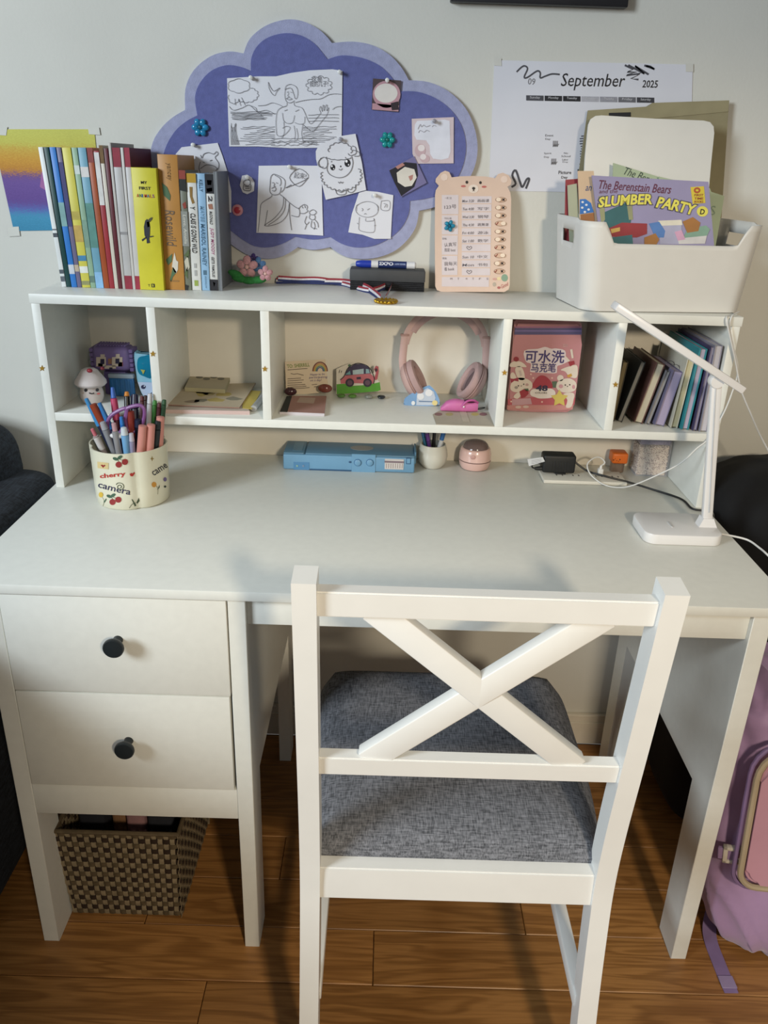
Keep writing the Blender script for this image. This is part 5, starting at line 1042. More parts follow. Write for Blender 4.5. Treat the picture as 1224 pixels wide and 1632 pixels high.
for nm, s, h in (('ear_inside', [(215, 740), (245, 735), (262, 800), (235, 810)], '#b3a39c'), ('strawberry', [(225, 1010), (280, 980), (340, 1000), (345, 1040), (300, 1085), (250, 1095)], '#8c2a34'), ('strawberry_leaf', [(280, 975), (340, 970), (350, 1005), (310, 1000)], '#4a5a40'), ('bow', [(105, 840), (150, 845), (210, 830), (215, 880), (160, 870), (120, 900)], '#8c2c3c'), ('cherry', disc_px((185, 590), 35, 32, 14), '#84242e'), ('strawberry', [(860, 625), (935, 610), (945, 650), (885, 685)], '#8c2a34'), ('star', [(745 + (118 if i % 2 == 0 else 62)*math.sin(i*PI/5), 1100-(118 if i % 2 == 0 else 62)*math.cos(i*PI/5)) for i in range(10)], '#c0ad58'), ('hat_leaf', [(840, 800), (900, 775), (912, 810), (860, 830)], '#b58a3c'), ('green_sprig', [(650, 880), (715, 875), (700, 960), (660, 960)], '#4f5f4c'), ('foot', disc_px((210, 1212), 38, 18, 14), '#c0aaa0'), ('foot', disc_px((310, 1208), 38, 18, 14), '#c0aaa0'), ('cheek', disc_px((185, 958), 24, 18, 12), '#8d857c'), ('cheek', disc_px((325, 922), 22, 18, 12), '#ab8c86'), ('cheek', disc_px((765, 942), 28, 26, 12), '#b8888c'), ('cheek', disc_px((930, 950), 20, 28, 12), '#b8888c')): pr_(nm, s, h, .0012)
for x, y in ((213, 935), (282, 915), (822, 925), (880, 922)): pr_('eye', disc_px((x, y), 9, 9, 10), '#231d1c', .0015)
for x, y in ((250, 940), (850, 945)): pr_('nose', [(x-10, y-6), (x+10, y-8), (x, y+6)], '#3a2c2a', .0015)
for x, y in ((405, 835), (375, 785), (650, 835), (520, 1145), (120, 1140)): pr_('sparkle', disc_px((x, y), 12, 12, 8), '#d2b0a4', .001)
bm = B(); letters(bm, 'S2.0', pk, *K(CKK, [(795, 410), (850, 410)]), 4.5, .001); part('small_lettering', bm, mat('#c2a8a2', .5), t, False)
# ------------------------------------------------------------------ compartment 5: leaning notebooks
def leaner(b, yb, tp, yt, ys, dep, cover, page, label, cf=.12, spiral=False):
    b0 = P(b[0], yb, 'y', ys); b1 = P(b[1], yb, 'y', ys); t0 = P(tp[0], yt, 'y', ys); t1 = P(tp[1], yt, 'y', ys)
    xb = (b0.x+b1.x)/2; xt = (t0.x+t1.x)/2; zt = t0.z; th = math.atan2(xt-xb, zt-SZ); w = ((b1.x-b0.x)+(t1.x-t0.x))/2*math.cos(th)*.84; H = (zt-SZ)/math.cos(th)-w*math.sin(abs(th))/2
    M = Matrix.Translation((xb, ys, SZ+.0006+abs(math.sin(th))*w/2)) @ Matrix.Rotation(th, 4, 'Y'); c = max(.0007, w*cf)
    t = thing('notebook', label, 'notebook', (xb, ys+dep/2, SZ), 'notebooks leaning in the right compartment')
    for s in (0, 1):
        bm = B(); box(bm, (-w/2 if s == 0 else w/2-c, 0, 0), (-w/2+c if s == 0 else w/2, dep, H), min(.0008, c*.4), 1, M); part('cover', bm, mat(cover, .5, var=.06), t)
    bm = B(); box(bm, (-w/2+c, .0025, .002), (w/2-c, dep-.002, H-.002), 0, 2, M); part('pages', bm, mat(page, .9, var=.2, sc=3, stretch=(1800, 1, 1)), t, False)
    if spiral:
        for k in range(2):
            bm = B(); q = [M @ V((.009*math.cos(a), .02+k*.03, H+.009*math.sin(a)-.001)) for a in [PI*i/14 for i in range(15)]]; tube(bm, q, .0006, 6); part('wire_ring', bm, mat('#5a5a5e', .3, .8), t)
    return t
leaner((973, 982), 656, (992, 1003), 577, -.28, .13, '#4a4438', '#6b5f45', 'olive notebook farthest left, half behind the divider')
leaner((985, 993.5), 663, (1021, 1031), 577, -.285, .13, '#34383a', '#7d7c78', 'dark grey notebook leaning second from the left divider')
leaner((1008, 1027), 672.5, (1046, 1062), 580, -.292, .15, '#5a3c36', '#b3ab97', 'cream paged notebook with brown cover in the leaning row')
leaner((1028.5, 1036), 674, (1062, 1069), 592, -.295, .13, '#77757a', '#8f8d8c', 'thin grey notebook beside the cream paged one')
leaner((1041, 1060), 679.5, (1072, 1090.5), 592, -.305, .14, '#6d6880', '#9b92ac', 'thick lavender spiral notebook in the leaning row', .05, True)
leaner((1067, 1082), 681.5, (1096, 1108), 572, -.312, .15, '#bdb8a8', '#b5ad8c', 'cream notebook with ruffled pages left of the teal one')
leaner((1084, 1099), 685.5, (1114, 1130), 556, -.32, .17, '#2c7d86', '#a59fb2', 'teal bound notebook in the leaning row', .22)
leaner((1103, 1111), 688.5, (1133.5, 1140), 553, -.326, .18, '#4a4260', '#8d8aa0', 'dark purple notebook right of the teal one')
leaner((1113, 1128), 690, (1140, 1153), 551, -.33, .18, '#8e8a96', '#b7b4bb', 'silver grey notebook rightmost against the side panel', .1)
# ------------------------------------------------------------------ pen cup (four-lobed, printed)
CX, CY, CRAD, CHT = -.4595, -.372, .0675, .108
th0 = math.radians(-110)
def cr(th, z=0):
    a = ((th-th0+PI/4) % (PI/2))-PI/4            # angle inside its lobe
    return CRAD*(1-.085*(abs(a)/(PI/4))**5)*(1+.03*z/CHT)
tc_ = thing('pen_cup', 'cream four-lobed pen cup printed with cherries and lettering', 'pen cup', (CX, CY, DZ))
bm = B(); NA = 96; lev = [0, .003, .03, .06, .09, CHT]; rings = []
for k, z in enumerate(lev):
    rings.append([bm.verts.new((CX+(cr(2*PI*j/NA, z)-(.003 if k == 0 else 0))*math.cos(2*PI*j/NA), CY+(cr(2*PI*j/NA, z)-(.003 if k == 0 else 0))*math.sin(2*PI*j/NA), DZ+.0002+z)) for j in range(NA)])
for z in (CHT, .006):
    rings.append([bm.verts.new((CX+(cr(2*PI*j/NA, z)-.0025)*math.cos(2*PI*j/NA), CY+(cr(2*PI*j/NA, z)-.0025)*math.sin(2*PI*j/NA), DZ+z)) for j in range(NA)])
for A, C in zip(rings, rings[1:]):
    for j in range(NA): bm.faces.new((A[j], A[(j+1) % NA], C[(j+1) % NA], C[j]))
bm.faces.new(rings[0][::-1]); bm.faces.new(rings[-1])
part('cup', bm, mat('#d5d2bc', .3, var=.02, coat=.3, name='cream_plastic'), tc_, ang=50)
CUPC = (130, 600, 7.42)
def cupuv(u, v):
    d = ray(u, v); ox, oy = CP.x-CX, CP.y-CY; A = d.x*d.x+d.y*d.y; b = ox*d.x+oy*d.y; r = CRAD*.985; c = ox*ox+oy*oy-r*r
    D = max(0, b*b-A*c); t = (-b-math.sqrt(D))/A; p_ = CP+d*t; return math.atan2(p_.y-CY, p_.x-CX), p_.z-DZ
def cup3(th, z, l=.0005): r = cr(th, z)+l; return V((CX+r*math.cos(th), CY+r*math.sin(th), DZ+z))
def decal(pts, h, l=.0005, nm='printed_motif'):
    bm = B(); l += .0003; pts = [(a[0]+(b[0]-a[0])*i/3, a[1]+(b[1]-a[1])*i/3) for a, b in zip(pts, pts[1:]+pts[:1]) for i in range(3)] if len(pts) < 8 else pts; o = [cup3(*cupuv(u, v), l) for u, v in K(CUPC, pts)]; c = sum(o, V())/len(o); cth = math.atan2(c.y-CY, c.x-CX)
    cv = bm.verts.new(cup3(cth, c.z-DZ, l)); vs = [bm.verts.new(p_) for p_ in o]
    for i in range(len(vs)): bm.faces.new((cv, vs[i], vs[(i+1) % len(vs)]))
    part(nm, bm, mat(h, .45, var=.06), tc_)
def cuptext(s, a, b, hpx, h, bold=.015, arc=0, slant=0):
    (ua, va), (ub, vb) = K(CUPC, [a, b]); hh = hpx/7.42; bm = B(); vs, fs, _ = textmesh(s, bold); L = math.hypot(ub-ua, vb-va); dx, dy = (ub-ua)/L, (vb-va)/L
    bv = [bm.verts.new(cup3(*cupuv(ua+dx*x*L+dy*(y-.5)*hh+slant*(y-.5)*hh, va+dy*x*L-dx*(y-.5)*hh-arc*L*x*(1-x)), .0006)) for x, y in vs]
    for f in fs:
        try: bm.faces.new([bv[i] for i in f])
        except ValueError: pass
    part('lettering', bm, mat(h, .5), tc_, False)
def cupline(pts, w, h):
    bm = B(); q = [cup3(*cupuv(u, v), .0006) for u, v in smooth2(K(CUPC, pts), 4)]; c = q[len(q)//2]; stroke(bm, q, w, V((c.x-CX, c.y-CY, 0)).normalized()); part('printed_line', bm, mat(h, .5), tc_, False)
RED = '#8e2c2c'; GN = '#3f5c48'
for x, y in ((445, 1035), (515, 1005), (373, 1480), (440, 1452)): decal(disc_px((x, y), 36, 36, 16), RED)
for x, y, r in ((408, 967, .4), (458, 948, -.6), (335, 1412, .4), (380, 1400, -.6)): decal(disc_px((x, y), 32, 18, 12, r), GN)
cupline([(445, 1005), (440, 985), (435, 965)], .0009, GN); cupline([(505, 975), (470, 980), (440, 960)], .0009, GN); cupline([(375, 1450), (365, 1430), (355, 1410)], .0009, GN); cupline([(430, 1425), (400, 1430), (365, 1412)], .0009, GN)
decal([(205, 1002), (330, 1015), (330, 1092), (208, 1078)], '#cdb883'); decal([(243, 1040), (262, 1035), (272, 1045), (285, 1036), (298, 1045), (270, 1072)], RED, .0008)
cuptext('cherry', (230, 1182), (522, 1150), 68, '#b03028', .03); decal([(568, 1150), (590, 1140), (605, 1148), (628, 1130), (634, 1150), (606, 1182), (580, 1178)], '#b03028')
cuptext('camera', (208, 1280), (580, 1375), 52, '#2a2a4a', .012, -.03)
cupline([(415, 1275), (435, 1255), (480, 1260), (502, 1295), (485, 1328), (445, 1325), (430, 1300), (448, 1280), (470, 1285), (475, 1305), (458, 1310)], .0014, '#44503c')
decal(disc_px((240, 1395), 26, 32, 14), '#c9a83c'); cupline([(255, 1425), (275, 1470), (262, 1530)], .0008, '#6a6a4a'); decal([(270, 1480), (300, 1435), (303, 1455), (280, 1490)], GN)
cupline([(565, 1555), (600, 1510), (645, 1500)], .0009, '#3d4a34'); decal([(590, 1450), (605, 1455), (650, 1530), (630, 1540)], '#3d4a34'); decal([(650, 1500), (680, 1440), (690, 1480), (665, 1512)], '#3d4a34')
cuptext('came', (830, 1150), (990, 1045), 58, '#2c3038', .012); decal([(820, 935), (828, 960), (845, 968), (828, 975), (822, 1000), (815, 975), (800, 968), (815, 960)], '#8a7438')
decal(disc_px((848, 1275), 28, 32, 14), '#c08a38'); cupline([(875, 1290), (895, 1330), (893, 1390)], .0008, '#55583c'); decal([(885, 1340), (912, 1275), (912, 1310)], '#3d4a34'); decal(disc_px((973, 1215), 20, 26, 12), '#6d5f8c'); decal(disc_px((975, 1300), 14, 14, 10), '#2f3a30')
decal([(110, 1420), (132, 1420), (135, 1465), (118, 1470)], RED); decal([(60, 1040), (75, 1050), (80, 1110), (65, 1100)], '#a5803c')
# pens in the cup
def pen(label, u, v, y, base, r, parts_, name='pen', cat='pen', grp='pens in the printed cup', z0=DZ+.007, flatcap=False):
    """parts_: (name, from, to, r0, r1, colour, rough) along 0=bottom..1=top"""
    T = P(u, v, 'y', y); Bp = V((CX+base[0], CY+base[1], z0)); ax = T-Bp; L = ax.length; ax.normalize()
    zx = ax.cross(V((0, 1, 0))).normalized(); zy = ax.cross(zx); M = Matrix(((zx.x, zy.x, ax.x, Bp.x), (zx.y, zy.y, ax.y, Bp.y), (zx.z, zy.z, ax.z, Bp.z), (0, 0, 0, 1)))
    t = thing(name, label, cat, Bp, grp)
    for nm, f0, f1, ra, rb, h, ro in parts_:
        bm = B(); e = .0008; lathe(bm, [(ra*.8, f0*L), (ra, f0*L+e), (rb, f1*L-e), (rb*.7, f1*L)], 14, M); part(nm, bm, mat(h, ro, var=.04), t)
    return t, M, L
def bic(label, u, v, y, base, cap, barrel):
    return pen(label, u, v, y, base, .005, (('barrel', 0, .72, .0042, .0042, barrel, .4), ('grip', .60, .74, .0046, .0046, barrel, .5), ('cap', .72, 1, .0056, .0035, cap, .35)))
bic('pen with a light blue cap at the far left of the cup', 137, 635, -.372, (-.002, .005), '#3f86bc', '#1d2440')
t, M, L = pen('orange brown capped marker beside the light blue pen', 146, 641, -.375, (.008, .01), .006, (('barrel', 0, .7, .005, .005, '#27303f', .4), ('cap', .7, .98, .0075, .0065, '#8e3c22', .4), ('white_ring', .64, .7, .0052, .0052, '#c8c8c4', .4)))
bic('pen with a mid blue cap leaning left in the cup', 158, 642, -.372, (.016, -.005), '#2f72ae', '#20284a')
pen('blue and pink crayon marker, tallest at the back left', 179, 617, -.345, (-.01, -.01), .006, (('barrel', 0, .72, .0045, .0055, '#6a2438', .4), ('pink_cap', .7, .90, .0068, .006, '#b53d62', .4), ('blue_tip', .9, 1, .005, .003, '#2f5fae', .4)))
pen('black marker with an orange end near the back middle', 202, 624, -.335, (.0, -.02), .005, (('barrel', 0, .85, .005, .005, '#1c1c1e', .4), ('orange_end', .955, 1, .005, .0035, '#c07a2c', .4), ('black_cap', .85, .955, .0053, .005, '#141416', .3)))
pen('dark blue square-capped marker in the back of the cup', 215, 628, -.335, (.01, -.02), .006, (('barrel', 0, .86, .0065, .0065, '#15152a', .4), ('cap', .86, 1, .0072, .006, '#1c1c36', .35)))
pen('grey metal pen with a clip behind the dark blue marker', 211, 630, -.328, (.006, -.012), .0045, (('barrel', 0, .9, .0042, .0042, '#7d7c86', .35), ('tip', .9, 1, .0042, .003, '#8d8c96', .3)))
pen('dark red pencil behind the silver pen', 226, 631, -.335, (.02, -.01), .004, (('barrel', 0, .95, .0042, .0042, '#4a1f24', .5), ('end', .95, 1, .0042, .003, '#5a2a2c', .5)))
pen('dark brown pencil close to the silver pen', 232, 630, -.332, (.023, -.006), .004, (('barrel', 0, .95, .0042, .0042, '#2a1a18', .5), ('end', .95, 1, .0042, .003, '#33201c', .5)))
t, M, L = pen('silver ballpoint pen with a wire clip at the back right', 239, 627, -.34, (.028, -.01), .005, (('barrel', 0, .9, .005, .005, '#a8a8ac', .25), ('top', .9, 1, .005, .0042, '#b4b4b8', .25)))
bm = B(); tube(bm, [M @ V(p_) for p_ in ((.0, -.005, L*.995), (-.001, -.0075, L*1.005), (.002, -.008, L*.97), (.002, -.0072, L*.8))], .0009, 6); part('clip', bm, mat('#55555a', .3, .8), t)
pen('bright green pencil right of the silver pen', 247, 638, -.345, (.03, .0), .0042, (('barrel', 0, .95, .0042, .0042, '#2f6a2a', .5), ('end', .95, 1, .0042, .0035, '#3a7a34', .5)))
pen('maroon pencil between the two green pencils', 254, 642, -.348, (.034, .004), .0042, (('barrel', 0, .95, .004, .004, '#4a1c24', .5), ('end', .95, 1, .004, .003, '#55242a', .5)))
pen('dark green pencil at the far right of the cup', 262, 637, -.348, (.04, .006), .0042, (('barrel', 0, .95, .0042, .0042, '#1f4228', .5), ('end', .95, 1, .0042, .0035, '#274e30', .5)))
def hili(label, u, v, y, base):
    t, M, L = pen(label, u, v, y, base, .006, (('barrel', 0, .8, .0068, .0068, '#c08074', .4), ('cap', .62, 1, .0078, .0072, '#c4857a', .35)))
    bm = B(); box(bm, (-.002, -.011, L*.66), (.002, -.0072, L*.98), .0008, 1, M); part('clip', bm, mat('#c98e82', .35), t)
hili('salmon pink marker at the front right of the cup', 227.5, 678, -.412, (.018, -.035)); hili('salmon pink marker, the middle one of three', 241, 676, -.405, (.032, -.03)); hili('salmon pink capped marker at the right rim of the cup', 256, 664, -.385, (.045, -.01))
pen('black marker between the salmon pink ones', 252, 671, -.393, (.038, -.02), .005, (('barrel', 0, .9, .006, .006, '#1c2224', .4), ('cap', .9, 1, .006, .005, '#20282a', .35)))
pen('pink-tipped white clicker pen at the front left', 146.5, 683, -.4, (-.01, -.012), .005, (('barrel', 0, .9, .0055, .0055, '#9c918e', .4), ('button', .9, 1, .0035, .0032, '#c26a74', .4), ('white_clip', .7, .88, .0058, .0058, '#c9c5c2', .4)))
t, M, L = pen('grey pen with a white round topper in the middle front', 181, 674, -.418, (.0, -.035), .005, (('barrel', 0, .9, .0056, .0056, '#8b8a8c', .35), ('pink_button', .9, 1, .0042, .004, '#b89298', .4)))
bm = B(); ell(bm, M @ V((0, -.004, L*.83)), (.0125, .006, .0055), None, 16, 10); part('topper', bm, mat('#d2d0d0', .4), t)
pen('light blue gel pen with a white end in the middle front', 197, 681, -.415, (.01, -.03), .005, (('barrel', 0, .9, .0065, .0065, '#6fa2cc', .35), ('white_end', .9, 1, .0066, .005, '#c3ccd2', .35)))
pen('clear lilac gel pen beside the light blue one', 209, 690, -.412, (.015, -.03), .005, (('barrel', 0, .88, .005, .005, '#8f8da8', .25), ('end', .88, 1, .005, .004, '#b4b2c0', .3)))
pen('grey clear pen behind the pink-tipped clicker pen', 163, 672, -.4, (.004, -.018), .005, (('barrel', 0, .9, .0062, .0062, '#83858a', .3), ('end', .9, 1, .0062, .005, '#9a9ca2', .3)))
pen('red brown glitter marker inside the scissor loop', 208, 655, -.385, (.012, -.01), .006, (('barrel', 0, .75, .0065, .0065, '#4a1c1c', .4), ('cap', .72, 1, .0085, .006, '#7c2c22', .4)))
pen('bright blue thin pen in front of the scissors', 193, 664, -.395, (.006, -.02), .004, (('barrel', 0, .9, .0042, .0042, '#2a6ab0', .35), ('end', .9, 1, .004, .003, '#3478c0', .35)))
pen('navy marker low behind the salmon markers', 220, 668, -.39, (.022, -.016), .006, (('barrel', 0, .9, .007, .007, '#15182c', .4), ('end', .9, 1, .007, .006, '#1c2038', .35)))
# scissors
t = thing('scissors', 'purple-handled scissors standing among the pens', 'scissors', (CX, CY, DZ+.007), None)
SP = mat('#7d4f86', .4, var=.05); yk = -.388
for pts in ([(174, 690), (172, 672), (180, 660), (198, 651), (202, 655), (200, 668), (195, 684), (186, 694)], [(202, 655), (204, 650), (220, 646), (229, 650), (230, 664), (225, 678), (214, 688), (204, 684), (200, 668)]):
    q = smoothpath([P(u, v, 'y', yk) for u, v in pts], 6, True); bm = B(); tube(bm, q, .0034, 8, True); part('handle_loop', bm, SP, t)
for s in (-1, 1):
    a = P(200+s*4, 686, 'y', yk); bm = B(); prism(bm, [(a.x-.004, yk+.002*s, a.z), (a.x+.004, yk+.002*s, a.z), (CX+.012+s*.002, yk+.002*s+.006, DZ+.008), (CX+.009+s*.002, yk+.002*s+.006, DZ+.008)], (0, .0012, 0)); part('blade', bm, mat('#8d8f92', .3, .8), t, False)
# ------------------------------------------------------------------ blue pencil case
x0, x1, y0, y1, zt = -.2005, .0705, -.2, -.122, .787
t = thing('pencil_case', 'blue plastic pencil case with buttons lying under the shelf', 'pencil case', ((x0+x1)/2, (y0+y1)/2, DZ))
BL = mat('#6b96b5', .4, var=.03, name='blue_case'); BL2 = mat('#547a93', .45, var=.03, name='blue_case_lid'); BLD = mat('#2f5272', .5)
bm = B(); box(bm, (x0, y0, DZ+.0004), (x1, y1, zt-.004), .003, 3); part('tray', bm, BL, t)
bm = B(); box(bm, (x0+.0005, y0+.0012, zt-.0045), (x0+.043, y1, zt), .002, 2); part('lid', bm, BL2, t, label='short end lid')
bm = B(); box(bm, (x0+.0455, y0+.0012, zt-.0045), (x1-.0005, y1, zt), .002, 2); part('lid', bm, BL2, t, label='long lid')
bm = B(); box(bm, (x0+.018, y0+.012, zt), (x0+.038, y1-.012, zt+.0008), .0003, 1); part('sharpener_window', bm, mat('#5c8299', .3), t)
Q = lambda u, v: P(u, v, 'y', y0-.001)
CPB = (440, 680, 6.12)
def fr_(nm, a, b, m, d=.0012, r=.0004):
    (ua, va), (ub, vb) = K(CPB, [a, b]); A = Q(ua, vb); C = Q(ub, va); bm = B(); box(bm, (A.x, y0-d, A.z), (C.x, y0+.001, C.z), r, 1); return part(nm, bm, m, t)
fr_('latch_plate', (735, 275), (972, 440), BL); fr_('seam', (330, 424), (735, 432), BLD, .0004, .0001); fr_('light_panel', (170, 350), (325, 420), mat('#5485ad', .4), .0007)
for x, h in ((205, '#8fae9c'), (265, '#7f8fa8')):
    c = Q(*K(CPB, [(x, 383)])[0]); bm = B(); lathe(bm, [(.002, 0), (.002, .001), (.001, .0012)], 12, Matrix.Translation((c.x, y0-.0007, c.z)) @ Matrix.Rotation(PI/2, 4, 'X')); part('indicator', bm, mat(h, .3), t)
for x in (797, 915):
    c = Q(*K(CPB, [(x, 350)])[0]); M = Matrix.Translation((c.x, y0-.001, c.z)) @ Matrix.Rotation(PI/2, 4, 'X'); bm = B(); lathe(bm, [(.0078, 0), (.0078, .0012), (.0068, .0012), (.0066, .0008)], 24, M, cap=False); part('button_ring', bm, mat('#3f6a90', .4), t); bm = B(); lathe(bm, [(.0066, .0), (.0066, .0022), (.0055, .003), (.0005, .003)], 24, M); part('button', bm, BL, t)
c = Q(*K(CPB, [(722, 345)])[0]); bm = B(); ell(bm, (c.x, y0-.001, c.z), (.003, .0012, .0022), None, 10, 6); part('lock_dot', bm, BLD, t)
fr_('dial_label', (1058, 320), (1247, 415), mat('#c2bcb8', .5), .0012); fr_('dial_line', (1058, 338), (1247, 350), mat('#7a6a70', .5), .0016, .0001)
for k in range(8): x = 1072+k*22; fr_('dial_tick', (x, 360), (x+7, 405), mat('#8d7c76', .5), .0015, .0001)
fr_('side_clip', (1268, 305), (1316, 365), BLD, .0009, .0002); fr_('side_clip_face', (1274, 312), (1310, 358), BL, .0014, .0003)
bm = B(); box(bm, (x1-.0008, y0+.01, zt-.02), (x1+.003, y1-.01, zt+.006), .001, 1); part('end_clip', bm, BL2, t)
c = P(577, 713, 'z', zt); bm = B(); lathe(bm, [(.024, 0), (.024, .0006), (.001, .0008)], 28, Matrix.Translation((c.x, (y0+y1)/2+.004, zt)) @ Matrix.Diagonal((1, .62, 1, 1))); part('lid_badge', bm, mat('#8d8a86', .5, var=.05), t, label='plain grey oval badge')
# ------------------------------------------------------------------ white pot with pens
px_, py_ = .1095, -.152
t = thing('ceramic_pot', 'small white round ceramic pot holding pens under the shelf', 'pot', (px_, py_, DZ)); POTM = mat('#ccc9bd', .22, var=.02, coat=.4)
bm = B(); lathe(bm, [(.016, .0003), (.021, .001), (.029, .012), (.0315, .025), (.03, .038), (.027, .048), (.0265, .0505), (.0245, .0505), (.0245, .047), (.027, .036), (.028, .025), (.022, .006)], 40, Matrix.Translation((px_, py_, DZ))); part('pot_body', bm, POTM, t)
def potpen(label, dx, dy, tx, ty, L, r, parts_):
    Bp = V((px_+dx, py_+dy, DZ+.008)); ax = V((tx, ty, 1)).normalized(); zx = ax.cross(V((0, 1, 0))).normalized(); zy = ax.cross(zx); M = Matrix(((zx.x, zy.x, ax.x, Bp.x), (zx.y, zy.y, ax.y, Bp.y), (zx.z, zy.z, ax.z, Bp.z), (0, 0, 0, 1)))
    t = thing('pen', label, 'pen', Bp, 'pens in the white pot')
    for nm, a, b, h in parts_: bm = B(); lathe(bm, [(r*.8, a*L), (r, a*L+.0005), (r, b*L-.0005), (r*.8, b*L)], 12, M); part(nm, bm, mat(h, .3, var=.05), t)
potpen('purple marker in the white pot', .0, -.006, -.22, -.05, .085, .0042, (('barrel', 0, .62, '#4b2a6a'), ('cap', .62, .82, '#5a2f7a'), ('silver_end', .82, 1, '#8f8a98')))
potpen('black pencil in the white pot', .0, .004, .02, .02, .082, .0038, (('barrel', 0, .9, '#1f2022'), ('end', .9, 1, '#6a5a44')))
potpen('blue pen with a white clip in the white pot', .006, -.003, .2, -.03, .084, .0048, (('barrel', 0, .64, '#c8ccd0'), ('cap', .64, 1, '#2a62a0')))
potpen('teal pen at the left of the white pot', -.006, .0, -.26, .08, .083, .004, (('barrel', 0, .7, '#2a5f7a'), ('cap', .7, 1, '#3a6a98')))
# ------------------------------------------------------------------ pink round gadget
gx, gy = P(757, 730, 'y', -.15).x, -.15
t = thing('desktop_vacuum', 'pink round desktop gadget with clear domed top beside the pot', 'gadget', (gx, gy, DZ)); PG = mat('#d6b2a8', .25, var=.02, coat=.4); M = Matrix.Translation((gx, gy, DZ))
bm = B(); lathe(bm, [(.022, .0004), (.029, .0015), (.0325, .008), (.034, .0185)], 40, M); part('base', bm, PG, t)
bm = B(); lathe(bm, [(.0338, .0185), (.0338, .0205)], 40, M, cap=False); part('seam', bm, mat('#6a4f4a', .5), t)
bm = B(); lathe(bm, [(.034, .0205), (.0335, .032), (.0315, .042), (.030, .0445), (.028, .0455)], 40, M); part('upper_body', bm, PG, t)
bm = B(); lathe(bm, [(.0275, .0455), (.026, .051), (.021, .0565), (.012, .0595), (.0005, .0602)], 40, M); part('clear_dome', bm, mat('#a08884', .1, var=.1, trans=.55), t)
bm = B(); c = P(754, 729, 'y', gy-.033); ell(bm, (c.x, gy-.0332, c.z), (.0055, .0014, .0045), None, 16, 8); part('power_button', bm, mat('#c49b94', .3), t)
# ------------------------------------------------------------------ socket strip, adapter, plugs
q = [P(u, v, 'z', DZ+.008) for u, v in ((867, 765), (1000, 769), (1002, 752), (878, 750))]
x0, x1 = q[0].x, q[1].x; y0, y1 = q[0].y, q[2].y
t = thing('socket_strip', 'flat white power socket strip lying on the desk', 'power strip', ((x0+x1)/2, (y0+y1)/2, DZ))
bm = B(); box(bm, (x0, y0, DZ+.0003), (x1, y1, DZ+.008), .002, 2); part('plate', bm, mat('#cdc9bd', .4, var=.02), t)
for k, fx in enumerate((.22, .42, .70, .9)):
    cxx = x0+(x1-x0)*fx
    for d in (-1, 1): bm = B(); box(bm, (cxx+d*.006-.001, (y0+y1)/2-.004, DZ+.0078), (cxx+d*.006+.001, (y0+y1)/2+.004, DZ+.0083)); part('socket_slot', bm, mat('#4a4844', .6), t, False)
a = P(862, 762, 'y', -.2); b = P(919, 726, 'y', -.2)
t = thing('power_adapter', 'black power adapter plugged into the socket strip', 'power adapter', ((a.x+b.x)/2, -.19, DZ+.0085))
AD = mat('#1a1b1c', .5, var=.08, name='black_adapter')
bm = B(); box(bm, (a.x, -.205, DZ+.012), (b.x, -.172, b.z), .005, 3); o = part('body', bm, AD, t)
for k in range(7): bm = B(); xx = a.x+.018+k*.0055; box(bm, (xx, -.2058, DZ+.016), (xx+.0022, -.2048, b.z-.012), .0003, 1); part('grip_ridge', bm, AD, t)
bm = B(); box(bm, (a.x+.028, -.202, DZ+.0085), (a.x+.05, -.175, DZ+.012), .001, 1); part('plug_foot', bm, AD, t)
bm = B(); tube(bm, [(a.x+.002, -.195, DZ+.019), (a.x-.008, -.195, DZ+.018), (a.x-.014, -.195, DZ+.018)], [.005, .0042, .003], 10); part('strain_relief', bm, AD, t)
bm = B(); tube(bm, smoothpath([(a.x-.012, -.195, DZ+.018), (a.x-.019, -.195, DZ+.02), (a.x-.02, -.196, DZ+.027), (a.x-.015, -.194, DZ+.033), (a.x, -.17, DZ+.02)], 5), .0016, 8); part('cord_end', bm, AD, t)
tg = [P(u, v, 'y', -.2075) for u, v in ((840.5, 732), (865, 728.5), (868.5, 735.5), (843, 743))]; bm = B(); prism(bm, tg, (0, .0008, 0)); tgp = part('tag', bm, mat('#c9cbcd', .5), t, False, label='white paper tag')
for k in range(3): bm = B(); ink(bm, [(847, 734+k*2.4), (863, 731.5+k*2.4)], plane(-.2075), .6, .0004, sm=False); part('tag_print', bm, mat('#8a8c90', .6), tgp, False)
def cable(name, label, pts, r, h, k=8, rough=.45, cat='cable'):
    q = smoothpath(pts, k); bm = B(); tube(bm, q, r, 8); return single(name, bm, mat(h, rough, var=.03), label, cat, loc=q[0])
zc = DZ+.0022
cable('adapter_cable', 'black cable running from the adapter to the desk right edge', [(b.x-.004, -.19, DZ+.037), P(935, 750, 'y', -.2), P(965, 759, 'y', -.22), P(1000, 768, 'z', zc+.006), P(1040, 780, 'z', zc), P(1085, 795, 'z', zc), V((.596, -.347, zc)), V((.615, -.356, zc)), V((.629, -.364, zc)), V((.6325, -.368, zc-.012))], .0021, '#161718')
pg_ = P(962, 765, 'z', DZ+.0085); 
t = thing('usb_plug', 'white plug standing in the socket strip', 'plug', (pg_.x, -.195, DZ+.0085))
bm = B(); rslab(bm, (pg_.x-.0055, -.2, DZ+.0086), (pg_.x+.0055, -.188, DZ+.022), .003, 'z', .001); part('plug_body', bm, mat('#d2d0cb', .35), t)
bm = B(); tube(bm, [(pg_.x, -.194, DZ+.021), (pg_.x, -.194, DZ+.029)], [.0035, .0022], 10); part('strain_relief', bm, mat('#d2d0cb', .35), t)
Wc = '#d0cfcb'; yR = HF-.006
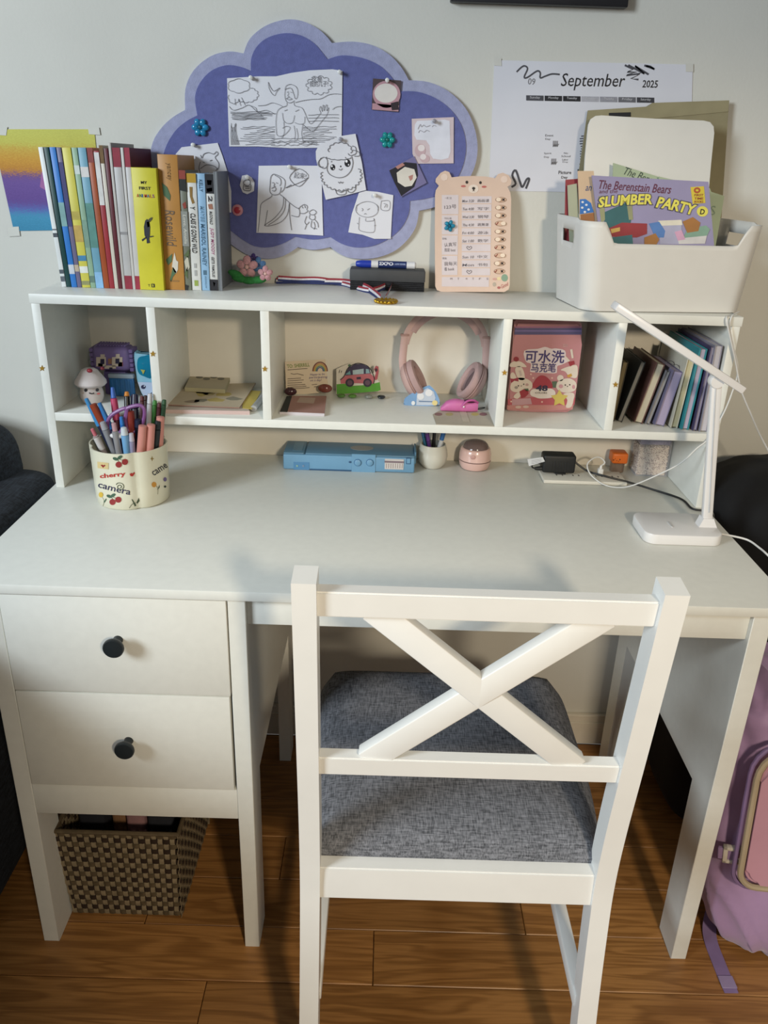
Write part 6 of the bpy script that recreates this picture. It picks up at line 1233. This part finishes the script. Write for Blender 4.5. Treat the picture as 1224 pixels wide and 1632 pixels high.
cable('white_usb_cable', 'thin white cable looping from the plug up past the shelf side', [(pg_.x, -.194, DZ+.028), P(964, 737, 'y', -.19), P(956, 729, 'y', -.185), P(945, 731, 'y', -.19), P(936, 741, 'y', -.2), P(942, 757, 'y', -.22), P(962, 772, 'y', -.245), P(985, 777, 'y', -.27), P(1010, 773, 'y', -.30), P(1050, 756, 'y', -.33), P(1085, 738, 'y', yR), P(1110, 715, 'y', yR), P(1128, 700, 'y', yR), P(1150, 665, 'y', yR), P(1166, 628, 'y', yR), P(1176, 590, 'y', yR-.002), P(1168, 550, 'y', yR-.002), P(1163, 520, 'y', yR), P(1166, 505, 'y', HF-.003), P(1172, 500, 'y', -.325), P(1178, 497, 'y', -.31)], .0014, Wc)
cable('hanging_cable', 'white cable hanging from the shelf corner down to the right', [P(1160, 503, 'y', -.33), P(1158, 509, 'y', yR-.003), P(1163, 535, 'y', yR-.004), P(1172, 575, 'y', yR-.004), P(1181, 620, 'y', yR-.004), P(1197, 660, 'y', yR+.01), P(1215, 700, 'y', -.31), P(1238, 738, 'y', -.31), P(1262, 745, 'y', -.30)], .0015, Wc)
# ------------------------------------------------------------------ orange jar, bead box
jx, jy = P(983, 745, 'y', -.145).x, -.145; z1 = P(983, 739, 'y', jy-.014).z; z2 = P(983, 722, 'y', jy-.012).z
t = thing('orange_lidded_jar', 'tiny glass jar with an orange face lid by the bead box', 'jar', (jx, jy, DZ))
bm = B(); lathe(bm, [(.012, .0003), (.0145, .001), (.015, z1-DZ-.001), (.0135, z1-DZ)], 28, Matrix.Translation((jx, jy, DZ))); part('glass', bm, mat('#8f7a6a', .1, var=.1, trans=.5), t)
bm = B(); box(bm, (jx-.0165, jy-.0165, z1), (jx+.0165, jy+.0165, z2), .004, 3); part('lid', bm, mat('#cc6420', .4, var=.04), t, label='orange lid')
for u, v, w in ((978, 733, 1.6), (983, 734, 1.1), (988, 732.5, 1.6), (980.5, 731, 1), (986, 735, 1)):
    c = P(u, v, 'y', jy-.0166); bm = B(); ell(bm, (c.x, jy-.0165, c.z), (.0009*w, .0005, .0009*w), None, 8, 6); part('face_mark', bm, mat('#4a2410', .6), t)
x0, x1, y0, y1 = .536, .603, -.172, -.118; zt = P(1040, 703, 'y', y0).z+.004; zf = P(1040, 712, 'y', y0).z
t = thing('bead_box', 'clear plastic box filled with tiny cream beads in the corner', 'box', ((x0+x1)/2, (y0+y1)/2, DZ))
GL = bpy.data.materials.new('clear_plastic'); GL.use_nodes = True; _n = GL.node_tree.nodes; _b = _n['Principled BSDF']; _b.inputs['Base Color'].default_value = (.8, .8, .85, 1); _b.inputs['Roughness'].default_value = .08
_t = _n.new('ShaderNodeBsdfTransparent'); _x = _n.new('ShaderNodeMixShader'); _x.inputs[0].default_value = .12; _l = GL.node_tree.links; _l.new(_t.outputs[0], _x.inputs[1]); _l.new(_b.outputs[0], _x.inputs[2]); _l.new(_x.outputs[0], _n['Material Output'].inputs[0])
for nm, lo, hi in (('front_wall', (x0, y0, DZ+.0003), (x1, y0+.0012, zt)), ('side_wall', (x0, y0+.0012, DZ+.0003), (x0+.0012, y1, zt)), ('side_wall', (x1-.0012, y0+.0012, DZ+.0003), (x1, y1, zt)), ('back_wall', (x0+.0012, y1-.0012, DZ+.0003), (x1-.0012, y1, zt)), ('bottom', (x0+.0012, y0+.0012, DZ+.0003), (x1-.0012, y1-.0012, DZ+.0015))):
    bm = B(); box(bm, lo, hi); part(nm, bm, GL, t, False)
bm = B(); box(bm, (x0+.004, y0+.004, DZ+.002), (x1-.004, y1-.004, zf-.003)); rb = random.Random(9)
def bead(c, r):
    tb_ = bmesh.new(); bmesh.ops.create_icosphere(tb_, subdivisions=1, radius=r, matrix=Matrix.Translation(c)); merge(bm, tb_, None, rb.choice((0, 0, 0, 1, 1, 2)))
for i in range(620): bead((rb.uniform(x0+.003, x1-.003), y0+.0032+rb.uniform(0, .0012), rb.uniform(DZ+.003, zf)), .0014)
for i in range(330): bead((x0+.0032+rb.uniform(0, .0012), rb.uniform(y0+.003, y1-.003), rb.uniform(DZ+.003, zf)), .0014)
for i in range(330): bead((rb.uniform(x0+.003, x1-.003), rb.uniform(y0+.003, y1-.003), zf-.002+rb.uniform(0, .002)), .0014)
part('beads', bm, [mat('#c6b5a2', .5, var=.15, sc=300), mat('#8f7a6c', .5), mat('#dccdbd', .5)], t, kind='stuff', label='tiny cream beads')
bm = B(); box(bm, (x0+.002, y0+.003, zf+.003), (x1-.002, y1-.004, zf+.02), .002); part('purple_bag', bm, mat('#6d6484', .4, var=.2, sc=60), t)
# ------------------------------------------------------------------ desk lamp
LW = mat('#dcdad8', .3, var=.01, name='lamp_white')
t = thing('desk_lamp', 'white slim desk lamp with a tilted light bar on the right', 'desk lamp', (.54, -.46, DZ))
bx0, bx1, by0, by1 = P(1020, 858, 'z', DZ).x+.002, P(1152, 868, 'z', DZ).x-.002, -.512, -.412
bm = B(); rslab(bm, (bx0, by0, DZ+.0004), (bx1, by1, DZ+.019), .02, 'z', .002); part('base', bm, LW, t, label='rounded rectangular lamp base')
c = P(1068, 836, 'z', DZ+.019); bm = B(); rslab(bm, (c.x-.0018, c.y-.012, DZ+.019), (c.x+.0018, c.y+.012, DZ+.0205), .0016, 'z'); part('touch_switch', bm, mat('#c4c3c2', .3), t)
ay = -.462; A0 = P(1124, 838, 'y', ay); A1 = P(1141, 607, 'y', ay); A0.z = DZ+.019
bm = B(); prism(bm, [(A0.x-.016, ay-.012, DZ+.0188), (A0.x+.016, ay-.012, DZ+.0188), (A0.x+.009, ay-.009, DZ+.034), (A0.x-.009, ay-.009, DZ+.034)], (0, .02, 0)); part('foot_joint', bm, LW, t)
def barz(nm, a, b, w, d, m, r=.003):
    a = V(a); b = V(b); tt = (b-a).normalized(); n = V((0, 1, 0)); n = (n-tt*n.dot(tt)).normalized(); s = tt.cross(n); M = Matrix(((s.x, n.x, tt.x, a.x), (s.y, n.y, tt.y, a.y), (s.z, n.z, tt.z, a.z), (0, 0, 0, 1)))
    bm = B(); box(bm, (-w/2, -d/2, 0), (w/2, d/2, (b-a).length), r, 2, M); return part(nm, bm, m, t)
barz('arm', (A0.x, ay, DZ+.03), (A1.x, ay, A1.z+.004), .0175, .013, LW); barz('arm_groove', (A0.x-.001, ay-.0066, DZ+.045), (A1.x-.001, ay-.0066, A1.z-.01), .003, .001, mat('#bfc3c8', .3), .0003)
bm = B(); lathe(bm, [(.0105, -.009), (.0115, -.007), (.0115, .007), (.0105, .009)], 20, Matrix.Translation((A1.x, ay, A1.z)) @ Matrix.Rotation(PI/2, 4, 'X')); part('hinge', bm, LW, t)
H0 = P(979, 486, 'y', ay-.004); H1 = P(1181, 620, 'y', ay-.004)
hd = barz('light_bar', H1, H0, .0125, .032, LW, .0025)
off = (H0-H1).normalized(); dn = V((-off.z, 0, off.x)); dn = dn if dn.z < 0 else -dn
barz('diffuser', H1+off*.05+dn*.0064, H0-off*.008+dn*.0064, .001, .022, mat('#d8d8d0', .6), .0003)
cable('lamp_cable', 'white cable leaving the lamp base over the desk right edge', [(bx1-.001, -.475, DZ+.008), (bx1+.012, -.478, DZ+.0085), P(1190, 860, 'z', DZ+.004), P(1210, 873, 'z', DZ+.003), P(1224, 885, 'z', DZ+.002), (.672, -.565, DZ-.012), (.69, -.575, DZ-.05)], .0018, Wc)
# ------------------------------------------------------------------ woven basket under the drawers
bx0, bx1, by0, by1, bh = -.556, -.352, -.655, -.42, .215
t = thing('woven_basket', 'brown woven basket on the floor under the drawers', 'basket', ((bx0+bx1)/2, (by0+by1)/2, 0))
bm = B(); box(bm, (bx0+.008, by0+.008, .001), (bx1-.008, by1-.008, .004)); part('basket_floor', bm, mat('#3a2f24', .9), t, False)
NR = 17; step = .0128; taper = lambda z: 1+.09*z/bh
def peri(n_f, n_s):
    o = []
    for i in range(n_f): o.append((bx0+(bx1-bx0)*i/n_f, by0, 0, -1))
    for i in range(n_s): o.append((bx1, by0+(by1-by0)*i/n_s, 1, 0))
    for i in range(n_f): o.append((bx1-(bx1-bx0)*i/n_f, by1, 0, 1))
    for i in range(n_s): o.append((bx0, by1-(by1-by0)*i/n_s, -1, 0))
    return o
st = peri(20, 22); mx_, my_ = (bx0+bx1)/2, (by0+by1)/2
def bpt(x, y, z): k = taper(z); return V((mx_+(x-mx_)*k, my_+(y-my_)*k, z))
STK = mat('#2e2015', .8, var=.25, sc=80, name='dark_strand'); STR = mat('#86785f', .75, var=.2, sc=80, name='pale_strand'); ST2 = mat('#574a35', .75, var=.2, sc=80, name='mid_strand')
pitch = bh/NR
for i, (x, y, nx, ny) in enumerate(st):
    bm = B(); pts = []; hw = .0042 if (nx == 0) else .0044
    tx, ty = (-ny, nx) if True else 0
    cols = []
    for k in range(NR*2+1):
        z = .002+k*pitch/2; o = .0012*math.cos(PI*((k-1)/2+i)); c = bpt(x, y, z)+V((nx, ny, 0))*o; cols.append((bm.verts.new(c+V((tx, ty, 0))*hw), bm.verts.new(c-V((tx, ty, 0))*hw), bm.verts.new(c-V((tx, ty, 0))*hw-V((nx, ny, 0))*.0012), bm.verts.new(c+V((tx, ty, 0))*hw-V((nx, ny, 0))*.0012)))
    for A, C in zip(cols, cols[1:]):
        for j in range(4): bm.faces.new((A[j], A[(j+1) % 4], C[(j+1) % 4], C[j]))
    bm.faces.new(cols[0]); bm.faces.new(cols[-1]); part('upright_strand', bm, STR, t)
fine = peri(80, 88)
for r in range(NR):
    bm = B(); rows = []; z = .002+(r+.5)*pitch
    for j, (x, y, nx, ny) in enumerate(fine):
        o = .0016*math.tanh(2.5*math.cos(PI*(j/4+r+1)))
        row = []
        for dz, dd in ((-pitch*.40, 0), (pitch*.40, 0), (pitch*.40, -.0012), (-pitch*.40, -.0012)):
            row.append(bm.verts.new(bpt(x, y, z+dz)+V((nx, ny, 0))*(o+dd)))
        rows.append(row)
    m_ = len(rows)
    for j in range(m_):
        A, C = rows[j], rows[(j+1) % m_]
        for k in range(4): bm.faces.new((A[k], A[(k+1) % 4], C[(k+1) % 4], C[k]))
    part('woven_strand', bm, STK if r % 2 else ST2, t)
q = [bpt(x, y, bh+.002) for x, y, _, _ in fine]; bm = B(); tube(bm, q, .0042, 8, True); part('rim', bm, ST2, t)
for nm, lb, lo, hi, h, cat in (('fabric_bundle', 'dark cloth bundle in the basket left side', (-.55, -.6, .02), (-.5, -.44, .222), '#1c1e26', 'cloth'), ('folded_booklet', 'pale pink booklet standing in the basket', (-.46, -.6, .02), (-.425, -.45, .226), '#8d6a6c', 'booklet'), ('toy_box', 'brown and white box standing in the basket', (-.495, -.58, .02), (-.465, -.46, .224), '#7d5c40', 'box'), ('dark_pouch', 'dark pouch at the right inside the basket', (-.42, -.6, .02), (-.37, -.44, .218), '#22242c', 'pouch')):
    tt = thing(nm, lb, cat, ((lo[0]+hi[0])/2, (lo[1]+hi[1])/2, lo[2])); lo_ = (lo[0], lo[1], .0045); tt.location.z = .0045; ORG[tt] = V(tt.location)
    bm = B(); box(bm, lo_, hi, .008, 3); part('body', bm, mat(h, .85, var=.2, sc=20, bump=.4, bsc=60), tt); bm = B(); box(bm, (lo[0]+.006, lo[1]+.03, hi[2]-.001), (hi[0]-.006, lo[1]+.034, hi[2]+.002), .0008, 1); part('fold', bm, mat('#b0a8a4' if 'box' in nm or 'book' in nm else '#2c2e38', .8), tt)

# ------------------------------------------------------------------ soft-body helper
def blob(center, rad, e, n=48, m=32, fn=None):
    """superellipsoid displaced by fn(point, normalised direction)"""
    bm = B(); ell(bm, (0, 0, 0), rad, None, n, m, e=e)
    for v in bm.verts:
        d = v.co.normalized(); k = fn(v.co, d) if fn else 0
        v.co = V(center)+v.co+d*k
    return bm
def wr(p_, f, s=V((0, 0, 0))): return noise.noise(V((p_.x*f[0], p_.y*f[1], p_.z*f[2]))+s)
# ------------------------------------------------------------------ sofa at the left
SOF = weave_mat('charcoal_sofa_weave', '#15181d', '#343a44', 300)
t = thing('sofa', 'charcoal fabric sofa standing at the left of the desk', 'sofa', (-1.15, -1.0, 0))
bm = blob((-1.15, -1.02, .385), (.475, .885, .345), .10, 64, 36, lambda p_, d: .005*wr(p_, (9, 9, 9))); part('seat_block', bm, SOF, t)
bm = blob((-1.06, -.215, .73), (.305, .095, .115), .5, 56, 32, lambda p_, d: .008*wr(p_, (12, 12, 12), V((3, 1, 2)))); part('back_cushion', bm, SOF, t)
bm = blob((-1.28, -1.1, .80), (.19, .62, .2), .4, 56, 32, lambda p_, d: .01*wr(p_, (8, 8, 8), V((5, 1, 7)))); part('side_cushion', bm, SOF, t)
for x, y in ((-1.5, -1.8), (-.76, -1.8), (-1.5, -.2), (-.76, -.2)):
    bm = B(); box(bm, (x-.025, y-.025, 0), (x+.025, y+.025, .04), .004); part('foot', bm, BLACK, t)
# ------------------------------------------------------------------ black coat heap at the right
BK = mat('#08080a', .9, var=.4, sc=8, bump=.5, bsc=30, name='black_cloth')
t = thing('cloth_bag', 'black cloth-covered bag standing at the right of the desk', 'bag', (.87, -.31, 0))
bm = blob((.865, -.285, .36), (.225, .15, .36), .35, 56, 40, lambda p_, d: .012*wr(p_, (9, 9, 6), V((2, 8, 1)))); part('lower_bag', bm, BK, t)
bm = blob((.90, -.285, .70), (.262, .155, .118), .6, 56, 36, lambda p_, d: .016*wr(p_, (11, 11, 14), V((7, 2, 5)))+.006*wr(p_, (30, 30, 30))); part('draped_top', bm, BK, t)
# ------------------------------------------------------------------ lavender backpack
LV = mat('#a98bb2', .6, var=.08, sc=14, bump=.25, bsc=60, sheen=.3, name='lavender_nylon'); LP = mat('#b98a98', .55, var=.06, sc=14, name='pink_nylon'); BG = mat('#a8977c', .7, var=.06)
bc = V((.782, -.605, .288)); t = thing('backpack', 'lavender school backpack with pink pocket standing right of the desk', 'backpack', (bc.x, bc.y, 0))
def bf(p_, d):
    k = .010*wr(p_, (14, 14, 5), V((1, 4, 2)))
    r1 = 1-abs(wr(V((p_.x+p_.z*.45, p_.y, p_.z)), (26, 20, 4), V((9, 1, 1)))); k += .016*(r1*r1-.6)
    if p_.z > .13: k += .011*(1-abs(math.sin(p_.z*62+3*d.x+2*wr(p_, (9, 9, 9)))))-.005
    return k
bm = blob(bc, (.165, .098, .285), .62, 96, 72, bf)
for v in bm.verts:
    f = (v.co.z-bc.z)/.285
    v.co.x = bc.x+(v.co.x-bc.x)*(1-.12*max(0, f)**2); v.co.y += .19*(v.co.z-.30); v.co.z = max(v.co.z, .004)
part('bag_body', bm, LV, t, ang=70)
# front pocket facing the room, turned a little left
pn = V((-.10, -1, .17)).normalized(); pu = V((0, 0, 1)); pu = (pu-pn*pu.dot(pn)).normalized(); pr2 = pu.cross(pn); pc = bc+V((-.020, -.109, .052))
def pocket(w, h, r):
    o = []
    for cx_, cy_, a0 in ((w-r, h-r, 0), (-w+r, h-r, PI/2), (-w+r*.5, -h+r*.5, PI), (w-r*.5, -h+r*.5, 1.5*PI)):
        rr = r if cy_ > 0 else r*.5
        for i in range(7): a = a0+PI/2*i/6; o.append((cx_+rr*math.cos(a), cy_+rr*math.sin(a)))
    return o
pk_ = pocket(.112, .125, .055)
bm = B(); prism(bm, [pc+pr2*x+pu*y+pn*.018 for x, y in pk_], -pn*.06); bmesh.ops.bevel(bm, geom=[e for e in bm.edges if any(len(f.verts) > 4 for f in e.link_faces)], offset=.006, segments=3, affect='EDGES'); part('front_pocket', bm, LP, t)
bm = B(); tube(bm, [pc+pr2*x+pu*y+pn*.014 for x, y in pocket(.119, .132, .059)], .0055, 8, True); part('piping', bm, BG, t, label='beige pocket piping')
bm = B(); tube(bm, [pc+pr2*x+pu*y+pn*.004 for x, y in pocket(.127, .140, .063)], .004, 8, True); part('zip_line', bm, mat('#7d668c', .6), t)
bm = B(); tube(bm, smoothpath([bc+V((-.05, -.02, .27)), bc+V((-.045, -.03, .31)), bc+V((.0, -.03, .325)), bc+V((.045, -.03, .31)), bc+V((.05, -.02, .27))], 6), .008, 8, sq=(1, .6)); part('top_handle', bm, mat('#b8a98c', .7), t)
# side buckle
bk = P(1172, 1354, 'y', -.697); M = Matrix.Translation(bk+V((-.004, -.012, 0))) @ Matrix.Diagonal((1.35, 1.35, 1.35, 1)) @ Matrix.Rotation(-.25, 4, 'Z') @ Matrix.Rotation(-.1, 4, 'Y')
bm = B(); 
for lo, hi in (((-.016, -.004, .008), (.016, .004, .013)), ((-.016, -.004, -.013), (.016, .004, -.008)), ((.011, -.004, -.013), (.016, .004, .013)), ((-.016, -.004, -.013), (-.010, .004, .013))): box(bm, lo, hi, .0015, 2, M)
part('buckle', bm, mat('#c4bcae', .35), t, label='cream plastic strap buckle')
bm = B(); box(bm, (-.022, -.0015, -.009), (.0, .0035, .009), .001, 1, M); part('buckle_strap', bm, mat('#8d7498', .65), t)
# strap lying on the floor
pts = [V((.70, -.60, .035)), V((.675, -.625, .02)), P(1131, 1490, 'z', .004), P(1146, 1535, 'z', .002), P(1166, 1582, 'z', .002)]
q = smoothpath(pts, 6); bm = B(); rws = []
for i, p_ in enumerate(q):
    tg = (q[min(i+1, len(q)-1)]-q[max(i-1, 0)]).normalized(); s = tg.cross(V((0, 0, 1))).normalized()*.0125; rws.append([bm.verts.new(p_+s), bm.verts.new(p_-s), bm.verts.new(p_-s-V((0, 0, .0018))), bm.verts.new(p_+s-V((0, 0, .0018)))])
for A, C in zip(rws, rws[1:]):
    for j in range(4): bm.faces.new((A[j], A[(j+1) % 4], C[(j+1) % 4], C[j]))
bm.faces.new(rws[0]); bm.faces.new(rws[-1]); part('floor_strap', bm, mat('#85719a', .65, var=.08), t, label='lilac strap trailing on the floor')
c = q[-4]; tg = (q[-1]-q[-7]).normalized(); M = Matrix.Translation(c+V((0, 0, .0012))) @ Matrix.Rotation(math.atan2(tg.y, tg.x), 4, 'Z'); bm = B(); box(bm, (-.006, -.0135, -.001), (.018, .0135, .0016), .0006, 1, M); part('strap_end', bm, mat('#9586a8', .6), t)
